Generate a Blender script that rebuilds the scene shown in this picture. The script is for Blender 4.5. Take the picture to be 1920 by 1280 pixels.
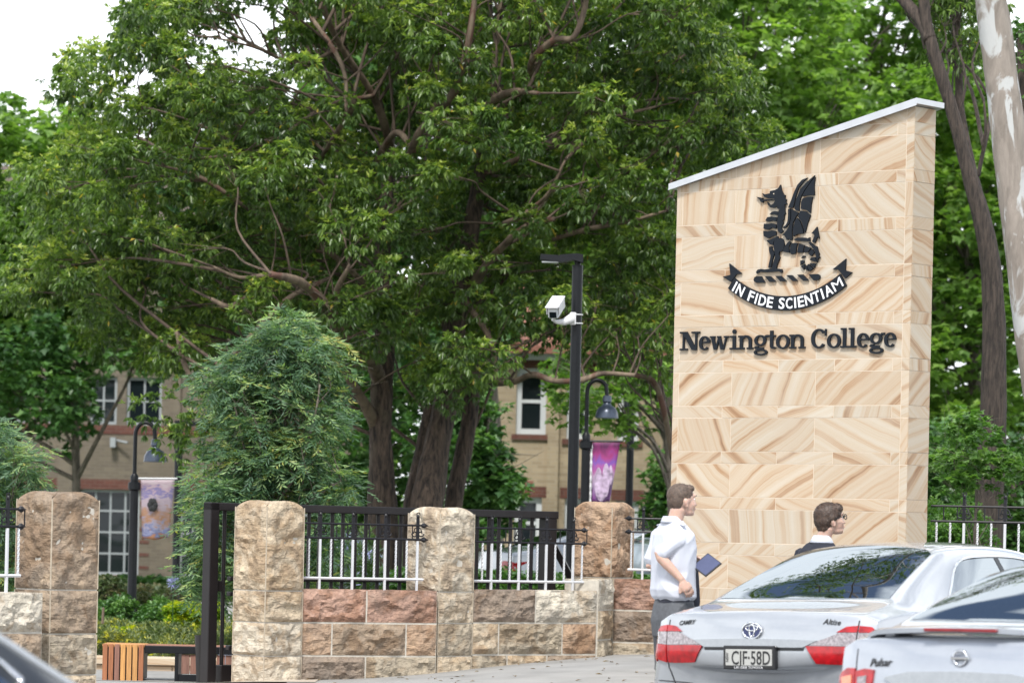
import bpy, bmesh, math, random
import numpy as np
from mathutils import Vector, Matrix, noise as mnoise
from mathutils.bvhtree import BVHTree
from mathutils.geometry import tessellate_polygon

random.seed(7); RNG = np.random.default_rng(11)
for o in list(bpy.data.objects): bpy.data.objects.remove(o)
SC = bpy.context.scene
COL = SC.collection
R = math.radians

# ------------------------------------------------------------------ camera
F = 7000.0; ROLL = 0.022; CZ = 1.55; PX, PY = 960.0, 993.0   # focal length and principal point in photo pixels
cam = bpy.data.cameras.new('camera'); camo = bpy.data.objects.new('camera', cam); COL.objects.link(camo)
cam.sensor_width = 36.0; cam.lens = F / 1920 * 36.0
cam.shift_y = (PY - 640) / 1920.0; cam.clip_end = 3000; cam.clip_start = 0.5
cr, sr = math.cos(ROLL), math.sin(ROLL)
camo.matrix_world = Matrix(((cr, -sr, 0, 0), (0, 0, -1, 0), (sr, cr, 0, CZ), (0, 0, 0, 1)))
cam.dof.use_dof = True; cam.dof.focus_distance = 31.5; cam.dof.aperture_fstop = 4.0; cam.dof.aperture_blades = 0
SC.camera = camo

# ------------------------------------------------------------------ light
SUN_EL, SUN_AZ = R(54), R(190)      # azimuth clockwise from +Y (north): sun behind and to the left of the viewer
wd = bpy.data.worlds.new("World"); SC.world = wd; wd.use_nodes = True
nt = wd.node_tree; nt.nodes.clear()
wo = nt.nodes.new('ShaderNodeOutputWorld'); bg = nt.nodes.new('ShaderNodeBackground')
sky = nt.nodes.new('ShaderNodeTexSky'); sky.sky_type = 'NISHITA'; sky.sun_disc = False
sky.sun_elevation = SUN_EL; sky.sun_rotation = SUN_AZ; sky.air_density = 1.0; sky.dust_density = 1.2; sky.ozone_density = 2.2
tc = nt.nodes.new('ShaderNodeTexCoord'); mp = nt.nodes.new('ShaderNodeMapping'); mp.inputs['Scale'].default_value = (1, 1, 2.6); mp.inputs['Location'].default_value = (11, 3, 2)
nz = nt.nodes.new('ShaderNodeTexNoise'); nz.inputs['Scale'].default_value = 3.0; nz.inputs['Detail'].default_value = 7; nz.inputs['Roughness'].default_value = 0.55
rp = nt.nodes.new('ShaderNodeValToRGB'); rp.color_ramp.elements[0].position = 0.44; rp.color_ramp.elements[1].position = 0.57
rp.color_ramp.elements[0].color = (0.03, 0.03, 0.03, 1)
mx = nt.nodes.new('ShaderNodeMix'); mx.data_type = 'RGBA'; mx.inputs['B'].default_value = (13.5, 14.0, 14.6, 1)
nt.links.new(tc.outputs['Generated'], mp.inputs['Vector']); nt.links.new(mp.outputs[0], nz.inputs['Vector'])
nt.links.new(nz.outputs['Fac'], rp.inputs['Fac'])
sz = nt.nodes.new('ShaderNodeSeparateXYZ'); nt.links.new(tc.outputs['Generated'], sz.inputs[0])
hz = nt.nodes.new('ShaderNodeMapRange'); hz.inputs['From Min'].default_value = 0.24; hz.inputs['From Max'].default_value = 0.42; hz.inputs['To Min'].default_value = 1.0; hz.inputs['To Max'].default_value = 0.0
nt.links.new(sz.outputs['Z'], hz.inputs['Value'])     # cloud closes up towards the horizon
mxm = nt.nodes.new('ShaderNodeMath'); mxm.operation = 'MAXIMUM'; nt.links.new(rp.outputs['Color'], mxm.inputs[0]); nt.links.new(hz.outputs[0], mxm.inputs[1]); nt.links.new(mxm.outputs[0], mx.inputs['Factor'])
nt.links.new(sky.outputs[0], mx.inputs['A']); nt.links.new(mx.outputs['Result'], bg.inputs['Color'])
bg.inputs['Strength'].default_value = 0.10; nt.links.new(bg.outputs[0], wo.inputs[0])
sl = bpy.data.lights.new('sun', 'SUN'); sl.energy = 3.0; sl.angle = R(10); sl.color = (1.0, 0.965, 0.91)
so = bpy.data.objects.new('sun', sl); COL.objects.link(so)
sd = Vector((math.sin(SUN_AZ) * math.cos(SUN_EL), math.cos(SUN_AZ) * math.cos(SUN_EL), math.sin(SUN_EL)))
so.rotation_euler = sd.to_track_quat('Z', 'Y').to_euler(); so.location = (0, 0, 60)
SC.view_settings.view_transform = 'Standard'; SC.view_settings.look = 'None'
SC.view_settings.exposure = 0.64; SC.view_settings.gamma = 1.0; SC.view_settings.use_curve_mapping = False
SC.render.engine = 'CYCLES'; SC.cycles.max_bounces = 7; SC.cycles.transparent_max_bounces = 8

def U(px, py, Y):
    """photo pixel at distance Y -> world point"""
    dx = (px - PX) / F; dy = -(py - PY) / F
    return Vector(((dx * cr - dy * sr) * Y, Y, CZ + (dx * sr + dy * cr) * Y))

# ------------------------------------------------------------------ materials
MATS = {}
def new_mat(name):
    m = bpy.data.materials.new(name); m.use_nodes = True; MATS[name] = m
    n = m.node_tree; b = n.nodes['Principled BSDF']
    return m, n, b
def N(n, t, **kw):
    x = n.nodes.new(t)
    for k, v in kw.items():
        if k in x.inputs: x.inputs[k].default_value = v
        else: setattr(x, k, v)
    return x
def ramp(n, stops):
    r_ = n.nodes.new('ShaderNodeValToRGB'); e = r_.color_ramp.elements
    while len(e) < len(stops): e.new(0.5)
    for i, (p, c) in enumerate(stops): e[i].position = p; e[i].color = tuple(c) + (1,) if len(c) == 3 else c
    return r_
def simple(name, col, rough=0.5, metal=0.0, var=0.12, nscale=30.0, bump=0.0, coat=0.0, spec=0.5, bscale=None):
    """paint, metal, fabric: one colour with faint mottling"""
    m, n, b = new_mat(name)
    co = N(n, 'ShaderNodeTexCoord'); t = N(n, 'ShaderNodeTexNoise', Scale=nscale, Detail=4.0)
    n.links.new(co.outputs['Object'], t.inputs['Vector'])
    lo = [c * (1 - var) for c in col]; hi = [min(1, c * (1 + var)) for c in col]
    rr = ramp(n, [(0.3, lo), (0.7, hi)]); n.links.new(t.outputs['Fac'], rr.inputs[0])
    n.links.new(rr.outputs[0], b.inputs['Base Color'])
    b.inputs['Roughness'].default_value = rough; b.inputs['Metallic'].default_value = metal
    b.inputs['Coat Weight'].default_value = coat; b.inputs['Coat Roughness'].default_value = 0.03
    b.inputs['Specular IOR Level'].default_value = spec
    if bump:
        t2 = N(n, 'ShaderNodeTexNoise', Scale=bscale or nscale * 2, Detail=5.0); n.links.new(co.outputs['Object'], t2.inputs['Vector'])
        bp = N(n, 'ShaderNodeBump', Strength=0.6, Distance=bump); n.links.new(t2.outputs['Fac'], bp.inputs['Height']); n.links.new(bp.outputs[0], b.inputs['Normal'])
    return m

def sandstone_banded():
    m, n, b = new_mat('banded_sandstone'); L = n.links.new
    co = N(n, 'ShaderNodeTexCoord'); oi = N(n, 'ShaderNodeObjectInfo')
    wn = N(n, 'ShaderNodeTexWhiteNoise', noise_dimensions='1D'); L(oi.outputs['Random'], wn.inputs['W'])
    # bedding planes: tilt of each slab in its object alpha, gently curved by its random value
    se = N(n, 'ShaderNodeSeparateXYZ'); L(co.outputs['Object'], se.inputs[0])
    xy = N(n, 'ShaderNodeMath', operation='ADD'); L(se.outputs['X'], xy.inputs[0]); L(se.outputs['Y'], xy.inputs[1])
    th = N(n, 'ShaderNodeMath', operation='MULTIPLY'); L(oi.outputs['Alpha'], th.inputs[0]); th.inputs[1].default_value = math.pi
    co_ = N(n, 'ShaderNodeMath', operation='COSINE'); L(th.outputs[0], co_.inputs[0]); si_ = N(n, 'ShaderNodeMath', operation='SINE'); L(th.outputs[0], si_.inputs[0])
    def mth(op, a, b_, c_=None):
        q = N(n, 'ShaderNodeMath', operation=op)
        for k_, v_ in enumerate((a, b_, c_)):
            if v_ is None: continue
            if hasattr(v_, 'links'): L(v_, q.inputs[k_])
            else: q.inputs[k_].default_value = v_
        return q.outputs[0]
    al = mth('MULTIPLY_ADD', se.outputs['Z'], si_.outputs[0], mth('MULTIPLY', xy.outputs[0], co_.outputs[0]))       # along the bands
    ac = mth('SUBTRACT', mth('MULTIPLY', se.outputs['Z'], co_.outputs[0]), mth('MULTIPLY', xy.outputs[0], si_.outputs[0]))   # across them
    kk = mth('MULTIPLY_ADD', oi.outputs['Random'], 0.56, -0.28)
    cur = mth('MULTIPLY_ADD', mth('MULTIPLY', al, al), kk, ac)
    wv = N(n, 'ShaderNodeVectorMath', operation='SCALE'); L(oi.outputs['Random'], wv.inputs['Scale']); wv.inputs[0].default_value = (37, 11, 53)
    add = N(n, 'ShaderNodeVectorMath', operation='ADD'); L(wv.outputs[0], add.inputs[0]); L(co.outputs['Object'], add.inputs[1])
    wob = N(n, 'ShaderNodeTexNoise', Scale=2.2, Detail=3.0); L(add.outputs[0], wob.inputs['Vector'])
    a2o = mth('MULTIPLY_ADD', oi.outputs['Random'], 31.0, mth('MULTIPLY_ADD', wob.outputs['Fac'], 0.10, cur))
    class _A: outputs = [a2o]
    a2 = _A
    n1 = N(n, 'ShaderNodeTexNoise', noise_dimensions='1D', Scale=10.0, Detail=7.0, Roughness=0.64); L(a2.outputs[0], n1.inputs['W'])
    rr = ramp(n, [(0.28, (0.23, 0.125, 0.065)), (0.37, (0.36, 0.225, 0.13)), (0.43, (0.45, 0.33, 0.22)), (0.50, (0.485, 0.40, 0.30)), (0.68, (0.52, 0.465, 0.385))])
    L(n1.outputs['Fac'], rr.inputs[0])
    bl = N(n, 'ShaderNodeTexNoise', Scale=2.2, Detail=3.0); L(add.outputs[0], bl.inputs['Vector'])
    br = ramp(n, [(0.35, (0, 0, 0)), (0.7, (1, 1, 1))]); L(bl.outputs['Fac'], br.inputs[0])
    mxx = N(n, 'ShaderNodeMix', data_type='RGBA'); L(br.outputs[0], mxx.inputs['Factor'])
    fade = N(n, 'ShaderNodeMix', data_type='RGBA'); fade.inputs['Factor'].default_value = 0.62; L(rr.outputs[0], fade.inputs['A']); fade.inputs['B'].default_value = (0.475, 0.385, 0.29, 1)
    L(rr.outputs[0], mxx.inputs['A']); L(fade.outputs['Result'], mxx.inputs['B'])
    gr = N(n, 'ShaderNodeTexNoise', Scale=120.0, Detail=3.0); L(co.outputs['Object'], gr.inputs['Vector'])
    gm = N(n, 'ShaderNodeMix', data_type='RGBA', blend_type='MULTIPLY'); gm.inputs['Factor'].default_value = 0.14
    L(mxx.outputs['Result'], gm.inputs['A']); L(gr.outputs['Fac'], gm.inputs['B'])
    tn = N(n, 'ShaderNodeMix', data_type='RGBA', blend_type='MULTIPLY'); tn.inputs['Factor'].default_value = 1.0
    L(gm.outputs['Result'], tn.inputs['A']); L(oi.outputs['Color'], tn.inputs['B'])
    L(tn.outputs['Result'], b.inputs['Base Color']); b.inputs['Roughness'].default_value = 0.75; b.inputs['Specular IOR Level'].default_value = 0.3
    bp = N(n, 'ShaderNodeBump', Strength=0.3, Distance=0.002); L(gr.outputs['Fac'], bp.inputs['Height']); L(bp.outputs[0], b.inputs['Normal'])
    return m

def rock_mat():
    """rock-faced sandstone; the object's own colour gives each block its hue"""
    m, n, b = new_mat('rock_faced_sandstone'); L = n.links.new
    co = N(n, 'ShaderNodeTexCoord'); oi = N(n, 'ShaderNodeObjectInfo')
    sc = N(n, 'ShaderNodeVectorMath', operation='SCALE'); L(oi.outputs['Random'], sc.inputs['Scale']); sc.inputs[0].default_value = (17, 31, 23)
    ad = N(n, 'ShaderNodeVectorMath', operation='ADD'); L(sc.outputs[0], ad.inputs[0]); L(co.outputs['Object'], ad.inputs[1])
    t1 = N(n, 'ShaderNodeTexNoise', Scale=3.0, Detail=6.0, Roughness=0.62, Distortion=0.9); L(ad.outputs[0], t1.inputs['Vector'])
    r1 = ramp(n, [(0.32, (0.52, 0.45, 0.40)), (0.44, (0.82, 0.73, 0.64)), (0.53, (1.0, 1.0, 1.0)), (0.70, (1.28, 1.26, 1.20))]); L(t1.outputs['Fac'], r1.inputs[0])
    m1 = N(n, 'ShaderNodeMix', data_type='RGBA', blend_type='MULTIPLY'); m1.inputs['Factor'].default_value = 0.9
    L(oi.outputs['Color'], m1.inputs['A']); L(r1.outputs[0], m1.inputs['B'])
    t2 = N(n, 'ShaderNodeTexNoise', Scale=38.0, Detail=5.0, Roughness=0.65); L(ad.outputs[0], t2.inputs['Vector'])
    r2 = ramp(n, [(0.3, (0.72, 0.70, 0.68)), (0.7, (1.18, 1.16, 1.12))]); L(t2.outputs['Fac'], r2.inputs[0])
    m2 = N(n, 'ShaderNodeMix', data_type='RGBA', blend_type='MULTIPLY'); m2.inputs['Factor'].default_value = 0.8
    L(m1.outputs['Result'], m2.inputs['A']); L(r2.outputs[0], m2.inputs['B'])
    # grey lichen stains
    t3 = N(n, 'ShaderNodeTexNoise', Scale=2.6, Detail=5.0, Roughness=0.7); L(ad.outputs[0], t3.inputs['Vector'])
    r3 = ramp(n, [(0.50, (0, 0, 0)), (0.78, (0.7, 0.7, 0.7))]); L(t3.outputs['Fac'], r3.inputs[0])
    m3 = N(n, 'ShaderNodeMix', data_type='RGBA'); L(r3.outputs[0], m3.inputs['Factor']); L(m2.outputs['Result'], m3.inputs['A']); m3.inputs['B'].default_value = (0.17, 0.15, 0.13, 1)
    L(m3.outputs['Result'], b.inputs['Base Color']); b.inputs['Roughness'].default_value = 0.88; b.inputs['Specular IOR Level'].default_value = 0.25
    dn = N(n, 'ShaderNodeTexNoise', Scale=7.0, Detail=4.0); L(ad.outputs[0], dn.inputs['Vector']); ds_ = N(n, 'ShaderNodeVectorMath', operation='SCALE'); L(dn.outputs['Color'], ds_.inputs[0]); ds_.inputs['Scale'].default_value = 0.22
    dv = N(n, 'ShaderNodeVectorMath', operation='ADD'); L(ds_.outputs[0], dv.inputs[0]); L(ad.outputs[0], dv.inputs[1])
    v = N(n, 'ShaderNodeTexVoronoi', Scale=9.0, feature='F1'); L(dv.outputs[0], v.inputs['Vector'])
    mpg = N(n, 'ShaderNodeMapping'); mpg.inputs['Rotation'].default_value = (0.4, 0.8, 0.3); mpg.inputs['Scale'].default_value = (9, 9, 30); L(ad.outputs[0], mpg.inputs['Vector'])
    t4 = N(n, 'ShaderNodeTexNoise', Scale=1.0, Detail=4.0, Distortion=0.8); L(mpg.outputs[0], t4.inputs['Vector'])
    ma = N(n, 'ShaderNodeMath', operation='MULTIPLY_ADD'); L(v.outputs['Distance'], ma.inputs[0]); ma.inputs[1].default_value = 1.9; L(t4.outputs['Fac'], ma.inputs[2])
    mb = N(n, 'ShaderNodeMath', operation='MULTIPLY_ADD'); L(t2.outputs['Fac'], mb.inputs[0]); mb.inputs[1].default_value = 0.35; L(ma.outputs[0], mb.inputs[2])
    bp = N(n, 'ShaderNodeBump', Strength=0.8, Distance=0.022); L(mb.outputs[0], bp.inputs['Height']); L(bp.outputs[0], b.inputs['Normal'])
    return m

def bark(name, c1, c2, scale=(9, 9, 1.6), dist=0.03, patches=None):
    m, n, b = new_mat(name); L = n.links.new
    co = N(n, 'ShaderNodeTexCoord'); mpg = N(n, 'ShaderNodeMapping'); mpg.inputs['Scale'].default_value = scale; L(co.outputs['Object'], mpg.inputs['Vector'])
    t = N(n, 'ShaderNodeTexNoise', Scale=2.2, Detail=6.0, Roughness=0.65, Distortion=0.5); L(mpg.outputs[0], t.inputs['Vector'])
    rr = ramp(n, [(0.35, c1), (0.68, c2)]); L(t.outputs['Fac'], rr.inputs[0]); out = rr.outputs[0]
    if patches:
        t2 = N(n, 'ShaderNodeTexNoise', Scale=patches[1], Detail=5.0, Roughness=0.55, Distortion=0.7); m2 = N(n, 'ShaderNodeMapping'); m2.inputs['Scale'].default_value = (1.3, 1.3, 0.55)
        L(co.outputs['Object'], m2.inputs['Vector']); L(m2.outputs[0], t2.inputs['Vector'])
        r2 = ramp(n, [(patches[2], (0, 0, 0)), (patches[2] + 0.045, (1, 1, 1))]); L(t2.outputs['Fac'], r2.inputs[0])
        x = N(n, 'ShaderNodeMix', data_type='RGBA'); L(r2.outputs[0], x.inputs['Factor']); L(out, x.inputs['A']); x.inputs['B'].default_value = patches[0] + (1,)
        out = x.outputs['Result']
    L(out, b.inputs['Base Color']); b.inputs['Roughness'].default_value = 0.85
    bp = N(n, 'ShaderNodeBump', Strength=0.8, Distance=dist); L(t.outputs['Fac'], bp.inputs['Height']); L(bp.outputs[0], b.inputs['Normal'])
    return m

def leafmat(name, stops, rough=0.42, trans=0.42):
    m, n, b = new_mat(name); L = n.links.new
    at = N(n, 'ShaderNodeAttribute', attribute_name='tint'); rr = ramp(n, stops); L(at.outputs['Fac'], rr.inputs[0])
    L(rr.outputs[0], b.inputs['Base Color']); b.inputs['Roughness'].default_value = rough; b.inputs['Specular IOR Level'].default_value = 0.55
    tr = N(n, 'ShaderNodeBsdfTranslucent'); hs = N(n, 'ShaderNodeMix', data_type='RGBA', blend_type='MULTIPLY'); hs.inputs['Factor'].default_value = 1.0
    L(rr.outputs[0], hs.inputs['A']); hs.inputs['B'].default_value = (1.5, 1.7, 0.7, 1); L(hs.outputs['Result'], tr.inputs['Color'])
    mxs = N(n, 'ShaderNodeMixShader', Fac=trans); L(b.outputs[0], mxs.inputs[1]); L(tr.outputs[0], mxs.inputs[2])
    L(mxs.outputs[0], n.nodes['Material Output'].inputs['Surface'])
    return m

def brick_mat(name, c1, c2, mortar, sx=0.25, sz=0.086):
    m, n, b = new_mat(name); L = n.links.new
    co = N(n, 'ShaderNodeTexCoord'); se = N(n, 'ShaderNodeSeparateXYZ'); L(co.outputs['Object'], se.inputs[0])
    ad = N(n, 'ShaderNodeMath', operation='ADD'); L(se.outputs['X'], ad.inputs[0]); L(se.outputs['Y'], ad.inputs[1])
    cb = N(n, 'ShaderNodeCombineXYZ'); L(ad.outputs[0], cb.inputs['X']); L(se.outputs['Z'], cb.inputs['Y'])
    bt = N(n, 'ShaderNodeTexBrick', Scale=1.0); bt.inputs['Brick Width'].default_value = sx; bt.inputs['Row Height'].default_value = sz; bt.inputs['Mortar Size'].default_value = 0.006
    bt.inputs['Color1'].default_value = c1 + (1,); bt.inputs['Color2'].default_value = c2 + (1,); bt.inputs['Mortar'].default_value = mortar + (1,); L(cb.outputs[0], bt.inputs['Vector'])
    t = N(n, 'ShaderNodeTexNoise', Scale=0.8, Detail=4.0); L(co.outputs['Object'], t.inputs['Vector']); r2 = ramp(n, [(0.3, (0.8, 0.8, 0.8)), (0.7, (1.1, 1.1, 1.1))]); L(t.outputs['Fac'], r2.inputs[0])
    x = N(n, 'ShaderNodeMix', data_type='RGBA', blend_type='MULTIPLY'); x.inputs['Factor'].default_value = 1.0; L(bt.outputs['Color'], x.inputs['A']); L(r2.outputs[0], x.inputs['B'])
    L(x.outputs['Result'], b.inputs['Base Color']); b.inputs['Roughness'].default_value = 0.9
    bp = N(n, 'ShaderNodeBump', Strength=0.5, Distance=0.004, invert=True); L(bt.outputs['Fac'], bp.inputs['Height']); L(bp.outputs[0], b.inputs['Normal'])
    return m

M_STONE = sandstone_banded(); M_ROCK = rock_mat()
M_MORT = simple('mortar', (0.44, 0.41, 0.355), 0.9, var=0.15, nscale=20, bump=0.004)
M_JOINT = simple('pale_joint', (0.56, 0.475, 0.375), 0.9, var=0.08)
M_STEELCAP = simple('zinc_cap', (0.50, 0.51, 0.53), 0.38, 0.7, var=0.06, nscale=5)
M_BLACK = simple('black_powdercoat', (0.006, 0.007, 0.009), 0.42, var=0.2, spec=0.25)
M_SIGNBLK = simple('sign_black', (0.006, 0.009, 0.014), 0.5, var=0.1, spec=0.22)
M_WHITE = simple('white_paint', (0.58, 0.58, 0.59), 0.45, var=0.04)
M_LETTER = simple('white_letter', (0.72, 0.72, 0.73), 0.5, var=0.02)
M_IRONW = simple('white_iron', (0.50, 0.51, 0.53), 0.4, var=0.06, nscale=15)
M_IRONB = simple('black_iron', (0.008, 0.008, 0.011), 0.45, var=0.3, nscale=40, spec=0.3)
M_GATE = simple('gate_steel', (0.011, 0.009, 0.010), 0.4, var=0.15, nscale=6, spec=0.3)
M_SILVER = simple('silver_paint', (0.36, 0.38, 0.405), 0.27, 0.35, var=0.02, coat=1.0)
M_SILVER2 = simple('silver_paint_bluish', (0.34, 0.365, 0.405), 0.27, 0.35, var=0.02, coat=1.0)
M_BLUEPAINT = simple('pale_blue_paint', (0.50, 0.58, 0.64), 0.3, 0.5, var=0.02, coat=1.0)
M_GREYPAINT = simple('near_black_paint', (0.012, 0.014, 0.016), 0.3, 0.0, var=0.02, coat=1.0)
M_CHROME_DARKENED = simple('chrome_darkened', (0.30, 0.31, 0.32), 0.1, 1.0, var=0.05)  # chrome with a dark road reflection put into its colour
M_CHROME = simple('chrome', (0.72, 0.73, 0.75), 0.08, 1.0, var=0.02)
M_TRIM = simple('black_trim', (0.015, 0.015, 0.016), 0.35, var=0.1)
M_TYRE = simple('tyre_rubber', (0.02, 0.02, 0.02), 0.8)
M_RED = simple('red_lens', (0.34, 0.002, 0.006), 0.2, var=0.35, nscale=22, coat=0.35)
M_RED2 = simple('dark_red_lens', (0.20, 0.01, 0.015), 0.15, var=0.2, nscale=14, coat=1.0)
M_CLEAR = simple('clear_lens', (0.24, 0.21, 0.22), 0.12, 0.2, var=0.45, nscale=60, coat=1.0)
M_ORANGE = simple('orange_lens', (0.7, 0.22, 0.10), 0.2, var=0.2, coat=1.0)
M_PLATE = simple('plate_white', (0.40, 0.40, 0.38), 0.4, var=0.03)
M_PLATEY = simple('plate_yellow', (0.50, 0.42, 0.20), 0.4, var=0.03)
M_SEAT = simple('beige_seat', (0.50, 0.44, 0.34), 0.8)
M_SKIN = simple('skin', (0.50, 0.325, 0.255), 0.5, var=0.10, nscale=12)
M_STR1 = leafmat('light_brown_strands', [(0.0, (0.035, 0.022, 0.016)), (0.5, (0.095, 0.064, 0.045)), (1.0, (0.19, 0.135, 0.095))], 0.4, 0.15)
M_STR2 = leafmat('brown_strands', [(0.0, (0.014, 0.008, 0.006)), (0.5, (0.045, 0.026, 0.017)), (1.0, (0.12, 0.072, 0.045))], 0.35, 0.15)
M_SKIN.node_tree.nodes['Principled BSDF'].inputs['Subsurface Weight'].default_value = 0.2; M_SKIN.node_tree.nodes['Principled BSDF'].inputs['Subsurface Scale'].default_value = 0.01
M_HAIR1 = simple('light_brown_hair', (0.085, 0.057, 0.042), 0.6, var=0.45, nscale=60, bump=0.006, bscale=120)
M_HAIR2 = simple('brown_hair', (0.05, 0.028, 0.018), 0.5, var=0.5, nscale=50, bump=0.006, bscale=120)
M_SHIRT = simple('white_shirt', (0.50, 0.52, 0.58), 0.8, var=0.03, nscale=6)
M_TROU = simple('grey_shorts', (0.085, 0.09, 0.10), 0.85, var=0.15, nscale=40)
M_SOCK = simple('grey_sock', (0.15, 0.15, 0.16), 0.9)
M_JUMPER = simple('black_jumper', (0.010, 0.012, 0.022), 0.85, var=0.2, nscale=80)
M_TIE = simple('dark_tie', (0.015, 0.017, 0.03), 0.6)
M_SCREEN = simple('tablet_screen', (0.075, 0.085, 0.15), 0.12, var=0.05)  # blue of the reflected sky put into the base colour
M_WFRAME = simple('window_frame_white', (0.46, 0.48, 0.49), 0.5, var=0.05)
M_BRICKR = brick_mat('red_brick', (0.085, 0.028, 0.02), (0.12, 0.044, 0.03), (0.12, 0.085, 0.07))
M_BRICKY = brick_mat('yellow_brick', (0.33, 0.265, 0.175), (0.25, 0.195, 0.125), (0.30, 0.26, 0.20))
M_BRICKT = brick_mat('tan_brick', (0.15, 0.125, 0.09), (0.115, 0.095, 0.07), (0.15, 0.13, 0.11))  # tan lowered so the colour includes the shade of the trees
M_SLATE = simple('dark_roof', (0.10, 0.075, 0.06), 0.8, var=0.2, nscale=4)
M_WFRAME2 = simple('window_frame_shaded', (0.26, 0.28, 0.29), 0.5, var=0.05)  # white frames greyed to carry the tree shade on the left building
M_ROOF = simple('terracotta', (0.20, 0.085, 0.06), 0.8, var=0.2, nscale=6)
M_SOIL = simple('mulch', (0.06, 0.045, 0.03), 0.95, var=0.5, nscale=30, bump=0.03)
M_LAMP = simple('lamp_blue_grey', (0.045, 0.058, 0.085), 0.3, 0.3, var=0.1)
M_GREYPLASTIC = simple('pale_grey_casting', (0.52, 0.54, 0.56), 0.45, var=0.04)
M_WOOD = {}
for k, c in enumerate([(0.30, 0.12, 0.055), (0.42, 0.20, 0.075), (0.22, 0.11, 0.08), (0.52, 0.27, 0.09), (0.46, 0.24, 0.085), (0.19, 0.10, 0.075)]):
    M_WOOD[k] = bark('hardwood_%s' % 'abcdef'[k], tuple(x * 0.75 for x in c), tuple(x * 1.2 for x in c), (30, 30, 2.0), 0.001)
def glassmat():
    m, n, b = new_mat('car_glass'); L = n.links.new
    tr = N(n, 'ShaderNodeBsdfTransparent'); tr.inputs['Color'].default_value = (0.30, 0.36, 0.38, 1)
    gl = N(n, 'ShaderNodeBsdfGlossy'); gl.inputs['Roughness'].default_value = 0.01; gl.inputs['Color'].default_value = (0.88, 0.95, 1, 1)
    fr = N(n, 'ShaderNodeFresnel', IOR=4.6); x = N(n, 'ShaderNodeMixShader'); L(fr.outputs[0], x.inputs[0]); L(tr.outputs[0], x.inputs[1]); L(gl.outputs[0], x.inputs[2])
    L(x.outputs[0], n.nodes['Material Output'].inputs['Surface']); return m
M_GLASS = glassmat()
def paneglass():
    m, n, b = new_mat('window_glass'); b.inputs['Base Color'].default_value = (0.008, 0.012, 0.014, 1); b.inputs['Roughness'].default_value = 0.03; b.inputs['IOR'].default_value = 1.38
    t = N(n, 'ShaderNodeTexNoise', Scale=0.8, Detail=2.0); co = N(n, 'ShaderNodeTexCoord'); n.links.new(co.outputs['Object'], t.inputs['Vector'])
    bp = N(n, 'ShaderNodeBump', Strength=0.3, Distance=0.02); n.links.new(t.outputs['Fac'], bp.inputs['Height']); n.links.new(bp.outputs[0], b.inputs['Normal']); return m
M_PANE = paneglass()
M_BARK_MAIN = bark('reddish_brown_bark', (0.010, 0.007, 0.006), (0.135, 0.093, 0.068), (10, 10, 2.0), 0.10, patches=((0.105, 0.08, 0.055), 1.2, 0.60))
M_BARK_TWIG = bark('dark_twig_bark', (0.045, 0.030, 0.022), (0.12, 0.085, 0.06), (5, 5, 2), 0.005)
M_BARK_LIMB = bark('smooth_pale_limb_bark', (0.065, 0.043, 0.032), (0.22, 0.165, 0.115), (3, 3, 0.8), 0.01, patches=((0.11, 0.055, 0.04), 2.4, 0.57))
M_BARK_DARK = bark('dark_furrowed_bark', (0.018, 0.014, 0.012), (0.095, 0.070, 0.056), (16, 16, 2.2), 0.03)
M_BARK_GUM = bark('mottled_gum_bark', (0.175, 0.150, 0.128), (0.30, 0.26, 0.225), (4, 4, 1.2), 0.012, patches=((0.42, 0.425, 0.42), 2.9, 0.535))
M_BARK_GREY = bark('grey_bark', (0.06, 0.05, 0.04), (0.18, 0.15, 0.12), (8, 8, 2), 0.02)
M_LEAF_MAIN = leafmat('main_tree_leaf', [(0.0, (0.045, 0.085, 0.026)), (0.45, (0.105, 0.175, 0.042)), (0.75, (0.20, 0.28, 0.06)), (0.92, (0.36, 0.44, 0.11)), (1.0, (0.46, 0.34, 0.06))], 0.34)
M_LEAF_YOUNG = leafmat('young_tree_leaf', [(0.0, (0.040, 0.085, 0.055)), (0.5, (0.115, 0.205, 0.115)), (0.8, (0.30, 0.42, 0.18)), (1.0, (0.36, 0.34, 0.10))], 0.45)
M_LEAF_LIME = leafmat('plane_tree_leaf', [(0.0, (0.07, 0.14, 0.03)), (0.5, (0.15, 0.26, 0.055)), (1.0, (0.29, 0.42, 0.10))], 0.5, 0.45)
M_LEAF_DEEP = leafmat('deep_green_leaf', [(0.0, (0.032, 0.085, 0.025)), (0.5, (0.068, 0.16, 0.042)), (1.0, (0.15, 0.26, 0.07))], 0.45, 0.3)
M_LEAF_MAPLE = leafmat('maple_leaf', [(0.0, (0.04, 0.11, 0.025)), (0.5, (0.085, 0.18, 0.04)), (1.0, (0.20, 0.32, 0.10))], 0.45, 0.4)
M_LEAF_GOLD = leafmat('golden_hedge_leaf', [(0.0, (0.07, 0.15, 0.012)), (0.5, (0.20, 0.32, 0.02)), (1.0, (0.55, 0.52, 0.02))], 0.5, 0.4)
M_LEAF_GREY = leafmat('grey_shrub_leaf', [(0.0, (0.05, 0.08, 0.04)), (0.5, (0.10, 0.14, 0.07)), (1.0, (0.22, 0.17, 0.10))], 0.6, 0.3)
M_FLOWER_Y = leafmat('yellow_flower_leaf', [(0.0, (0.07, 0.11, 0.04)), (0.55, (0.16, 0.20, 0.09)), (0.80, (0.27, 0.29, 0.10)), (0.95, (0.58, 0.52, 0.04))], 0.6, 0.3)
M_FLOWER_B = leafmat('blue_flower_leaf', [(0.0, (0.05, 0.10, 0.03)), (0.6, (0.10, 0.17, 0.05)), (0.8, (0.30, 0.30, 0.60)), (1.0, (0.40, 0.42, 0.75))], 0.6, 0.3)

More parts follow.
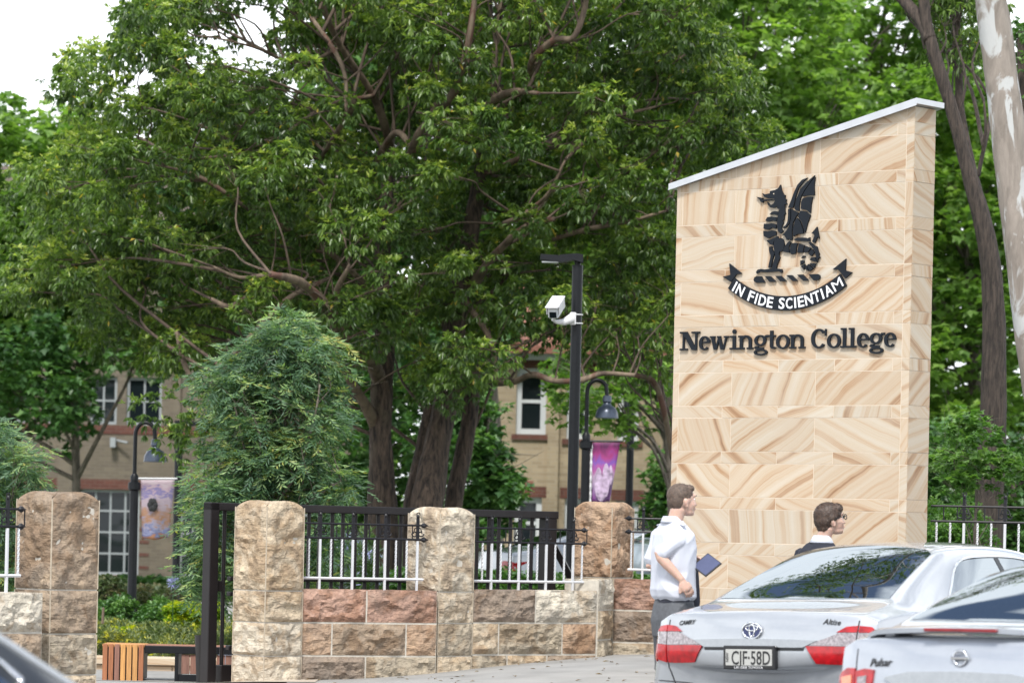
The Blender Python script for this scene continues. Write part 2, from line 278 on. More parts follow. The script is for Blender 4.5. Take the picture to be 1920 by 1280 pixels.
def asphalt():
    return simple('asphalt', (0.05, 0.05, 0.052), 0.85, var=0.3, nscale=60, bump=0.006)
M_ASPH = asphalt()
M_PATH = simple('concrete_path', (0.24, 0.235, 0.225), 0.85, var=0.14, nscale=2.2, bump=0.004, bscale=80)
M_KERB = simple('kerb_concrete', (0.30, 0.29, 0.27), 0.85, var=0.15, nscale=8, bump=0.004)
M_PAVE = simple('warm_paving', (0.40, 0.34, 0.28), 0.85, var=0.15, nscale=3, bump=0.003)
M_GRASS = simple('lawn', (0.06, 0.10, 0.03), 0.9, var=0.4, nscale=5, bump=0.03)

# ------------------------------------------------------------------ mesh helpers
class MB:
    def __init__(s): s.v = []; s.f = []
    def quad(s, a, b, c, d): k = len(s.v); s.v += [tuple(a), tuple(b), tuple(c), tuple(d)]; s.f.append((k, k + 1, k + 2, k + 3))
    def box(s, x0, x1, y0, y1, z0, z1, M=None):
        k = len(s.v); P = [(x0, y0, z0), (x1, y0, z0), (x1, y1, z0), (x0, y1, z0), (x0, y0, z1), (x1, y0, z1), (x1, y1, z1), (x0, y1, z1)]
        if M is not None: P = [tuple(M @ Vector(p)) for p in P]
        s.v += P; s.f += [tuple(k + i for i in q) for q in ((0, 3, 2, 1), (4, 5, 6, 7), (0, 1, 5, 4), (1, 2, 6, 5), (2, 3, 7, 6), (3, 0, 4, 7))]
        return s
    def bevbox(s, x0, x1, y0, y1, z0, z1, b=0.01, M=None):
        k = len(s.v); P = []
        for z, i in ((z0, b), (z0 + b, 0), (z1 - b, 0), (z1, b)):
            for (x, y) in ((x0 + i, y0 + b if not i else y0 + b), (x0 + i, y0 + b), (x1 - i, y0 + b), (x1 - b, y0 + i), (x1 - b, y1 - i), (x1 - i, y1 - b), (x0 + i, y1 - b), (x0 + b, y1 - i), (x0 + b, y0 + i)):
                P.append((x, y, z))
        P = [P[j * 9 + q] for j in range(4) for q in (1, 8, 3, 2, 5, 4, 7, 6)]
        # order: around the rim
        P2 = []
        for z, i in ((z0, b), (z0 + b, 0), (z1 - b, 0), (z1, b)):
            P2 += [(x0 + i, y0 + b, z), (x0 + b, y0 + i, z), (x1 - b, y0 + i, z), (x1 - i, y0 + b, z), (x1 - i, y1 - b, z), (x1 - b, y1 - i, z), (x0 + b, y1 - i, z), (x0 + i, y1 - b, z)]
        if M is not None: P2 = [tuple(M @ Vector(p)) for p in P2]
        s.v += P2
        for j in range(3):
            for q in range(8): a = k + j * 8 + q; c = k + j * 8 + (q + 1) % 8; s.f.append((a, c, c + 8, a + 8))
        s.f.append(tuple(k + q for q in range(7, -1, -1))); s.f.append(tuple(k + 24 + q for q in range(8)))
        return s
    def tube(s, pts, rad, n=8, caps=True, flat=1.0):
        pts = [Vector(p) for p in pts]; rad = rad if hasattr(rad, '__len__') else [rad] * len(pts)
        k = len(s.v); m = len(pts); ref = None
        for i, p in enumerate(pts):
            t = (pts[min(i + 1, m - 1)] - pts[max(i - 1, 0)]); t = t.normalized() if t.length > 1e-9 else Vector((0, 0, 1))
            if ref is None: ref = Vector((1, 0, 0)) if abs(t.x) < 0.9 else Vector((0, 1, 0))
            a = (ref - t * ref.dot(t)).normalized(); b = t.cross(a); ref = a
            for j in range(n):
                an = 2 * math.pi * j / n; s.v.append(tuple(p + (a * math.cos(an) + b * math.sin(an) * flat) * rad[i]))
        for i in range(m - 1):
            for j in range(n): q = k + i * n; s.f.append((q + j, q + (j + 1) % n, q + n + (j + 1) % n, q + n + j))
        if caps: s.f.append(tuple(k + j for j in range(n - 1, -1, -1))); s.f.append(tuple(k + (m - 1) * n + j for j in range(n)))
        return s
    def lathe(s, prof, c, n=20, M=None):
        k = len(s.v); c = Vector(c)
        for r_, z in prof:
            for j in range(n):
                an = 2 * math.pi * j / n; p = Vector((r_ * math.cos(an), r_ * math.sin(an), z))
                if M is not None: p = M @ p
                s.v.append(tuple(c + p))
        for i in range(len(prof) - 1):
            for j in range(n): q = k + i * n; s.f.append((q + j, q + (j + 1) % n, q + n + (j + 1) % n, q + n + j))
        s.f.append(tuple(k + j for j in range(n - 1, -1, -1))); s.f.append(tuple(k + (len(prof) - 1) * n + j for j in range(n)))
        return s
    def prism(s, poly, fr, d0, d1):
        """poly: 2D outline; fr(a, b, d) -> 3D point at depth d"""
        pts = [Vector((p[0], p[1], 0)) for p in poly]; tr = tessellate_polygon([pts]); k = len(s.v); n = len(poly)
        s.v += [tuple(fr(p[0], p[1], d0)) for p in poly] + [tuple(fr(p[0], p[1], d1)) for p in poly]
        for t in tr: s.f.append(tuple(k + i for i in t)); s.f.append(tuple(k + n + i for i in reversed(t)))
        for i in range(n): j = (i + 1) % n; s.f.append((k + i, k + n + i, k + n + j, k + j))
        return s
    def blob(s, c, rx, ry, rz, nu=10, nv=8, jit=0.0):
        k = len(s.v); c = Vector(c)
        for i in range(nv + 1):
            th = math.pi * i / nv
            for j in range(nu):
                ph = 2 * math.pi * j / nu; q = 1 + jit * (random.random() - 0.5)
                s.v.append((c.x + rx * q * math.sin(th) * math.cos(ph), c.y + ry * q * math.sin(th) * math.sin(ph), c.z + rz * q * math.cos(th)))
        for i in range(nv):
            for j in range(nu): q = k + i * nu; s.f.append((q + j, q + nu + j, q + nu + (j + 1) % nu, q + (j + 1) % nu))
        return s

def link(name, me, mat, parent=None, smooth=False):
    if mat is not None: me.materials.append(mat)
    if smooth: me.polygons.foreach_set('use_smooth', [True] * len(me.polygons))
    o = bpy.data.objects.new(name, me); COL.objects.link(o)
    if parent is not None: o.parent = parent
    return o
def root_inv(p):
    if p is None: return None
    m = p.matrix_basis.copy()
    q = p.parent
    while q is not None: m = q.matrix_basis @ m; q = q.parent
    return m.inverted()
def obj(name, mb, mat, parent=None, smooth=False, world=True, auto=None):
    """links a mesh; geometry given in world space (world=True) is moved into the parent's space"""
    v = mb.v
    if parent is not None and world:
        I = root_inv(parent); v = [tuple(I @ Vector(p)) for p in v]
    me = bpy.data.meshes.new(name); me.from_pydata(v, [], mb.f); me.update()
    bm = bmesh.new(); bm.from_mesh(me); bmesh.ops.recalc_face_normals(bm, faces=bm.faces); bm.to_mesh(me); bm.free()
    o = link(name, me, mat, parent, smooth)
    if auto is not None:
        me.polygons.foreach_set('use_smooth', [True] * len(me.polygons)); me.set_sharp_from_angle(angle=R(auto))
    return o
def tag(o, label=None, cat=None, group=None, kind=None):
    if label: o['label'] = label
    if cat: o['category'] = cat
    if group: o['group'] = group
    if kind: o['kind'] = kind
    return o
def thing(name, label, cat, loc=(0, 0, 0), rotz=0.0, group=None):
    o = bpy.data.objects.new(name, None); COL.objects.link(o); o.empty_display_size = 0.2
    o.matrix_basis = Matrix.Translation(Vector(loc)) @ Matrix.Rotation(rotz, 4, 'Z')
    return tag(o, label, cat, group)
def struct(name, mb, mat, smooth=False): return tag(obj(name, mb, mat, None, smooth), kind='structure')
def catmull(P, n=6):
    P = [Vector(p) if len(p) == 3 else Vector(p) for p in P]; out = []
    Q = [P[0] * 2 - P[1]] + P + [P[-1] * 2 - P[-2]]
    for i in range(1, len(Q) - 2):
        for k in range(n):
            t = k / n; a, b, c, d = Q[i - 1], Q[i], Q[i + 1], Q[i + 2]
            out.append(0.5 * ((2 * b) + (c - a) * t + (2 * a - 5 * b + 4 * c - d) * t * t + (3 * b - a - 3 * c + d) * t ** 3))
    out.append(P[-1]); return out
# ------------------------------------------------------------------ ground
def sstep(a, b, x): t = min(1, max(0, (x - a) / (b - a))); return t * t * (3 - 2 * t)
KD = Vector((0.5, 0.8660254, 0)); KP = Vector((0.42, 24.0, 0)); KN = Vector((0.8660254, -0.5, 0))   # kerb line: direction, a point, normal towards the road
def kerb_side(x, y): return (Vector((x, y, 0)) - KP).dot(KN)
def gz(x, y):
    """height of the ground behind the kerb"""
    s = kerb_side(x, y)
    base = 0.13 if s < 0.16 else 0.0
    rise = 0.23 * sstep(-1.9, 1.5, x) * sstep(26.5, 35.0, y) * (1.0 if s < 0.16 else 0.0)
    dip = 0.12 * sstep(-2.0, -3.0, x) * sstep(33, 35.5, y) if s < 0.16 else 0.0
    return base + rise - dip
def sheet(name, x0, x1, y0, y1, step, dz, mat, keep, fx=None):
    mb = MB(); nx = int((x1 - x0) / step) + 1; ny = int((y1 - y0) / step) + 1; idx = {}
    def vid(i, j):
        if (i, j) not in idx:
            x = x0 + i * step; y = y0 + j * step; idx[(i, j)] = len(mb.v); mb.v.append((x, y, gz(x, y) + dz))
        return idx[(i, j)]
    for i in range(nx):
        for j in range(ny):
            if keep(x0 + (i + 0.5) * step, y0 + (j + 0.5) * step): mb.f.append((vid(i, j), vid(i + 1, j), vid(i + 1, j + 1), vid(i, j + 1)))
    return struct(name, mb, mat, True)
g = MB(); g.quad((-900, -400, -0.05), (900, -400, -0.05), (900, 1500, -0.05), (-900, 1500, -0.05)); struct('ground', g, M_GRASS)
def strip(name, o0, o1, s0, s1, z0, z1, mat):
    """a band along the kerb line: offsets o towards the road, from s0 to s1 along it"""
    mb = MB(); a = KP + KN * o0; b = KP + KN * o1
    P = [a + KD * s0, b + KD * s0, b + KD * s1, a + KD * s1]
    k = [Vector((p.x, p.y, z0)) for p in P]; t = [Vector((p.x, p.y, z1)) for p in P]
    mb.quad(*t)
    for i in range(4): mb.quad(k[i], k[(i + 1) % 4], t[(i + 1) % 4], t[i])
    return struct(name, mb, mat)
strip('road', 0.15, 16.0, -60, 160, -0.04, 0.0, M_ASPH)
strip('kerb', 0.0, 0.15, -60, 160, -0.04, 0.135, M_KERB)
sheet('footpath', -9.0, 7.0, 14.0, 38.0, 0.25, 0.0, M_PATH, lambda x, y: kerb_side(x, y) < 0.0 and y < 36.9 and not (x < -1.9 and y > 33.6))
sheet('courtyard_paving', -14.0, -1.9, 33.75, 40.0, 0.25, 0.006, M_PAVE, lambda x, y: True)
sheet('lawn', -40, 30, 36.0, 130, 2.0, -0.03, M_GRASS, lambda x, y: (x > -2 and y > 37) or y > 40)
mj = MB()
for s_ in (4.5, 6.3, 8.1, 9.9, 11.7, 13.5):
    for i_ in range(30):
        a_ = KP + KD * s_ - KN * (i_ * 0.3); b_ = KP + KD * s_ - KN * ((i_ + 1) * 0.3)
        if b_.y < 36.6 and b_.x > -1.9: mj.quad((a_.x, a_.y, gz(a_.x, a_.y) + .005), (b_.x, b_.y, gz(b_.x, b_.y) + .005), (b_.x + .006, b_.y + .01, gz(b_.x, b_.y) + .005), (a_.x + .006, a_.y + .01, gz(a_.x, a_.y) + .005))
struct('path_joints', mj, M_TRIM)
strip('driveway', -60.0, -24.0, 20, 90, -0.04, 0.16, M_PATH) if False else None
strip('footpath_far_edge', -30.0, 0.0, -60, 160, -0.045, 0.02, M_PATH)

# ------------------------------------------------------------------ sandstone sign
A39 = R(39); SY = 31.8
SCORN = U(1703, 800, SY); SCORN.z = 0.0
sign = thing('sign_monument', 'tall banded sandstone entrance sign with black dragon crest and lettering under a sloping cap', 'sign', SCORN, -A39)
SM = sign.matrix_basis.copy(); SI = SM.inverted(); SW, ST = 2.505, 0.33
def face(px, py, yy=0.0):
    """photo pixel -> (x, z) on the sign's front face"""
    o = SI @ Vector((0, 0, CZ)); d = (SI.to_3x3() @ (U(px, py, 1.0) - Vector((0, 0, CZ)))); t = (yy - o.y) / d.y
    p = o + d * t; return p.x, p.z
def ztop(x): return 5.235 + (x / SW) * 0.60
mb = MB()
# core, recessed: shows only as the joint colour
fr = lambda a, b, d: Vector((a, d, b))
mb.prism([(-SW + 0.004, 0.0), (-0.004, 0.0), (-0.004, ztop(0) - 0.004), (-SW + 0.004, ztop(-SW) - 0.004)], fr, 0.0015, ST - 0.002)
obj('joint_core', mb, M_JOINT, sign, world=False)
ZS = 3.0877; PER = 0.4022; SH = 0.1065; J = 0.0062
rows = []
for k in range(-9, 7):
    zt = ZS + PER * k; rows.append((zt - SH, zt, 's')); rows.append((zt - PER, zt - SH, 'b'))
bigx = [-SW, -2.438, -1.859, -0.966, -0.081]; smallx = [-SW, -1.957, -1.360, -0.770, -0.172, -0.081]
def clip_top(x0, x1, z0, z1):
    """rectangle cut by the sloping top"""
    a, b = ztop(x0), ztop(x1)
    if z0 >= max(a, b) - 0.01: return None
    P = [(x0, z0), (x1, z0)]
    if z0 > a: xs = x0 + (z0 - a) / (b - a) * (x1 - x0); P = [(xs, z0), (x1, z0)]
    if z1 <= min(a, b): return P + [(x1, z1), (P[0][0], z1)]
    top = []
    if z1 <= b: xs = x0 + (z1 - a) / (b - a) * (x1 - x0); top = [(x1, z1), (xs, z1)]
    else: top = [(x1, b)]
    if z0 <= a: top.append((x0, a))
    out = P + top
    return out if len(out) >= 3 else None
rs = random.Random(5)
def z_top_band(z): return z > 4.30
def slab(P, y0, y1, frame=fr, tint=None):
    cx = sum(p[0] for p in P) / len(P); cz = sum(p[1] for p in P) / len(P)
    Q = []
    for p in P:
        Q.append((p[0] + (J if p[0] < cx else -J) * 0.5, p[1] + (J if p[1] < cz else -J) * 0.5))
    cc_ = frame(cx, cz, y0); m_ = MB().prism(Q, frame, y0 + rs.uniform(-0.0012, 0.0012), y1); m_.v = [tuple(Vector(q_) - cc_) for q_ in m_.v]
    o = obj('stone', m_, M_STONE, sign, world=False); o.location = cc_; v = rs.uniform(0.93, 1.04); w = rs.uniform(0.955, 1.03)
    th = rs.choice((rs.uniform(14, 44), rs.uniform(136, 166), rs.uniform(18, 50), rs.uniform(140, 172), rs.uniform(14, 44), rs.uniform(60, 120))); th = rs.uniform(72, 100) if (z_top_band(cz) and cx < -0.95) else th
    o.color = (v, v * w, v * w * w, th / 180.0)
    return o
for (z0, z1, t) in rows:
    z0 = max(z0, 0.02)
    if z1 <= 0.05: continue
    xs = list(bigx if t == 'b' else smallx)
    for x0, x1 in zip(xs[:-1], xs[1:]):
        if t == 'b' and z0 > 4.1 and x0 < -0.99 and x1 < -0.9:
            pass
        P = clip_top(x0, x1, z0, z1)
        if P: slab(P, 0.0, 0.03)
    # corner piece and the right return
    P = clip_top(-0.081, 0.0, z0, z1)
    if P: slab(P, 0.0, 0.03)
    zt = min(z1, ztop(0) - 0.002)
    if zt - z0 > 0.02:
        slab([(0.004, z0), (ST, z0), (ST, zt), (0.004, zt)], -0.0, -0.03, lambda a, b, d: Vector((d, a, b)))
    zt2 = min(z1, ztop(-SW) - 0.002)
    if zt2 - z0 > 0.02:
        slab([(0.004, z0), (ST, z0), (ST, zt2), (0.004, zt2)], -SW, -SW + 0.03, lambda a, b, d: Vector((d, a, b)))
        slab([(-SW, z0), (-SW / 2, z0), (-SW / 2, zt2), (-SW, zt2)], ST, ST - 0.03); slab([(-SW / 2, z0), (0, z0), (0, zt2), (-SW / 2, zt2)], ST, ST - 0.03)
mb = MB()
ov = 0.055; sl_ = 0.60 / SW
def cz_(x): return ztop(0) + x * sl_
mb.prism([(-SW - 0.055, cz_(-SW - 0.055) + 0.002), (0.045, cz_(0.045) + 0.002), (0.045, cz_(0.045) + 0.049), (-SW - 0.055, cz_(-SW - 0.055) + 0.049)], fr, -ov, ST + ov)
obj('metal_cap', mb, M_STEELCAP, sign, world=False)
mb = MB().prism([(-SW - 0.057, cz_(-SW) - 0.022), (0.049, cz_(0.049) - 0.016), (0.049, cz_(0.049) + 0.001), (-SW - 0.057, cz_(-SW - 0.057) + 0.001)], fr, -ov - 0.004, -ov + 0.0)
obj('cap_drip_edge', mb, M_STEELCAP, sign, world=False)

# crest, traced on the face of the sign: raised metal shapes
def cp(x, y): return face(1340 + x / 4.5714, 320 + y / 4.5714)
CREST = [
 [(415,195),(440,206),(484,196),(486,176),(528,168),(556,152),(574,122),(583,168),(600,205),(616,212),(612,238),(626,252),(620,268),(630,288),(612,292),(600,310),(585,330),(560,332),(545,322),(552,302),(520,322),(488,318),(466,292),(462,268),(478,290),(500,294),(515,284),(528,262),(524,246),(500,238),(470,240),(438,226)],
 [(368,226),(424,236),(418,250),(480,247),(522,249),(522,256),(480,257),(428,262),(424,278),(404,268),(398,252)],
 [(562,338),(612,298),(612,345),(617,372),(603,385),(607,420),(592,430),(600,450),(586,470),(585,500),(598,522),(575,542),(553,520),(545,480),(548,420)],
 [(480,378),(500,355),(530,348),(556,352),(550,385),(520,375)],
 [(445,430),(462,400),(500,395),(545,402),(540,440),(505,430),(470,440)],
 [(430,490),(434,455),(465,458),(500,452),(538,462),(535,500),(505,488),(470,508),(432,500)],
 [(430,560),(428,518),(465,522),(500,512),(536,520),(540,552),(505,565),(470,582)],
 [(455,598),(490,590),(520,575),(552,562),(555,580),(515,610),(510,640),(485,632)],
 [(515,650),(520,610),(545,585),(575,576),(600,595),(608,630),(600,675),(580,695),(568,690),(560,720),(570,745),(548,800),(538,838),(585,845),(592,865),(585,878),(560,862),(520,868),(450,872),(395,868),(372,884),(365,870),(378,850),(410,842),(440,848),(500,838),(510,800),(530,740),(525,700)],
 [(475,655),(500,650),(505,680),(522,710),(505,770),(492,832),(470,834),(478,790),(492,730),(478,690)],
 [(640,320),(665,260),(690,190),(720,125),(760,80),(805,62),(770,100),(730,150),(705,220),(690,290),(680,320)],
 [(692,328),(712,240),(745,160),(800,100),(868,42),(830,100),(780,170),(745,235),(735,300),(735,350),(715,345)],
 [(762,222),(785,175),(830,110),(872,56),(862,130),(866,212),(820,212)],
 [(750,330),(752,270),(765,240),(810,225),(850,225),(838,290),(832,365),(800,340)],
 [(725,395),(735,370),(748,345),(790,350),(832,385),(810,440),(785,535),(775,500),(760,450)],
 [(685,565),(682,500),(700,430),(718,405),(745,445),(765,500),(772,540),(720,545)],
 [(640,330),(660,325),(660,400),(650,450),(620,490),(600,495),(598,485),(618,470),(635,440),(640,390)],
 [(668,330),(700,350),(728,365),(705,400),(680,450),(672,520),(675,590),(660,600),(645,585),(630,595),(612,560),(590,555),(630,510),(655,460),(668,400)],
 [(690,590),(720,575),(790,575),(800,585),(826,572),(828,605),(800,608),(740,605),(700,600)],
 [(610,650),(650,603),(662,618),(645,655),(650,705),(595,695)], [(672,622),(722,622),(712,650),(705,712),(665,718),(655,690),(660,650)],
 [(735,625),(780,640),(770,680),(765,705),(718,705),(725,660)], [(790,645),(835,665),(810,700),(775,703)], [(842,672),(866,702),(838,735),(812,712)],
 [(870,740),(886,785),(825,768),(838,746)], [(880,795),(862,835),(822,795)], [(855,840),(825,862),(802,815),(815,800)], [(815,862),(785,845),(795,812)], [(775,850),(750,820),(785,800)],
 [(745,810),(745,770),(775,770),(778,790)], [(752,752),(770,728),(788,735),(780,745)],
 [(828,610),(860,640),(888,652),(893,672),(900,700),(908,712),(900,726),(914,745),(897,752),(890,790),(880,740),(868,690),(845,655),(815,620)],
 [(840,540),(888,482),(908,585),(892,568),(868,622),(845,610),(866,560),(862,545)],
]
BAR = [[(345,935),(352,915),(370,906),(410,906),(442,960),(370,962),(350,950)], [(440,905),(488,905),(535,952),(482,955)], [(530,902),(578,902),(625,948),(575,950)], [(625,897),(670,895),(722,945),(680,948)], [(718,893),(765,890),(815,942),(770,945)], [(815,890),(890,886),(908,895),(914,915),(900,938),(860,942)]]
def crest_mesh(polys):
    m_ = MB()
    for P in polys: m_.prism([cp(*p) for p in P], fr, -0.022, -0.004)
    return m_
dr = obj('dragon_emblem', crest_mesh(CREST), M_SIGNBLK, sign, world=False); dr['label'] = 'black cut-metal winged dragon with curled tail and raised wing'
ex, ez = cp(519, 200)
obj('eye', MB().prism([(ex + 0.006 * math.cos(a), ez + 0.006 * math.sin(a)) for a in [i * math.pi / 4 for i in range(8)]], fr, -0.0235, -0.02), M_JOINT, dr, world=False)
bo = obj('twisted_bar', crest_mesh(BAR), M_SIGNBLK, sign, world=False); bo['label'] = 'black diagonally cut bar under the dragon'
topA = [cp(*p) for p in ((180,920),(640,1075),(1085,885))]; botA = [cp(*p) for p in ((125,1010),(640,1198),(1140,985))]
def circ(P):
    (x1, y1), (x2, y2), (x3, y3) = P; d = 2 * (x1 * (y2 - y3) + x2 * (y3 - y1) + x3 * (y1 - y2))
    ux = ((x1 ** 2 + y1 ** 2) * (y2 - y3) + (x2 ** 2 + y2 ** 2) * (y3 - y1) + (x3 ** 2 + y3 ** 2) * (y1 - y2)) / d
    uy = ((x1 ** 2 + y1 ** 2) * (x3 - x2) + (x2 ** 2 + y2 ** 2) * (x1 - x3) + (x3 ** 2 + y3 ** 2) * (x2 - x1)) / d
    return ux, uy, math.hypot(x1 - ux, y1 - uy)
def arcpts(P, n):
    ux, uy, r_ = circ(P); a0 = math.atan2(P[0][1] - uy, P[0][0] - ux); a1 = math.atan2(P[2][1] - uy, P[2][0] - ux)
    return [(ux + r_ * math.cos(a0 + (a1 - a0) * i / n), uy + r_ * math.sin(a0 + (a1 - a0) * i / n)) for i in range(n + 1)]
m_ = MB(); TA = arcpts(topA, 24); BA = arcpts(botA, 24)
for i in range(24): m_.prism([TA[i], TA[i + 1], BA[i + 1], BA[i]], fr, -0.022, -0.004)
m_.prism([cp(*p) for p in [(78,910),(145,893),(135,796),(243,882),(195,890),(150,955)]], fr, -0.020, -0.004)
m_.prism([cp(*p) for p in [(1020,848),(1135,755),(1130,855),(1188,872),(1130,925),(1085,870),(1070,850)]], fr, -0.020, -0.004)
rib = obj('motto_ribbon', m_, M_SIGNBLK, sign, world=False); rib['label'] = 'black curved ribbon carrying a white motto'
def text_mesh(s, size, extr=0.002, bold=0.0, shear=0.0):
    c = bpy.data.curves.new('t', 'FONT'); c.body = s; c.size = size; c.extrude = extr; c.offset = bold; c.resolution_u = 3; c.align_x = 'CENTER'; c.align_y = 'BOTTOM_BASELINE'; c.shear = shear
    o = bpy.data.objects.new('t', c); COL.objects.link(o); dg = bpy.context.evaluated_depsgraph_get(); me = bpy.data.meshes.new_from_object(o.evaluated_get(dg))
    bpy.data.objects.remove(o); bpy.data.curves.remove(c); m2 = MB(); m2.v = [tuple(v.co) for v in me.vertices]; m2.f = [tuple(p.vertices) for p in me.polygons]; bpy.data.meshes.remove(me); return m2
ux, uy, rb = circ(botA); _, _, rt = circ(topA)
msg = "IN FIDE SCIENTIAM"; wid = {'I': 0.42, 'N': 1.0, 'F': 0.74, 'D': 0.98, 'E': 0.78, 'S': 0.78, 'C': 0.86, 'T': 0.82, 'A': 0.98, 'M': 1.30, ' ': 0.46}
cxm, czm, rm = circ([((a[0] + b[0]) / 2, (a[1] + b[1]) / 2) for a, b in zip(topA, botA)])
gap = 0.16; tot = sum(wid[c] + gap for c in msg) - gap
pa = cp(175, 985); pb = cp(1100, 945); a0 = math.atan2(pa[1] - czm, pa[0] - cxm); a1 = math.atan2(pb[1] - czm, pb[0] - cxm); pos = 0.0
hcap = 0.092
for c in msg:
    if c != ' ':
        an = a0 + (a1 - a0) * (pos + wid[c] / 2) / tot; tm = text_mesh(c, hcap / 0.70, 0.0015, 0.0024 if c != 'M' else 0.0)
        xs = [v[0] for v in tm.v]; w_ = max(xs) - min(xs); cx = (max(xs) + min(xs)) / 2; target = (a1 - a0) * wid[c] / tot * rm; kx = target / w_ if c != 'I' else 1.0
        T = an + math.pi / 2; out = []
        for (x, y, z) in tm.v:
            X = (x - cx) * kx; Yv = y - hcap / 2
            out.append((cxm + rm * math.cos(an) + X * math.cos(T) - Yv * math.sin(T) * 1.0, -0.0235 - z, czm + rm * math.sin(an) + X * math.sin(T) + Yv * math.cos(T)))
        tm.v = out; obj('letter', tm, M_LETTER, rib, world=False)
    pos += wid[c] + gap

# slab serif lettering, each letter raised off the stone
BL = face(1480, 653.5)[1]
CAPH = abs(face(1290, 622)[1] - face(1290, 656)[1]) * 1.02; XH = CAPH * 0.735; SK = XH * 0.27; TH = XH * 0.13
def lx(cx_): # x of a column of the enlarged view
    return face(1260 + cx_ / 4.364, 653)[0]
def ell(cx, cz, rx, rz, a0, a1, tx, tz, n=18):
    """ring segment with thick sides (tx) and thin top and bottom (tz)"""
    P = []; Q = []
    for i in range(n + 1):
        a = R(a0 + (a1 - a0) * i / n); P.append((cx + rx * math.cos(a), cz + rz * math.sin(a))); Q.append((cx + (rx - tx) * math.cos(a), cz + (rz - tz) * math.sin(a)))
    return P, Q
def glyph(ch, x0, x1, o_):
    m2 = MB(); w = x1 - x0; dd = [0]
    def poly(P):
        dd[0] += 1; m2.prism([(p[0], p[1] + BL) for p in P], fr, -0.020 - dd[0] * 0.0003, -0.006)
    def bar(a, b, c, d): poly([(a, c), (b, c), (b, d), (a, d)])
    def ring(*a):
        P, Q = ell(*a)
        dd[0] += 1
        for i in range(len(P) - 1): m2.prism([(P[i][0], P[i][1] + BL), (P[i + 1][0], P[i + 1][1] + BL), (Q[i + 1][0], Q[i + 1][1] + BL), (Q[i][0], Q[i][1] + BL)], fr, -0.020 - dd[0] * 0.0003, -0.006)
    def serif(cx, z, hw): bar(cx - hw, cx + hw, z, z + TH)
    if ch == 'N':
        t = SK * 0.62
        bar(x0 + w * .14, x0 + w * .14 + t, 0, CAPH); bar(x1 - w * .14 - t, x1 - w * .14, 0, CAPH)
        poly([(x0 + w * .10, CAPH), (x0 + w * .36, CAPH), (x1 - w * .14, 0), (x1 - w * .38, 0)])
        bar(x0, x0 + w * .40, 0, TH); bar(x0, x0 + w * .34, CAPH - TH, CAPH); bar(x1 - w * .42, x1, CAPH - TH, CAPH)
    elif ch == 'e':
        ring(x0 + w / 2, XH / 2, w / 2, XH / 2 + .003, 8, 318, SK, TH); bar(x0 + SK * .6, x1 - SK * .3, XH * .50, XH * .50 + TH * .85)
        bar(x1 - SK * 1.02, x1 - .002, XH * .50, XH * .58)
    elif ch == 'o': ring(x0 + w / 2, XH / 2, w / 2, XH / 2 + .003, 0, 360, SK, TH, 28)
    elif ch == 'w':
        t = SK
        for a, b in ((.12, .30), (.48, .66)): poly([(x0 + w * a - t / 2, XH), (x0 + w * a + t / 2, XH), (x0 + w * b + t / 2, 0), (x0 + w * b - t / 2, 0)])
        t = SK * .5
        for a, b in ((.30, .48), (.68, .88)): poly([(x0 + w * a - t / 2 + t * .4, 0), (x0 + w * a + t / 2 + t * .4, 0), (x0 + w * b + t / 2, XH), (x0 + w * b - t / 2, XH)])
        bar(x0, x0 + w * .28, XH - TH, XH); bar(x0 + w * .38, x0 + w * .58, XH - TH, XH); bar(x0 + w * .74, x1, XH - TH, XH)
    elif ch in 'il':
        h = XH if ch == 'i' else CAPH * 1.03; c_ = x0 + w * .5
        bar(c_ - SK / 2, c_ + SK / 2, 0, h); bar(x0, x1, 0, TH); bar(x0 + w * .02, c_, h - TH, h)
        if ch == 'i': poly([(c_ + SK * .62 * math.cos(a), XH * 1.30 + SK * .62 * math.sin(a)) for a in [k * math.pi / 6 for k in range(12)]])
    elif ch == 'n':
        a = x0 + w * .20; b = x1 - w * .20
        bar(a - SK / 2, a + SK / 2, 0, XH); bar(b - SK / 2, b + SK / 2, 0, XH * .66); bar(x0, x0 + w * .42, 0, TH); bar(x1 - w * .42, x1, 0, TH); bar(x0, a, XH - TH, XH)
        ring((a + b) / 2 + SK * .05, XH * .62, (b - a) / 2 + SK / 2 - SK * .05, XH * .40, 0, 150, SK, TH * 1.25)
    elif ch == 't':
        c_ = x0 + w * .42
        bar(c_ - SK / 2, c_ + SK / 2, XH * .22, XH * 1.32); bar(x0, x1 - w * .05, XH - TH, XH); ring(c_ + w * .27, XH * .24, w * .27 + SK / 2, XH * .25, 180, 320, SK, TH * 1.1)
    elif ch == 'g':
        ring(x0 + w * .42, XH * .62, w * .40, XH * .40, 0, 360, SK * .95, TH, 26)
        ring(x0 + w * .46, -XH * .23, w * .46, XH * .24, 0, 360, SK * .8, TH, 26)
        ring(x0 + w * .30, XH * .10, w * .28, XH * .12, 90, 270, SK * .7, TH * .9); bar(x0 + w * .26, x0 + w * .66, -XH * .04, XH * .12)
        poly([(x0 + w * .66, XH * .86), (x0 + w * .80, XH * 1.02), (x1, XH * 1.02), (x1, XH * .86), (x0 + w * .86, XH * .86), (x0 + w * .74, XH * .76)])
    elif ch == 'C':
        ring(x0 + w * .5, CAPH / 2, w * .5, CAPH / 2 + .003, 38, 322, SK * 1.1, TH, 26); bar(x1 - w * .12, x1 - w * .02, CAPH * .64, CAPH)
    o2 = obj('letter', m2, M_SIGNBLK, sign, world=False); return o2
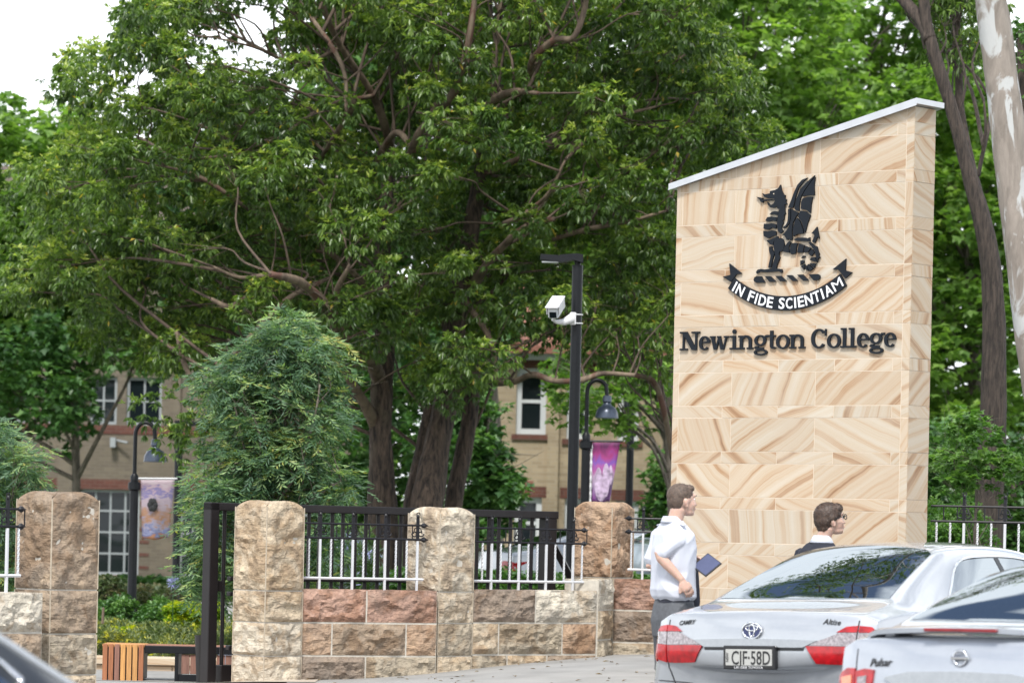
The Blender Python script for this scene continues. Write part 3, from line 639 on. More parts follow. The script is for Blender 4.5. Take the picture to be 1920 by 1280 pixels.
for ch, a, b in (('N',72,235),('e',228,320),('w',318,472),('i',480,552),('n',550,672),('g',678,800),('t',795,858),('o',858,970),('n',968,1098),('C',1145,1272),('o',1275,1388),('l',1385,1450),('l',1450,1515),('e',1520,1620),('g',1622,1748),('e',1742,1842)):
    glyph(ch, lx(a), lx(b), None)

# ------------------------------------------------------------------ rock-faced stone
def fbm(p, s=0): return mnoise.fractal(Vector(p) + Vector((s * 7.3, s * 3.1, s * 5.7)), 0.6, 2.1, 4)
CH = {'tan': (0.43, 0.36, 0.27), 'grey': (0.34, 0.295, 0.23), 'brown': (0.28, 0.22, 0.165), 'pink': (0.33, 0.215, 0.17), 'pale': (0.49, 0.44, 0.36), 'rust': (0.36, 0.255, 0.18), 'dark': (0.23, 0.185, 0.15), 'white': (0.50, 0.465, 0.40)}
M_MARGIN = simple('dressed_margin', (0.40, 0.34, 0.26), 0.9, var=0.2, nscale=18)
def rock(name, x0, x1, z0, z1, parent, hue, amp=0.035, d=0.30, seed=0, y0=0.0, topflat=False):
    """one rock-faced block, front at local y = y0 facing -y"""
    m2 = MB(); step = 0.024; nx = max(6, min(34, int((x1 - x0) / step))); nz = max(5, min(18, int((z1 - z0) / step)))
    j = 0.0085; X0, X1, Z0, Z1 = x0 + j, x1 - j, z0 + j, z1 - j
    for k in range(nz + 1):
        for i in range(nx + 1):
            u, v = i / nx, k / nz; x = X0 + (X1 - X0) * u; z = Z0 + (Z1 - Z0) * v
            e = min(min(u, 1 - u) * (X1 - X0), min(v, 1 - v) * (Z1 - Z0)) / 0.045; e = min(1, e)
            f1 = fbm((x * 5, z * 7, seed), seed); f2 = abs(fbm((x * 11, z * 13, seed + 9), seed + 3)); facet = mnoise.cell(Vector((x * 8 + z * 3 + f1, z * 9 - x * 2, seed)))
            h = max(0.0, amp * e * (0.55 + 0.8 * f1 + 0.28 * facet - 0.5 * f2))
            jx = (0.006 * f1 if 0 < i < nx else 0.004 * mnoise.noise(Vector((z * 9, seed, i)))); jz = 0.004 * mnoise.noise(Vector((x * 9, seed, k + 3)))
            m2.v.append((x + jx, y0 - h - 0.004, z + jz))
    for k in range(nz):
        for i in range(nx): q = k * (nx + 1) + i; m2.f.append((q, q + 1, q + nx + 2, q + nx + 1))
    nb = len(m2.v); rim = [i for i in range(nx + 1)] + [k * (nx + 1) + nx for k in range(1, nz + 1)] + [nz * (nx + 1) + i for i in range(nx - 1, -1, -1)] + [k * (nx + 1) for k in range(nz - 1, 0, -1)]
    for r_ in rim: x, y, z = m2.v[r_]; m2.v.append((x, y0 + d, z))
    n = len(rim)
    for q in range(n): m2.f.append((rim[q], rim[(q + 1) % n], nb + (q + 1) % n, nb + q))
    m2.f.append(tuple(nb + q for q in range(n - 1, -1, -1)))
    o = obj(name, m2, M_ROCK, parent, world=False, auto=38)
    v = random.uniform(0.92, 1.08); c = CH[hue]; o.color = (c[0] * v, c[1] * v, c[2] * v, 1); return o
def pier_block(z0, z1, w, parent, hue, seed, amp=0.022, crown=0.0, hue2=None):
    """a whole square pillar block: front corner at the local origin, faces along +x and +y"""
    m2 = MB(); step = 0.024; ns = max(8, int(w / step)); nz = max(5, min(30, int((z1 - z0) / step))); j = 0.006; P = []
    cs = [(0, 0), (w, 0), (w, w), (0, w)]; nr = [(0, -1), (1, 0), (0, 1), (-1, 0)]
    per = []
    for q in range(4):
        a, b = cs[q], cs[(q + 1) % 4]
        for i in range(ns): u = i / ns; per.append((a[0] + (b[0] - a[0]) * u, a[1] + (b[1] - a[1]) * u, nr[q], u, q))
    n = len(per)
    for k in range(nz + 1):
        v = k / nz
        for (x, y, nn, u, q) in per:
            zt = z1 - j + crown * math.sin(math.pi * u) ** 0.8; z = z0 + j + (zt - z0 - j) * v
            e = min(1, (min(u, 1 - u) * w - 0.008) / 0.03); e = min(e, 1.0 if crown and v > .5 else min(v, 1 - v) * (z1 - z0) / 0.03); e = max(0, min(1, e))
            if crown: e = min(e, max(0.0, (zt - z) / 0.06) if v > .5 else e)
            p = (x * 6 + q * 5, y * 6, z * 6); f1 = fbm(p, seed); r_ = abs(mnoise.noise(Vector((x * 16 + z * 12 + q, y * 16 - z * 12, z * 8 + seed)))); fc = mnoise.cell(Vector((x * 9 + z * 5, y * 9, z * 11 + seed)))
            h = 0.003 + max(0.0, 1.0) * amp * e * (0.45 + 0.9 * f1 + 0.8 * r_ + 0.3 * fc)
            rc = 0.0
            if crown: t_ = max(0, 1 - (zt - z) / 0.035); rc = 0.016 * t_ * t_
            m2.v.append((x + nn[0] * (h - rc), y + nn[1] * (h - rc), z))
    for k in range(nz):
        for i in range(n): a = k * n + i; b = k * n + (i + 1) % n; m2.f.append((a, b, b + n, a + n))
    top = nz * n; prev = list(range(top, top + n))
    for s in range(1, 5):
        f = 1 - s / 5; cur = []
        for i in range(n):
            x, y, z = m2.v[top + i]; cx = w / 2; zz = z * f + (z1 + crown * 0.8) * (1 - f) + (0.008 * mnoise.noise(Vector((x * 9 * f, y * 9, s))) if crown else 0)
            cur.append(len(m2.v)); m2.v.append((cx + (x - cx) * f, cx + (y - cx) * f, zz))
        for i in range(n): m2.f.append((prev[i], prev[(i + 1) % n], cur[(i + 1) % n], cur[i]))
        prev = cur
    m2.f.append(tuple(prev)); m2.f.append(tuple(range(n - 1, -1, -1)))
    o = obj('stone', m2, M_ROCK, parent, world=False, auto=40); v = random.uniform(0.95, 1.05); c = CH[hue]; o.color = (c[0] * v, c[1] * v, c[2] * v, 1); return o
def pillar(px, Y, ang, w, zs, hues, label, crown=0.062, zlow=-0.1):
    c = U(px, 1000, Y); c.z = 0
    t = thing('stone_pillar', label, 'pillar', c, ang, 'sandstone gate pillars')
    m2 = MB().box(0.002, w - 0.002, 0.002, w - 0.002, zlow, zs[0] - 0.05); obj('mortar', m2, M_MORT, t, world=False)
    zz = list(zs) + [zlow]
    for k in range(len(zz) - 1):
        hue = hues[k % len(hues)]
        st = pier_block(zz[k + 1], zz[k], w, t, hue, k + int(px), crown=crown if k == 0 else 0.0, amp=0.026 if k == 0 else 0.028)
        mg = MB()
        for (cx_, cy_) in ((0, 0), (w, 0), (0, w)): mg.box(cx_ - .0055 if cx_ == 0 else cx_ - .003, cx_ + .003 if cx_ == 0 else cx_ + .0055, cy_ - .0055 if cy_ == 0 else cy_ - .003, cy_ + .003 if cy_ == 0 else cy_ + .0055, zz[k + 1] + .008, zz[k] - .006)
        o_ = obj('corner_margin', mg, M_MARGIN, st, world=False)
    return t, c
P1, c1 = pillar(97, 28.7, R(44), 0.45, (1.715, 1.012, 0.673, 0.357, 0.05), ('brown', 'brown', 'grey', 'tan'), 'darkest brown sandstone pillar at the left of the gateway, the one nearest the left edge')
P3, c3 = pillar(500, 34.0, R(44), 0.445, (1.715, 0.948, 0.657, 0.352, 0.05), ('tan', 'tan', 'pale', 'pale'), 'pale sandstone pillar beside the black gate with a brown stained left face')
P4, c4 = pillar(825, 35.0, R(44), 0.44, (1.695, 0.955, 0.660, 0.352, 0.05), ('pale', 'pale', 'grey', 'tan'), 'creamy domed pillar between the two fence panels with orange veining')
P5, c5 = pillar(1147, 37.1, R(58), 0.43, (1.795, 1.097, 0.775, 0.47, 0.17), ('rust', 'grey', 'grey', 'grey'), 'orange brown pillar behind the tall lamp post with a crack under its rounded top')

def wall(p0, p1, ztop_, courses, label, hues, zlow=-0.15, d=0.34, group='sandstone boundary walls'):
    """p0, p1: (px, Y) ends of the front face; courses: list of (z0, z1, [fractions])"""
    a = U(p0[0], 1000, p0[1]); b = U(p1[0], 1000, p1[1]); a.z = b.z = 0; L = (b - a).length; ang = math.atan2(b.y - a.y, b.x - a.x)
    t = thing('boundary_wall', label, 'wall', a, ang, group)
    obj('mortar', MB().box(0.004, L - 0.004, -0.001, d - 0.01, zlow, ztop_ - 0.015), M_MORT, t, world=False)
    k = 0
    for (z0, z1, fr_) in courses:
        fs = [0] + fr_ + [1]
        for u0, u1 in zip(fs[:-1], fs[1:]):
            rock('stone', L * u0, L * u1, z0, z1, t, hues[k % len(hues)], seed=k + int(p0[0]), amp=0.04, d=d); k += 1
    return t, a, ang, L
WA, aA, angA, LA = wall((563, 34.33), (823, 34.93), 0.97, [(0.657, 0.972, [0.485]), (0.352, 0.657, [0.24, 0.775]), (0.05, 0.352, [0.485]), (-0.15, 0.05, [0.3, 0.7])],
    'low rock faced wall right of the gate pillar topped with two pinkish blocks', ('pink', 'pink', 'rust', 'brown', 'rust', 'dark', 'grey', 'grey', 'grey', 'grey'))
WB, aB, angB, LB = wall((889, 35.32), (1122, 36.2), 0.985, [(0.665, 0.985, [0.5]), (0.362, 0.665, [0.21, 0.72]), (0.10, 0.362, [0.28, 0.6]), (-0.15, 0.10, [0.5])],
    'low rock faced wall beside the tall lamp post with a grey block and a cream block on top', ('dark', 'white', 'tan', 'grey', 'rust', 'grey', 'tan', 'brown', 'grey', 'grey'))
WR, aR, angR, LR = wall((1124, 36.2), (1150, 36.72), 1.09, [(0.79, 1.095, []), (0.5, 0.79, []), (0.2, 0.5, []), (-0.1, 0.2, [])], 'narrow side face of stepped wall under the orange brown pillar', ('white', 'tan', 'grey', 'grey'), group='wall ends')
WC, aC, angC, LC = wall((1152, 36.75), (1420, 36.6), 1.10, [(0.785, 1.10, [0.62]), (0.47, 0.785, [0.5]), (0.15, 0.47, [0.45]), (-0.1, 0.15, [0.5])],
    'reddish block wall behind the boy in the white shirt', ('pink', 'rust', 'dark', 'grey', 'grey', 'brown', 'grey', 'grey'))
WL, aL, angL, LL = wall((-430, 26.55), (83, 28.45), 1.0, [(0.69, 1.0, [0.32, 0.68]), (0.372, 0.69, [0.2, 0.52, 0.8]), (0.06, 0.372, [0.3, 0.65]), (-0.15, 0.06, [0.5])],
    'low wall at the left edge with a whitish dressed block on top', ('tan', 'brown', 'white', 'grey', 'tan', 'grey', 'brown', 'grey', 'tan', 'grey'))
WD, aD, angD, LD = wall((1741, 32.35), (2120, 31.9), 1.2, [(0.88, 1.2, [0.3, 0.65]), (0.56, 0.88, [0.4, 0.8]), (0.24, 0.56, [0.3, 0.6]), (-0.1, 0.24, [0.5])],
    'low wall under the fence to the right of the tall sign', ('pink', 'brown', 'tan', 'grey'))

# ------------------------------------------------------------------ iron fences
def scroll(c, r_, sgn, X, t0=0.0):
    P = []
    for i in range(15):
        a = i / 14 * math.pi * 1.5; rr = r_ * (1 - 0.45 * i / 14); P.append(c + X * (sgn * (rr * math.cos(a) - r_ * 0.1)) + Vector((0, 0, -rr * math.sin(a))))
    return P
def fence(a, ang, s0, s1, zt, spacing, label, zwall, endl=False, endr=False, first=0, dy=0.12, phase=0.0):
    """rails run from s0 to s1 along the wall line"""
    X = Vector((math.cos(ang), math.sin(ang), 0)); Yv = Vector((-math.sin(ang), math.cos(ang), 0)); o = a + Yv * dy
    t = thing('iron_fence', label, 'fence', a + X * s0 + Vector((0, 0, zwall)), ang, 'black and white iron fences on the walls')
    P = lambda s, z, d=0.0: o + X * s + Yv * d + Vector((0, 0, z))
    z2 = zt - 0.132; zb = zt - 0.505
    for nm, z, m_, r_ in (('top_rail', zt, M_IRONB, 0.011), ('middle_rail', z2, M_IRONB, 0.012), ('bottom_rail', zb, M_IRONW, 0.014)):
        mb = MB(); mb.tube([P(s0, z), P(s1, z)], r_, 6)
        if m_ is M_IRONB:
            for e, sg in ((endl, -1), (endr, 1)):
                if e:
                    s = s1 if sg > 0 else s0
                    mb.lathe([(0.011, -0.03), (0.02, -0.018), (0.028, 0.0), (0.018, 0.016), (0.008, 0.03), (0.002, 0.05)], P(s, z), 7, Matrix.Rotation(math.pi / 2 * sg, 3, Vector((-math.sin(ang), math.cos(ang), 0))))
        obj(nm, mb, m_, t)
    s = s0 + 0.05 + phase; k = first
    while s < s1 - 0.02:
        if k % 3 == 2:
            mb = MB(); M_ = Matrix.Translation(P(s, 0)) @ Matrix.Rotation(ang, 4, 'Z'); mb.bevbox(-0.011, 0.011, -0.011, 0.011, zwall - 0.03, z2 - 0.014, 0.003, M_); obj('square_bar', mb, M_IRONW, t)
            mb = MB(); mb.box(-0.014, 0.014, -0.008, 0.008, z2, zt + 0.07, M_); mb.blob(P(s, zt + 0.085), 0.016, 0.016, 0.02, 6, 5)
            mb.tube([P(s - 0.012, zt + 0.085), P(s - 0.012, zt + 0.115), P(s + 0.012, zt + 0.12), P(s + 0.02, zt + 0.10)], 0.006, 5)
            for sg in (-1, 1):
                mb.tube(scroll(P(s + sg * 0.035, z2 + 0.055), 0.03, sg, X), 0.0065, 5)
                mb.tube([P(s, zt - 0.01), P(s + sg * 0.03, zt - 0.03), P(s + sg * 0.045, z2 + 0.055)], 0.0055, 5)
            obj('scroll_finial', mb, M_IRONB, t)
        else:
            mb = MB(); n = 22; base = len(mb.v)
            for i in range(n + 1):
                z = zb + (z2 - zb) * i / n; tw = i / n * math.pi * 5.0; rr = 0.0108
                for q in range(4): a_ = tw + q * math.pi / 2; mb.v.append(tuple(P(s, z) + X * (rr * math.cos(a_)) + Yv * (rr * math.sin(a_))))
            for i in range(n):
                for q in range(4): b = base + i * 4; mb.f.append((b + q, b + (q + 1) % 4, b + 4 + (q + 1) % 4, b + 4 + q))
            obj('twisted_bar', mb, M_IRONW, t)
            obj('spacer', MB().tube([P(s + spacing / 2, z2), P(s + spacing / 2, zt)], 0.006, 5), M_IRONB, t)
        s += spacing; k += 1
    return t
fence(aA, angA, 0.0, LA - 0.10, 1.572, 0.1095, 'fence panel on the pink topped wall between the stained pillar and the creamy pillar', 0.97, endr=True, phase=-0.02)
fence(aB, angB, 0.0, LB - 0.08, 1.563, 0.1085, 'fence panel between the creamy pillar and the tall lamp post', 0.98, endr=True, phase=0.03)
fence(aC, angC, 0.13, LC, 1.69, 0.115, 'short fence panel behind the boy in the white shirt', 1.10, endl=True, first=1, phase=-0.02)
fence(aL, angL, 0.0, LL - 0.13, 1.625, 0.112, 'fence panel on the wall at the left edge', 1.0, endr=True)
fence(aD, angD, 0.0, LD, 1.84, 0.119, 'fence panel behind the car roof to the right of the tall sign', 1.2, phase=0.0)

# ------------------------------------------------------------------ sliding gate behind the fence
def gate():
    a = U(404, 1000, 34.6); b = U(1040, 1000, 37.3); a.z = b.z = 0; L = (b - a).length; ang = math.atan2(b.y - a.y, b.x - a.x)
    t = thing('sliding_gate', 'dark steel sliding gate standing open behind the pillars and fence panels', 'gate', a, ang); g_ = lambda *q: MB().bevbox(*q, 0.006)
    ZT = 1.745; G0 = 0.08
    obj('end_post', g_(-0.10, 0.0, -0.06, 0.06, G0 - 0.1, ZT), M_GATE, t, world=False)
    obj('top_beam', g_(-0.10, L, -0.06, 0.06, ZT - 0.075, ZT - 0.001), M_GATE, t, world=False)
    obj('bottom_beam', g_(0.06, L, -0.05, 0.05, G0, G0 + 0.16), M_GATE, t, world=False)
    obj('lower_rail', g_(0.16, L - 0.1, -0.03, 0.03, G0 + 0.30, G0 + 0.34), M_GATE, t, world=False)
    obj('middle_rail', g_(0.16, L - 0.1, -0.03, 0.03, 1.02, 1.06), M_GATE, t, world=False)
    obj('middle_rail', g_(0.16, L - 0.1, -0.03, 0.03, 0.88, 0.92), M_GATE, t, world=False)
    obj('lock_box', g_(0.002, 0.08, -0.03, 0.03, 0.921, 1.019), M_GATE, t, world=False)
    s = 0.10; k = 0; me = None
    while s < L - 0.25:
        if me is None:
            o = obj('bar', MB().tube([(0, 0, G0 + 0.14), (0, 0, ZT - 0.07)], 0.019, 8), M_GATE, t, world=False, auto=50); me = o.data
        else: o = bpy.data.objects.new('bar', me); COL.objects.link(o); o.parent = t
        o.location = (s, 0, 0); s += 0.128 if k % 2 else 0.15; k += 1
    obj('end_post', g_(L - 0.16, L - 0.02, -0.06, 0.06, G0, ZT - 0.075), M_GATE, t, world=False)
    mb = MB(); mb.tube([(L - 0.10, 0.02, 1.55), (L + 0.42, 0.02, 0.85)], 0.045, 4); obj('brace', mb, M_GATE, t, world=False)
    mb = MB().box(L - 0.05, L + 0.5, -0.04, 0.04, 0.70, 0.80); obj('brace_foot', mb, M_GATE, t, world=False)
gate()
# ------------------------------------------------------------------ buildings
def bldg(name, label, Y, px0, px1, ztop_, mat, thick=6.0):
    a = U(px0, 1000, Y); b = U(px1, 1000, Y); a.z = b.z = 0
    t = thing(name, label, 'building', a); t['_Y'] = Y
    return t, a.x, b.x
def facade(t, Y, x0, x1, z0, z1, holes, mat, d=0.35):
    """front wall with real openings: a grid of quads with the holes left out"""
    xs = sorted({x0, x1, *[h[0] for h in holes], *[h[1] for h in holes]}); zs = sorted({z0, z1, *[h[2] for h in holes], *[h[3] for h in holes]}); mb = MB()
    ins = lambda x, z: any(h[0] < x < h[1] and h[2] < z < h[3] for h in holes)
    for xa, xb in zip(xs[:-1], xs[1:]):
        for za, zb in zip(zs[:-1], zs[1:]):
            if not ins((xa + xb) / 2, (za + zb) / 2): mb.quad((xa, Y, za), (xb, Y, za), (xb, Y, zb), (xa, Y, zb))
    for (a, b, c, e) in holes:
        mb.quad((a, Y, c), (a, Y + d, c), (a, Y + d, e), (a, Y, e)); mb.quad((b, Y, c), (b, Y, e), (b, Y + d, e), (b, Y + d, c)); mb.quad((a, Y, c), (b, Y, c), (b, Y + d, c), (a, Y + d, c)); mb.quad((a, Y, e), (a, Y + d, e), (b, Y + d, e), (b, Y, e))
    mb.quad((x0, Y, z0), (x0, Y, z1), (x0, Y + 8, z1), (x0, Y + 8, z0)); mb.quad((x1, Y, z0), (x1, Y + 8, z0), (x1, Y + 8, z1), (x1, Y, z1)); mb.quad((x0, Y + 8, z0), (x0, Y + 8, z1), (x1, Y + 8, z1), (x1, Y + 8, z0))
    return obj('wall', mb, mat, t)
def window(t, Y, a, b, c, e, cols, rws, fw=0.07, bar=0.045, lintel=True, sill=True, mf=None):
    mf = mf or M_WFRAME
    mb = MB(); y0, y1 = Y + 0.10, Y + 0.18
    mb.box(a, a + fw, y0, y1, c, e); mb.box(b - fw, b, y0, y1, c, e); mb.box(a + fw, b - fw, y0, y1, c, c + fw); mb.box(a + fw, b - fw, y0, y1, e - fw, e)
    w = obj('window', mb, mf, t)
    for i in range(1, cols): x = a + (b - a) * i / cols; obj('mullion', MB().box(x - bar / 2, x + bar / 2, y0 + 0.012, y1 - 0.012, c + fw, e - fw), mf, w)
    for i in range(1, rws): z = c + (e - c) * i / rws; obj('transom', MB().box(a + fw, b - fw, y0 + 0.016, y1 - 0.016, z - bar / 2, z + bar / 2), mf, w)
    for i in range(cols):
        for k in range(rws):
            xa = a + (b - a) * i / cols; xb = a + (b - a) * (i + 1) / cols; za = c + (e - c) * k / rws; zb = c + (e - c) * (k + 1) / rws
            obj('pane', MB().box(xa + .01, xb - .01, Y + 0.14, Y + 0.145, za + .01, zb - .01), M_PANE, w)
    if lintel: obj('lintel', MB().box(a - 0.12, b + 0.12, Y - 0.012, Y + 0.3, e + 0.002, e + 0.26), M_BRICKR, t)
    if sill: obj('sill', MB().box(a - 0.10, b + 0.10, Y - 0.06, Y + 0.10, c - 0.13, c - 0.002), M_BRICKR, t)
    return w
YB = 96.0
def bx(px): return U(px, 900, YB).x
def bz(py, px=200): return U(px, py, YB).z
tL, xa, xb = bldg('brick_building', 'long tan brick school building behind the gateway with large white gridded windows', YB, -700, 700, 9, M_BRICKT)
holes = [(bx(-90), bx(105), bz(1077), bz(917)), (bx(152), bx(263), bz(1077), bz(917)), (bx(338), bx(440), bz(1077), bz(917)), (bx(500), bx(610), bz(1077), bz(917)),
         (bx(84), bx(112), bz(795), bz(706)), (bx(165), bx(216), bz(795), bz(706)), (bx(234), bx(300), bz(795), bz(706)), (bx(420), bx(480), bz(795), bz(706)), (bx(0), bx(50), bz(795), bz(706))]
facade(tL, YB, xa, xb, -0.2, 8.8, holes, M_BRICKT)
for i, h in enumerate(holes):
    if i < 4: window(tL, YB, *h, 4 if i != 0 else 7, 4, sill=True, mf=M_WFRAME2)
    else: window(tL, YB, *h, 2 if i > 4 else 1, 2, lintel=False, sill=False, mf=M_WFRAME2)
mb = MB().box(xa, xb, YB - 0.02, YB + 0.2, bz(813), bz(797)); obj('string_course', mb, M_BRICKR, tL)
for p0, p1 in ((108, 142), (322, 336), (452, 470)): obj('pier', MB().box(bx(p0), bx(p1), YB - 0.10, YB, -0.2, 8.0), M_BRICKT, tL)
for k in range(6): obj('quoin', MB().box(bx(262) + 0.02, bx(282), YB - 0.015, YB + 0.1, bz(1065 - k * 24), bz(1059 - k * 24)), M_BRICKR, tL)
mb = MB(); mb.quad((xa - .5, YB - 0.8, 8.8), (xb + .5, YB - 0.8, 8.8), (xb + .5, YB + 4, 11.0), (xa - .5, YB + 4, 11.0)); mb.quad((xa - .5, YB + 8.8, 8.8), (xa - .5, YB + 4, 11.0), (xb + .5, YB + 4, 11.0), (xb + .5, YB + 8.8, 8.8)); mb.box(xa - .5, xb + .5, YB - 0.8, YB + 0.0, 8.6, 8.79); obj('roof', mb, M_SLATE, tL)
mb = MB().box(bx(207), bx(217), YB - 0.28, YB - 0.02, bz(838), bz(820)); mb.tube([(bx(212), YB - 0.1, bz(824)), (bx(240), YB - 0.3, bz(829))], 0.03, 6); obj('wall_lamp', mb, M_WFRAME2, tL)

YR = 88.0
def rx(px): return U(px, 850, YR).x
def rz(py, px=1050): return U(px, py, YR).z
tR, xa, xb = bldg('brick_building', 'pale yellow brick gabled house with white sash windows between the tree trunks and the sign', YR, 905, 1420, 9, M_BRICKY)
holesR = [(rx(966), rx(1022), rz(815), rz(691)), (rx(1061), rx(1104), rz(822), rz(700)), (rx(1157), rx(1196), rz(824), rz(716)), (rx(1254), rx(1300), rz(828), rz(716)),
          (rx(966), rx(1018), rz(1030), rz(933)), (rx(1061), rx(1106), rz(1034), rz(934)), (rx(1157), rx(1200), rz(1034), rz(936))]
facade(tR, YR, xa, xb, -0.2, rz(655), holesR, M_BRICKY)
for h in holesR: window(tR, YR, *h, 1, 2, fw=0.13, bar=0.08)
mb = MB().box(rx(925), rx(1043), YR - 0.25, YR - 0.0, rz(676), rz(650)); obj('gable_eave', mb, M_WFRAME, tR)
obj('bay_pier', MB().box(rx(1026), rx(1047), YR - 0.18, YR, -0.2, rz(676)), M_BRICKY, tR)
ze = rz(652); mb = MB(); xm = (xa + xb) / 2
mb.quad((xa - .4, YR - .5, ze), (xb + .4, YR - .5, ze), (xb + .4, YR + 4, ze + 2.2), (xa - .4, YR + 4, ze + 2.2)); mb.quad((xa - .4, YR + 8.5, ze), (xa - .4, YR + 4, ze + 2.2), (xb + .4, YR + 4, ze + 2.2), (xb + .4, YR + 8.5, ze))
mb.box(xa - .4, xb + .4, YR - .5, YR - .35, ze - 0.16, ze + .02); obj('roof', mb, M_ROOF, tR)
mb = MB().lathe([(0.16, 0), (0.2, 0.1), (0.1, 0.2), (0.22, 0.4), (0.12, 0.6), (0.03, 0.75)], (rx(960), YR - 0.4, rz(655)), 10); obj('finial', mb, M_ROOF, tR)
obj('air_vent', MB().box(rx(981), rx(1001), YR - 0.03, YR + 0.05, rz(912), rz(902)), M_ORANGE if False else M_ROOF, tR)

# ------------------------------------------------------------------ poles, lamps, banners, camera
def pole(px_top, py_top, px_bot, Y, rad, label, group=None, base=0.0, name='lamp_post'):
    """a vertical pole through (px_top, py_top)"""
    p = U(px_top, py_top, Y); q = Vector((p.x, Y, base))
    t = thing(name, label, 'lamp post', q, 0, group); return t, q, p.z
t, q, zt = pole(1083, 497, 0, 38.6, 0, 'tallest black post, with a flat lamp head and a white camera clamped to it', base=0.3)
obj('pole', MB().tube([q, (q.x, q.y, zt)], 0.056, 20), M_BLACK, t, auto=40)
obj('pole_cap', MB().lathe([(0.03, -0.03), (0.035, 0.05)], (q.x, q.y, zt), 12), M_BLACK, t)
obj('base_flange', MB().lathe([(0.13, -0.02), (0.13, 0.02), (0.07, 0.03), (0.06, 0.12)], q, 16), M_BLACK, t)
mb = MB(); hd = [(0.055, 0.0), (0.055, 0.085), (-0.02, 0.095), (-0.18, 0.078), (-0.19, 0.072), (-0.385, 0.082), (-0.39, 0.028), (-0.18, 0.002), (-0.05, 0.028)]
mb.prism([(q.x + a, zt + 0.02 + b) for a, b in hd], lambda a, b, d: Vector((a, d, b)), q.y - 0.10, q.y + 0.10); hdo = obj('lamp_head', mb, M_BLACK, t)
obj('lens', MB().box(q.x - 0.37, q.x - 0.20, q.y - 0.085, q.y + 0.085, zt + 0.018, zt + 0.026), M_GREYPLASTIC, hdo)
# camera on the pole
cc = U(1043, 577, 38.35); ct = thing('security_camera', 'white boxy security camera on a bracket clamped to the tallest black post', 'camera', (q.x, q.y - 0.056, cc.z - 0.1))
Mx = Matrix.Translation(cc) @ Matrix.Rotation(R(-14), 4, 'Z') @ Matrix.Rotation(R(24), 4, 'X')
obj('housing', MB().bevbox(-0.055, 0.055, -0.16, 0.16, -0.062, 0.062, 0.014, Mx), M_GREYPLASTIC, ct, auto=30)
obj('sun_shield', MB().bevbox(-0.070, 0.070, -0.20, 0.14, 0.066, 0.082, 0.006, Mx), M_WHITE, ct)
for sg in (-1, 1): obj('side_shield', MB().bevbox(sg * 0.066 - 0.005, sg * 0.066 + 0.005, -0.15, 0.10, -0.02, 0.064, 0.002, Mx), M_WHITE, ct)
obj('front_glass', MB().box(-0.036, 0.036, -0.166, -0.160, -0.048, 0.012, Mx), M_PANE, ct)
b0 = U(1037, 600, 38.4); b1 = U(1056, 604, 38.45); b2 = U(1072, 597, 38.5)
obj('bracket_arm', MB().tube([cc + Vector((0, 0, -0.06)), b0, b0 + Vector((0.03, 0.02, -0.015)), b1, b2], [0.02, 0.018, 0.02, 0.035, 0.055], 10), M_WHITE, ct, auto=50)
mb = MB().bevbox(b2.x - 0.02, b2.x + 0.045, q.y - 0.11, q.y - 0.057, b2.z - 0.065, b2.z + 0.065, 0.008); obj('bracket_plate', mb, M_WHITE, ct)
mb = MB()
for dz in (-0.045, 0.045): mb.tube([(q.x + 0.063 * math.cos(a), q.y + 0.063 * math.sin(a), b2.z + dz) for a in [i * math.pi / 8 for i in range(17)]], 0.007, 5)
obj('strap', mb, M_WHITE, ct)

def shoebox_post(px, ytop, Y, armdir, label, w=0.06):
    t, q, z = pole(px, ytop, 0, Y, 0, label, 'square topped lamp posts', base=0.02)
    obj('pole', MB().tube([q, (q.x, q.y, z)], w, 14), M_BLACK, t, auto=40)
    mb = MB().prism([(q.x + armdir * a, z + b) for a, b in ((-0.07, -0.02), (-0.07, 0.11), (0.1, 0.11), (0.32, 0.10), (0.52, 0.075), (0.52, 0.045), (0.3, 0.03), (0.05, -0.02))], lambda a, b, d: Vector((a, d, b)), q.y - 0.13, q.y + 0.13)
    obj('lamp_head', mb, M_BLACK, t); obj('base_flange', MB().lathe([(0.15, -0.02), (0.15, 0.03), (0.08, 0.04)], q, 12), M_BLACK, t)
shoebox_post(1184, 738, 60, -1, 'black post with a flat lamp arm standing in front of the yellow brick house')
shoebox_post(336, 800, 66, 1, 'black post in front of the tan building, right of the striped banner', 0.07)

def heritage_post(px, ycol, xbell, ybell, ybend, Y, label):
    c = U(px, ycol, Y); z = c.z; b = U(xbell, ybell, Y); zb = U(px, ybend, Y).z; q = Vector((c.x, Y, 0.02))
    t = thing('street_lamp', label, 'street lamp', q, 0, 'gooseneck street lamps with banners')
    obj('base_column', MB().lathe([(0.16, -0.05), (0.16, 0.05), (0.080, 0.12), (0.060, 0.3), (0.055, z - 0.42), (0.055, z - 0.12), (0.08, z - 0.10), (0.08, z - 0.02), (0.05, z), (0.055, z + 0.06), (0.03, z + 0.1)], (q.x, q.y, 0), 16), M_BLACK, t, auto=50)
    P = [(q.x, q.y, z)] + [(q.x, q.y, z + (zb - z) * f) for f in (0.3, 0.7, 1.0)]; r_ = abs(b.x - q.x) / 2; s = 1 if b.x > q.x else -1
    top = [(q.x + s * (r_ - r_ * math.cos(a)), q.y, zb + r_ * 1.25 * math.sin(a)) for a in [math.pi * i / 12 for i in range(1, 11)]]
    obj('gooseneck', MB().tube(P + top + [(b.x, q.y, b.z + 0.16)], 0.026, 10), M_BLACK, t, auto=50)
    obj('lamp_shade', MB().lathe([(0.03, 0.20), (0.055, 0.19), (0.06, 0.12), (0.045, 0.10), (0.06, 0.07), (0.11, 0.04), (0.14, -0.02), (0.15, -0.09), (0.135, -0.095)], b, 22), M_LAMP, t, auto=40)
    return t, q, z
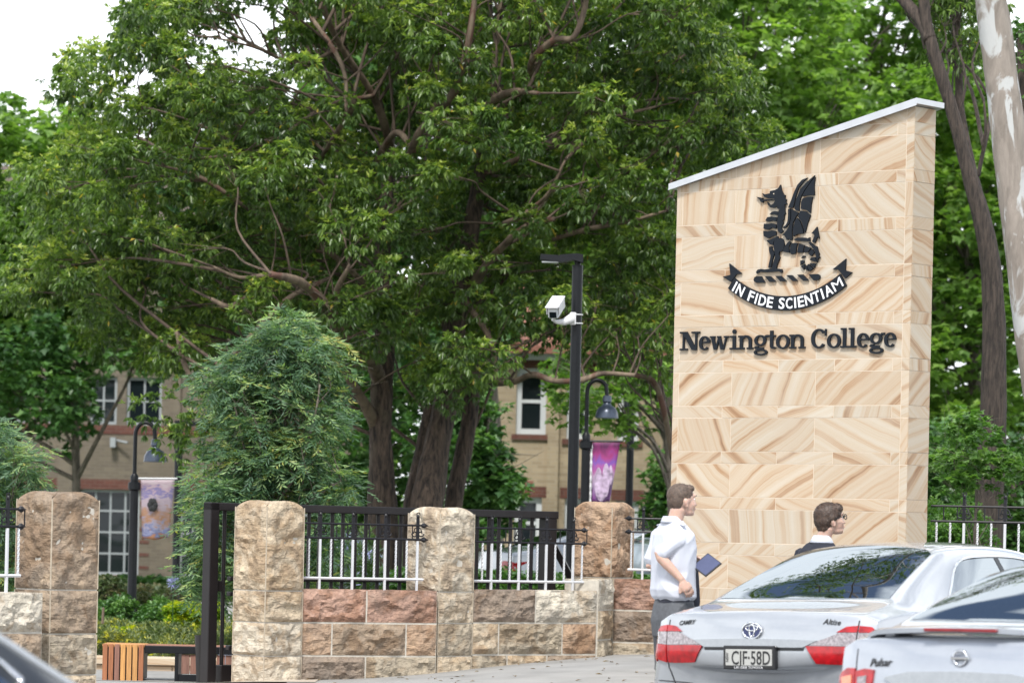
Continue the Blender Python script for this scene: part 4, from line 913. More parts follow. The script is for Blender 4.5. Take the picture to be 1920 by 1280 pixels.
t1, q1, z1 = heritage_post(252, 902, 291, 852, 815, 48, 'gooseneck street lamp with blue grey bell shade standing left of the gate')
t2, q2, z2 = heritage_post(1099, 825, 1138, 770, 735, 48, 'gooseneck street lamp with bell shade behind the tallest post')

def banner_mat(name, kind):
    m, n, b = new_mat(name); L = n.links.new; co = N(n, 'ShaderNodeTexCoord'); se = N(n, 'ShaderNodeSeparateXYZ'); L(co.outputs['Object'], se.inputs[0])
    t = N(n, 'ShaderNodeTexNoise', Scale=9.0 if kind == 'p' else 11.0, Detail=4.0, Distortion=0.6)
    mp_ = N(n, 'ShaderNodeMapping'); mp_.inputs['Scale'].default_value = (1.0, 1.0, 0.45 if kind == 'p' else 2.0); L(co.outputs['Object'], mp_.inputs['Vector']); L(mp_.outputs[0], t.inputs['Vector'])
    ad = N(n, 'ShaderNodeMath', operation='MULTIPLY_ADD'); L(t.outputs['Fac'], ad.inputs[0]); ad.inputs[1].default_value = 0.5
    L(se.outputs['Z'], ad.inputs[2])
    if kind == 'p': st = [(0.0, (0.18, 0.05, 0.22)), (0.22, (0.30, 0.20, 0.36)), (0.36, (0.42, 0.32, 0.45)), (0.50, (0.30, 0.06, 0.22)), (0.66, (0.13, 0.05, 0.28)), (0.82, (0.24, 0.02, 0.13)), (0.98, (0.08, 0.01, 0.06))]
    else: st = [(0.0, (0.30, 0.14, 0.07)), (0.12, (0.11, 0.14, 0.27)), (0.24, (0.28, 0.26, 0.34)), (0.36, (0.32, 0.17, 0.09)), (0.48, (0.30, 0.20, 0.18)), (0.58, (0.33, 0.27, 0.31)), (0.70, (0.30, 0.24, 0.28)), (0.80, (0.12, 0.11, 0.26)), (0.88, (0.33, 0.24, 0.28)), (1.0, (0.38, 0.31, 0.34))]
    rr = ramp(n, st); mr = N(n, 'ShaderNodeMapRange'); mr.inputs['From Min'].default_value = -0.78 + 0.25; mr.inputs['From Max'].default_value = 0.25; L(ad.outputs[0], mr.inputs['Value']); L(mr.outputs['Result'], rr.inputs[0])
    L(rr.outputs[0], b.inputs['Base Color']); b.inputs['Roughness'].default_value = 0.7; return m
def banner(P4, Y, kind, label, lamp_q):
    """four photo corners: top left, top right, bottom right, bottom left"""
    c = [U(x, y, Y) for x, y in P4]; t = thing('banner', label, 'banner', c[0], 0, None); m = banner_mat('banner_print_' + ('violet' if kind == 'p' else 'striped'), kind)
    mb = MB(); nx, nz = 10, 16
    for k in range(nz + 1):
        for i in range(nx + 1):
            u, v = i / nx, k / nz; p = (c[0] * (1 - u) + c[1] * u) * (1 - v) + (c[3] * (1 - u) + c[2] * u) * v
            mb.v.append((p.x, p.y + 0.03 * math.sin(u * 7 + v * 2) * v + (0.012 * math.sin(v * 9)), p.z + 0.012 * math.sin(u * 9) * v))
    for k in range(nz):
        for i in range(nx): q = k * (nx + 1) + i; mb.f.append((q, q + 1, q + nx + 2, q + nx + 1))
    cl = obj('cloth', mb, m, t, smooth=True)
    s = cl.modifiers.new('thickness', 'SOLIDIFY'); s.thickness = 0.004
    obj('top_rod', MB().tube([(lamp_q.x, Y, c[0].z + 0.015), c[1] + Vector((0.03, 0, 0.015))], 0.014, 6), M_IRONW if kind != 'p' else M_BLACK, t)
    return t, c
tb, c = banner([(264, 899), (328, 899), (316, 1008), (266, 1012)], 48, 's', 'pale banner striped with blue and orange hanging from the left street lamp', q1)
mb = MB()
for i in range(7): a = i / 6; mb.blob(U(286 + 5 * math.cos(a * 6.3), 946 + 7 * math.sin(a * 6.3), 47.93), 0.035, 0.01, 0.045, 8, 6)
obj('printed_ball', mb, M_TRIM, tb)
tb, c = banner([(1111, 829), (1163, 829), (1143, 941), (1109, 941)], 48, 'p', 'violet and pink banner with white figures hanging behind the tallest post', q2)
mb = MB()
for (x, y, w, h) in ((1122, 905, .05, .20), (1136, 900, .05, .22), (1127, 925, .06, .1), (1145, 890, .025, .13)): mb.blob(U(x, y, 47.93), w, 0.008, h, 10, 8)
obj('printed_figures', mb, simple('pale_print', (0.36, 0.27, 0.38), 0.7, var=0.5, nscale=16), tb)
mb = MB(); mb.tube([U(1109, 832, 48) + Vector((0, 0, -0.05 * i)) for i in range(16)], [0.012 + 0.008 * (i % 2) for i in range(16)], 6); obj('lacing', mb, M_WHITE, tb)

# ------------------------------------------------------------------ benches and garden wall
def slat_row(t, x0, x1, y, z0, z1, n, mats, gap=0.008, d=0.02):
    w = (x1 - x0) / n
    for i in range(n): obj('slat', MB().bevbox(x0 + i * w + gap / 2, x0 + (i + 1) * w - gap / 2, y, y + d, z0, z1, 0.003), M_WOOD[mats[i % len(mats)]], t)
YN = 36.0; a = U(190, 1277, YN); b = U(269, 1277, YN); top = U(230, 1207, YN).z; bot = U(230, 1276, YN).z
t = thing('bench', 'square bench end clad in upright orange and brown timber slats behind the gateway', 'bench', (a.x, YN, bot - 0.03))
slat_row(t, a.x, b.x, YN, bot, top, 7, (0, 0, 2, 3, 4, 4, 0), 0.012)
obj('frame', MB().box(a.x + 0.01, b.x - 0.01, YN + 0.021, YN + 0.45, bot + 0.02, top - 0.03), M_BLACK, t)
for i in range(5): obj('top_slat', MB().bevbox(a.x, b.x, YN + 0.022 + i * 0.088, YN + 0.10 + i * 0.088, top - 0.028, top, 0.003), M_WOOD[(4, 0, 3, 1, 4)[i]], t)
for x in (a.x + 0.1, b.x - 0.12): obj('foot', MB().box(x, x + 0.05, YN + 0.03, YN + 0.42, bot - 0.05, bot + 0.02), M_BLACK, t)
e = U(382, 1225, YN)
t = thing('bench', 'long black framed bench seat running right from the timber clad block to the gate', 'bench', (b.x, YN, bot - 0.03))
zt = U(320, 1210, YN).z
obj('seat_beam', MB().bevbox(b.x + 0.003, e.x + 0.35, YN + 0.02, YN + 0.07, zt - 0.075, zt - 0.004, 0.004), M_BLACK, t)
for i in range(5): obj('seat_slat', MB().bevbox(b.x + 0.004, e.x + 0.35, YN + 0.075 + i * 0.08, YN + 0.145 + i * 0.08, zt - 0.03, zt + 0.002, 0.003), M_WOOD[(2, 0, 2, 5, 0)[i]], t)
lx0 = U(327, 1250, YN).x
obj('leg', MB().bevbox(lx0, lx0 + 0.035, YN + 0.02, YN + 0.45, bot - 0.03, zt - 0.075, 0.003), M_BLACK, t)
obj('leg', MB().bevbox(e.x + 0.30, e.x + 0.335, YN + 0.02, YN + 0.45, bot - 0.03, zt - 0.075, 0.003), M_BLACK, t)
obj('bottom_beam', MB().bevbox(lx0 + 0.035, e.x + 0.30, YN + 0.03, YN + 0.07, bot + 0.0, bot + 0.075, 0.003), M_BLACK, t)
slat_row(t, lx0 + 0.06, e.x + 0.29, YN + 0.04, bot + 0.08, zt - 0.08, 6, (5, 2, 5, 5, 2, 5), 0.006, 0.015)
w0 = U(150, 1270, 38.5); w1 = U(560, 1270, 38.5); zc = U(300, 1232, 38.5).z
t = thing('garden_wall', 'low pale sandstone garden wall behind the benches', 'wall', (w0.x, 38.5, 0))
x = w0.x; k = 0
while x < w1.x:
    L_ = (0.95, 1.25, 0.8)[k % 3]; o = obj('stone', MB().bevbox(x, x + L_ - 0.004, 38.5, 38.8, -0.15, zc - 0.085, 0.006), M_STONE, t); o.color = (1.0, 0.93, 0.86, 1)
    o = obj('cap_stone', MB().bevbox(x + 0.1, x + 0.1 + L_ - 0.004, 38.46, 38.84, zc - 0.08, zc, 0.008), M_STONE, t); o.color = (1.05, 1.05, 1.02, 1); x += L_; k += 1
p0 = U(296, 1222, 42); p1 = U(326, 1237, 42)
t = thing('bench', 'low reddish slatted seat seen under the long bench', 'bench', (p0.x, 42, 0)); slat_row(t, p0.x, p1.x, 42, p1.z, p0.z, 4, (0, 5, 0, 2), 0.006); obj('frame', MB().box(p0.x + .01, p1.x - .01, 42.021, 42.4, 0.0, p0.z - .02), M_BLACK, t)
p0 = U(376, 1190, 35.6); mb = MB().lathe([(0.03, -0.45), (0.055, 0.0), (0.045, 0.0), (0.03, -0.1)], p0, 14); t = tag(obj('litter_bin', mb, M_TRIM), 'small black bin edge showing beside the gate post above the bench', 'bin')
mb = MB().bevbox(0.0, 0.5, 0, 0.3, -0.32, 0.0, 0.03, Matrix.Translation(U(408, 1210, 37.2))); tag(obj('storage_box', mb, simple('blue_grey_plastic', (0.18, 0.21, 0.26), 0.4), None), 'blue grey box seen low through the gate bars', 'box')
# ------------------------------------------------------------------ cars
class Car:
    """sections along the car, rear at x = 0; each: x, z_low, half width, z_shoulder, y_belt, z_belt, y_top, z_top, z_crown"""
    def __init__(s, secs, L, W, loc, heading, name, label, paint, roll=0.0, group=None, bow=0.19):
        s.t = bpy.data.objects.new(name, None); COL.objects.link(s.t); tag(s.t, label, 'car', group)
        s.t.matrix_basis = Matrix.Translation(Vector(loc)) @ Matrix.Rotation(math.atan2(heading[1], heading[0]), 4, 'Z') @ Matrix.Rotation(roll, 4, 'X')
        s.L, s.W, s.paint, s.bow = L, W, paint, bow
        X = [q[0] for q in secs]; cage = []
        for (x, zl, hw, zs, yb, zb, yt, zt, zc) in secs:
            cage.append([(0.0, zl), (hw * 0.78, zl), (hw * 0.965, zl + 0.05), (hw * 0.995, zl + (zs - zl) * 0.4), (hw, zs), (yb + (hw - yb) * 0.35, zs + (zb - zs) * 0.72), (yb, zb), (yb + (yt - yb) * 0.10, zb + (zt - zb) * 0.07), (yb + (yt - yb) * 0.55, zb + (zt - zb) * 0.56), (yt, zt), (yt * 0.80, zt + (zc - zt) * 0.50), (yt * 0.45, zt + (zc - zt) * 0.86), (0.0, zc)])
        n = len(cage[0]); v = []; f = []
        for i, sec in enumerate(cage):
            full = [(y, z) for y, z in sec] + [(-y, z) for y, z in sec[-2:0:-1]]
            for y, z in full:
                e0 = max(0, 1 - X[i] / 0.55); e1 = max(0, 1 - (L - X[i]) / 0.8)
                dx = s.bow * (abs(y) / (W / 2)) ** 2.2 * (e0 - e1 * 1.5)
                v.append((X[i] + dx, y, z))
        m = 2 * n - 2
        for i in range(len(cage) - 1):
            for j in range(m): a = i * m + j; b = i * m + (j + 1) % m; f.append((a, b, b + m, a + m))
        for base, rev in ((0, False), ((len(cage) - 1) * m, True)):
            for j in range(n - 1):
                a, b = base + j, base + j + 1; c, d = base + (m - j - 1) % m, base + (m - j) % m
                q = [a, d, c, b] if j > 0 else [a, (base + m - 1), b]
                if j == n - 2: q = [a, base + (m - j) % m, b]
                f.append(tuple(q if rev else q[::-1]))
        me = bpy.data.meshes.new('cage'); me.from_pydata(v, [], f); me.update()
        bm = bmesh.new(); bm.from_mesh(me); bmesh.ops.recalc_face_normals(bm, faces=bm.faces)
        cl = bm.edges.layers.float.new('crease_edge')
        bm.verts.ensure_lookup_table()
        for e in bm.edges:
            a, b = e.verts[0].index, e.verts[1].index; ja, jb = a % m, b % m; ia, ib = a // m, b // m
            sym = lambda j: j if j < n else m - j
            if ja == jb and ia != ib and sym(ja) in (6,): e[cl] = 0.55
            if ja == jb and sym(ja) == 9: e[cl] = 0.3
            if ia == ib and secs[ia][0] in s.creases(secs): e[cl] = 0.6
        bm.to_mesh(me); bm.free()
        o = bpy.data.objects.new('body', me); COL.objects.link(o); sb = o.modifiers.new('s', 'SUBSURF'); sb.levels = 3; sb.render_levels = 3
        dg = bpy.context.evaluated_depsgraph_get(); ev = o.evaluated_get(dg); me2 = bpy.data.meshes.new_from_object(ev); bpy.data.objects.remove(o); bpy.data.meshes.remove(me)
        s.me = me2; bm = bmesh.new(); bm.from_mesh(me2); s.bvh = BVHTree.FromBMesh(bm); bm.free()
    def creases(s, secs): return s.cr if hasattr(s, 'cr') else ()
    def cut(s, tests):
        """opens the body under the windows (tests(x, y, z) -> True to remove)"""
        bm = bmesh.new(); bm.from_mesh(s.me); rm = [f for f in bm.faces if any(t(*f.calc_center_median()) for t in tests)]
        bmesh.ops.delete(bm, geom=rm, context='FACES'); bm.to_mesh(s.me); bm.free()
    def finish(s):
        s.body = link('body', s.me, s.paint, s.t, True); return s.body
    def hit(s, o, d):
        h = s.bvh.ray_cast(Vector(o), Vector(d)); return h[0], h[1]
    def panel(s, name, outline, axis, mat, off=0.004, thick=0.006, step=0.05, parent=None, side=1, bevel=True):
        """a patch lying on the body: outline in (y, z) seen from behind ('rear'), (x, z) from a side ('side'), (x, y) from above ('top')"""
        from mathutils.geometry import delaunay_2d_cdt
        P = []
        n = len(outline)
        for i in range(n):
            a, b = Vector(outline[i]), Vector(outline[(i + 1) % n]); k = max(1, int((b - a).length / step))
            for q in range(k): P.append(a + (b - a) * q / k)
        m = len(P); xs = [p.x for p in P]; ys = [p.y for p in P]; pts = list(P)
        def inside(p):
            c = False
            for i in range(m):
                a, b = P[i], P[i - 1]
                if (a.y > p.y) != (b.y > p.y) and p.x < (b.x - a.x) * (p.y - a.y) / (b.y - a.y) + a.x: c = not c
            return c
        x = min(xs) + step / 2
        while x < max(xs):
            y = min(ys) + step / 2
            while y < max(ys):
                q = Vector((x, y))
                if inside(q) and min((q - p).length for p in P) > step * 0.5: pts.append(q)
                y += step
            x += step
        vs, _, fs, *_r = delaunay_2d_cdt([Vector((p.x, p.y)) for p in pts], [(i, (i + 1) % m) for i in range(m)], [], 1, 1e-5)
        mb = MB(); ok = []
        for v in vs:
            if axis == 'rear': o, d = (-3, v.x, v.y), (1, 0, 0)
            elif axis == 'front': o, d = (s.L + 3, v.x, v.y), (-1, 0, 0)
            elif axis == 'side': o, d = (v.x, 3 * side, v.y), (0, -side, 0)
            elif axis == 'back_top': o, d = (v.x - 3, v.y, 3 + 1.0), (0.6, 0, -0.6)
            else: o, d = (v.x, v.y, 3), (0, 0, -1)
            h, nn = s.hit(o, d)
            if h is None: h = Vector(o) + Vector(d) * 3; nn = -Vector(d); ok.append(False)
            else: ok.append(True)
            if nn.dot(Vector(d)) > 0: nn = -nn
            mb.v.append(tuple(h + nn * off))
        for f_ in fs:
            if all(ok[i] for i in f_): mb.f.append(tuple(f_))
        if thick:
            # skirt back to the body so the panel has real thickness
            k = len(mb.v); base = {}
            edges = {}
            for f_ in mb.f:
                for i in range(len(f_)): e = (f_[i], f_[(i + 1) % len(f_)]); edges[e] = 1
            for (a, b) in list(edges):
                if (b, a) not in edges:
                    for q in (a, b):
                        if q not in base:
                            h = Vector(mb.v[q]); c, nn, _i, _d = s.bvh.find_nearest(h); base[q] = len(mb.v); mb.v.append(tuple(c - nn * 0.002 if c else h))
                    mb.f.append((b, a, base[a], base[b]))
        return obj(name, mb, mat, parent or s.t, world=False, auto=35)
    def seam(s, name, pts, axis, side=1, r_=0.004, mat=None, parent=None, close=False, off=0.0):
        P = catmull([Vector((p[0], p[1])) for p in pts], 5); out = []
        for v in P:
            if axis == 'rear': o, d = (-3, v.x, v.y), (1, 0, 0)
            elif axis == 'side': o, d = (v.x, 3 * side, v.y), (0, -side, 0)
            else: o, d = (v.x, v.y, 3), (0, 0, -1)
            h, nn = s.hit(o, d)
            if h is not None: out.append(h + (nn if nn.dot(Vector(d)) < 0 else -nn) * off)
        return obj(name, MB().tube(out, r_, 5), mat or M_TRIM, parent or s.t, world=False, smooth=True)
    def stamp(s, name, tm, y, z, size_to, mat, parent=None, lift=0.004, tilt=None):
        """lays flat lettering (x right, y up) on the rear; right is -y of the car"""
        h, nn = s.hit((-3, y, z), (1, 0, 0))
        if nn.x > 0: nn = -nn
        ex = Vector((0, -1, 0)); ex = (ex - nn * ex.dot(nn)).normalized(); ez = ex.cross(-nn).normalized() * -1
        if ez.z < 0: ez = -ez
        m2 = MB(); m2.f = tm.f; m2.v = [tuple(h + ex * v[0] + ez * v[1] + nn * (lift + v[2])) for v in tm.v]
        return obj(name, m2, mat, parent or s.t, world=False)
    def wheels(s, xs, r_=0.33, w=0.21, track=None):
        track = track or s.W / 2 - 0.13; me = {}
        for x in xs:
            for sg in (-1, 1):
                M_ = Matrix.Rotation(math.pi / 2, 3, 'X'); c = (x, sg * track, r_)
                prof = [(r_ * 0.6, -w / 2), (r_ * 0.93, -w / 2), (r_, -w / 2 + 0.03), (r_, w / 2 - 0.03), (r_ * 0.93, w / 2), (r_ * 0.6, w / 2)]
                wh = obj('wheel', MB().lathe(prof, c, 28, M_), M_TYRE, s.t, world=False, auto=40)
                mb = MB().lathe([(0.03, -0.012), (r_ * 0.6, -0.02), (r_ * 0.64, 0.0), (r_ * 0.64, 0.01)], (x, sg * (track + w / 2 - 0.02), r_), 24, M_)
                for k in range(7):
                    a = k * math.tau / 7; mb.tube([(x + 0.03 * math.cos(a), sg * (track + w / 2), r_ + 0.03 * math.sin(a)), (x + r_ * .6 * math.cos(a), sg * (track + w / 2), r_ + r_ * .6 * math.sin(a))], 0.022, 5)
                obj('rim', mb, M_CHROME, wh, world=False)
def sedan_secs(h=1.47, deck=1.06, L=4.82, W=1.82, wb=0.66, rt=1.38):
    hw = W / 2
    return [(0.02, 0.30, hw * .80, 0.52, hw * .74, 0.60, hw * .70, 0.66, 0.67), (0.0, 0.27, hw * .92, 0.56, hw * .86, 0.72, hw * .80, 0.78, 0.80),
            (0.035, 0.24, hw * .955, 0.60, hw * .89, deck - .15, hw * .80, deck - .09, deck - .075), (0.075, 0.23, hw * .965, 0.62, hw * .895, deck - .055, hw * .80, deck - .014, deck + .012), (0.14, 0.23, hw * .97, 0.62, hw * .90, deck - .035, hw * .80, deck + .002, deck + .026),
            (wb - .16, 0.21, hw * .985, 0.64, hw * .915, deck - .01, hw * .775, deck + .045, deck + .062), (wb, 0.20, hw * .99, 0.65, hw * .92, deck, hw * .755, deck + .075, deck + .09), (wb + .12, 0.20, hw * .995, 0.65, hw * .925, deck - .01, hw * .74, deck + .14, deck + .165),
            (rt - .12, 0.19, hw, 0.65, hw * .93, deck - .05, hw * .63, h - .115, h - .065), (rt + .04, 0.19, hw, 0.65, hw * .93, deck - .055, hw * .615, h - .075, h - .022), (rt + .5, 0.19, hw, 0.65, hw * .93, deck - .08, hw * .61, h - .055, h), (rt + 1.1, 0.19, hw, 0.65, hw * .93, deck - .10, hw * .61, h - .07, h - .015),
            (rt + 1.45, 0.19, hw, 0.65, hw * .93, deck - .11, hw * .64, h - .15, h - .10), (L - 1.28, 0.19, hw, 0.65, hw * .92, deck - .13, hw * .76, deck - .06, deck - .035), (L - 1.10, 0.19, hw, 0.65, hw * .91, deck - .15, hw * .78, deck - .11, deck - .08),
            (L - 0.45, 0.19, hw * .97, 0.60, hw * .88, deck - .26, hw * .74, deck - .20, deck - .16), (L - 0.12, 0.20, hw * .90, 0.52, hw * .80, 0.66, hw * .66, 0.70, 0.73), (L, 0.25, hw * .78, 0.45, hw * .72, 0.55, hw * .60, 0.58, 0.60)]
def windows(c, h, deck, wb, rt, hw, L, tint=True):
    gb = wb + 0.015; y0 = hw * .70; y1 = hw * .56
    rear = [(gb, -y0), (gb - 0.035, -y0 * .5), (gb - 0.045, 0), (gb - 0.035, y0 * .5), (gb, y0), (rt - .10, y1 + .01), (rt - .045, y1 - .05), (rt - .02, 0), (rt - .045, -y1 + .05), (rt - .10, -y1 - .01)]
    side = [(wb + .42, deck - .005), (wb + .60, deck + .12), (rt + .05, h - .150), (rt + .5, h - .115), (rt + 1.05, h - .125), (rt + 1.35, h - .20), (L - 1.42, deck - .03)]
    side = [(wb + .50, deck + .035), (wb + .68, deck + .16), (rt + .10, h - .155), (rt + .5, h - .118), (rt + 1.0, h - .13), (rt + 1.28, h - .20), (L - 1.58, deck - .02), (rt + .6, deck - .005)]
    return rear, side
def pip(P, x, y):
    c = False
    for i in range(len(P)):
        a, b = P[i], P[i - 1]
        if (a[1] > y) != (b[1] > y) and x < (b[0] - a[0]) * (y - a[1]) / (b[1] - a[1]) + a[0]: c = not c
    return c
def shrink(P, k):
    cx = sum(p[0] for p in P) / len(P); cy = sum(p[1] for p in P) / len(P)
    return [(cx + (p[0] - cx) * k, cy + (p[1] - cy) * k) for p in P]
def glaze(c, rear, side, h, deck, rt, L, frames=True, seats=True):
    rr = shrink(rear, 0.93); ss = shrink(side, 0.92)
    c.cut([lambda x, y, z: z > deck and x < rt and pip(rr, x, y), lambda x, y, z: z > deck - .05 and abs(y) > 0.4 and pip(ss, x, z)])
    c.finish()
    # windscreen
    ws = [(rt + 1.32, -c.W * .29), (rt + 1.32, c.W * .29), (L - 1.30, c.W * .36), (L - 1.26, 0), (L - 1.30, -c.W * .36)]
    w = c.panel('windscreen', ws, 'top', M_PANE, 0.004, 0, 0.12)
    w = c.panel('rear_window', rear, 'top', M_GLASS, 0.005, 0.006, 0.07)
    n = len(rear); inner = shrink(rear, 0.92)
    for i in range(n):
        q = [rear[i], rear[(i + 1) % n], inner[(i + 1) % n], inner[i]]
        c.panel('window_seal', q, 'top', M_TRIM, 0.0035, 0, 0.06, parent=w)
    for sd in (-1, 1):
        w = c.panel('side_window', side, 'side', M_GLASS, 0.004, 0.006, 0.10, side=sd)
        c.seam('window_trim', side + [side[0]], 'side', sd, 0.010, M_CHROME, w, off=0.004)
        bx_ = rt + .62
        c.panel('pillar_trim', [(bx_, deck), (bx_ + .06, deck), (bx_ + .05, h - .12), (bx_ - .01, h - .12)], 'side', M_TRIM, 0.006, 0, 0.1, parent=w, side=sd)
    # cabin: shelf, floor, seats
    obj('parcel_shelf', MB().bevbox(rear[0][0] - .1, rear[0][0] + .28, -c.W * .38, c.W * .38, deck - .02, deck + .0, 0.005), M_TRIM, c.t, world=False)
    obj('cabin_floor', MB().box(rear[0][0] - .1, L - 1.4, -c.W * .40, c.W * .40, 0.30, 0.34), M_TRIM, c.t, world=False)
    if seats:
        for x, ys in ((rear[0][0] + .52, (-0.38, 0.38)), (rt + 1.0, (-0.37, 0.37))):
            for y in ys:
                dk = deck + (0.0 if x < rt + .3 else .12)
                s_ = obj('seat', MB().bevbox(x - .05, x + .10, y - .26, y + .26, 0.45, dk, 0.04, Matrix.Translation((x, 0, .45)) @ Matrix.Rotation(R(-14), 4, 'Y') @ Matrix.Translation((-x, 0, -.45))), M_SEAT, c.t, world=False, auto=40)
                obj('headrest', MB().bevbox(x - .02, x + .08, y - .14, y + .14, dk - .01, dk + .17, 0.035), M_SEAT, s_, world=False, auto=40)
def bumper(c, hw):
    c.seam('bumper_seam', [(-hw * .93, 0.60), (-hw * .60, 0.585), (-.45, 0.57), (0, 0.565), (.45, 0.57), (hw * .60, 0.585), (hw * .93, 0.60)], 'rear')
def plate(c, y, z, text, small, frame, w=0.39, h=0.150, pm=None, tm_=None, inner=(0.348, 0.104)):
    h_, nn = c.hit((-3, y, z), (1, 0, 0)); x = h_.x - 0.02
    t = obj('number_plate', MB().bevbox(x - .012, x + .03, y - w / 2, y + w / 2, z - h / 2, z + h / 2, 0.006), frame, c.t, world=False, auto=30)
    iw, ih = inner
    obj('plate_face', MB().bevbox(x - .016, x - .011, y - iw / 2, y + iw / 2, z - ih / 2 , z + ih / 2, 0.002), pm or M_PLATE, t, world=False)
    def put(nm, s, size, dy, dz, kx=1.0, m=M_TRIM, bold=0.0, rot=0):
        tm = text_mesh(s, size, 0.0008, bold); m2 = MB(); m2.f = tm.f
        m2.v = [(x - .0175 - q[2], y - (dy + (q[0] * kx if not rot else -q[1])), z + dz + (q[1] if not rot else q[0] * kx)) for q in tm.v]
        return obj(nm, m2, m, t, world=False)
    put('plate_characters', text, ih * 1.18, 0.018, -ih * 0.42, 0.70, bold=0.0010)
    return t, put

def badge(c, y, z, kind):
    h_, nn = c.hit((-3, y, z), (1, 0, 0)); x = h_.x
    P = lambda a, b, d=0.0: (x - 0.016 - d, y - a, z + b)
    mb = MB()
    if kind == 'ovals':
        t = obj('badge', MB().lathe([(0.068, 0.010), (0.070, -0.006), (0.060, -0.014)], (x - 0.004, y, z), 28, Matrix.Rotation(math.pi / 2, 3, 'Y') @ Matrix.Diagonal((0.74, 1.0, 1.0))), simple('badge_navy', (0.02, 0.03, 0.10), 0.2, coat=1.0), c.t, world=False, auto=30)
        def ov(cx, cz, rx_, rz_, r_=0.0055): mb.tube([P(cx + rx_ * math.cos(a), cz + rz_ * math.sin(a)) for a in [i * math.tau / 28 for i in range(29)]], r_, 6)
        ov(0, 0, 0.069, 0.050, 0.0075); ov(0, 0.016, 0.046, 0.017, 0.006); ov(0, 0.000, 0.019, 0.042, 0.006)
        obj('emblem', mb, M_CHROME, t, world=False, smooth=True)
    else:
        t = obj('badge', MB().tube([(x - 0.012, y - 0.038 * math.cos(a), z + 0.038 * math.sin(a)) for a in [i * math.tau / 28 for i in range(29)]], 0.008, 6), M_CHROME, c.t, world=False, smooth=True)
        obj('emblem', MB().bevbox(x - 0.024, x - 0.010, y - 0.052, y + 0.052, z - 0.009, z + 0.009, 0.003), M_CHROME, t, world=False)
    return t

# --- silver sedan in the middle of the picture
HD = (math.sin(R(36)), math.cos(R(36))); deck = 1.035; h = 1.52; L = 4.82; W = 1.82; wb = 0.64; rt = 1.50; hw = W / 2
Car.cr = (0.075,)
cpos = U(1413, 1180, 23.7); cpos = Vector((cpos.x, cpos.y, 0.02))
CM = Car(sedan_secs(h, deck, L, W, wb, rt), L, W, cpos, HD, 'silver_car', 'silver sedan with a white number plate reading CJF 58D, directly beside the two boys', M_SILVER, roll=R(-1.6))
rear, side = windows(CM, h, deck, wb, rt, hw, L)
glaze(CM, rear, side, h, deck, rt, L)
def lamp(c, sg):
    # outline seen from behind: inner point, up along the lid, round the corner
    e = lambda P: [(sg * a, b) for a, b in P]
    t = c.panel('tail_light', e([(0.385, 0.830), (0.455, 0.722), (0.690, 0.716), (0.702, 0.826), (0.56, 0.829)]), 'rear', M_RED, 0.012, 0.006, 0.03)
    c.panel('clear_lens', e([(0.375, 0.838), (0.475, 0.834), (0.56, 0.832), (0.702, 0.829), (0.707, 0.912), (0.60, 0.912), (0.50, 0.872)]), 'rear', M_CLEAR, 0.011, 0.006, 0.03, parent=t)
    c.panel('upper_lens', e([(0.58, 0.915), (0.708, 0.915), (0.712, 0.956), (0.640, 0.950)]), 'rear', M_RED, 0.012, 0.006, 0.03, parent=t)
    t = c.panel('tail_light', e([(0.708, 0.716), (0.800, 0.735), (0.860, 0.79), (0.850, 0.835), (0.714, 0.829)]), 'rear', M_RED, 0.012, 0.006, 0.03)
    c.panel('clear_lens', e([(0.714, 0.832), (0.848, 0.838), (0.84, 0.88), (0.82, 0.912), (0.716, 0.912)]), 'rear', M_CLEAR, 0.011, 0.006, 0.03, parent=t)
    c.panel('upper_lens', e([(0.717, 0.915), (0.818, 0.915), (0.79, 0.948), (0.719, 0.956)]), 'rear', M_RED, 0.012, 0.006, 0.03, parent=t)
    c.panel('side_lens', [(0.16, 0.72), (0.50, 0.90), (0.42, 0.935), (0.14, 0.93)], 'side', M_RED, 0.010, 0.006, 0.04, side=sg, parent=t)
for sg in (-1, 1): lamp(CM, sg)
CM.seam('boot_seam', [(-.712, 0.99), (-.706, 0.88), (-.70, 0.70), (-.685, 0.66), (-.62, 0.50), (-.55, 0.44), (-.3, 0.42), (0, 0.415), (.3, 0.42), (.55, 0.44), (.62, 0.50), (.685, 0.66), (.70, 0.70), (.706, 0.88), (.712, 0.99)], 'rear', r_=0.005)
CM.panel('boot_garnish', [(-.37, 0.820), (.37, 0.820), (.46, 0.862), (.30, 0.868), (0, 0.872), (-.30, 0.868), (-.46, 0.862)], 'rear', M_CHROME_DARKENED, 0.016, 0.01, 0.05)
CM.panel('handle_recess', [(-.37, 0.800), (.37, 0.800), (.375, 0.818), (-.375, 0.818)], 'rear', M_TRIM, 0.003, 0, 0.05)
pt, put = plate(CM, 0.0, 0.755, 'CJF·58D', '', M_TRIM)
put('frame_lettering', 'LANDER TOYOTA', 0.021, 0, -0.070, 1.25, M_WHITE, 0.0003); put('state_lettering', 'NSW', 0.026, -0.150, 0.0, 1.0, M_TRIM, 0.0002, 1)
badge(CM, 0, 0.925, 'ovals')
CM.stamp('model_lettering', text_mesh('Altise', 0.05, 0.001, 0.0006, 0.3), -0.54, 0.965, 0, M_TRIM)
CM.stamp('model_lettering', text_mesh('CAMRY', 0.042, 0.001, 0.0006, 0.3), 0.55, 0.960, 0, M_TRIM)
obj('brake_light', MB().bevbox(wb + .14, wb + .17, -.14, .14, deck + .03, deck + .055, 0.004), M_RED2, CM.t, world=False)
CM.seam('door_seam', [(wb + .62, 0.35), (wb + .50, 0.62), (wb + .55, 0.9), (wb + .52, deck - .03)], 'side', -1); CM.seam('door_seam', [(rt + .66, 0.24), (rt + .64, 0.7), (rt + .62, deck - .08)], 'side', -1)
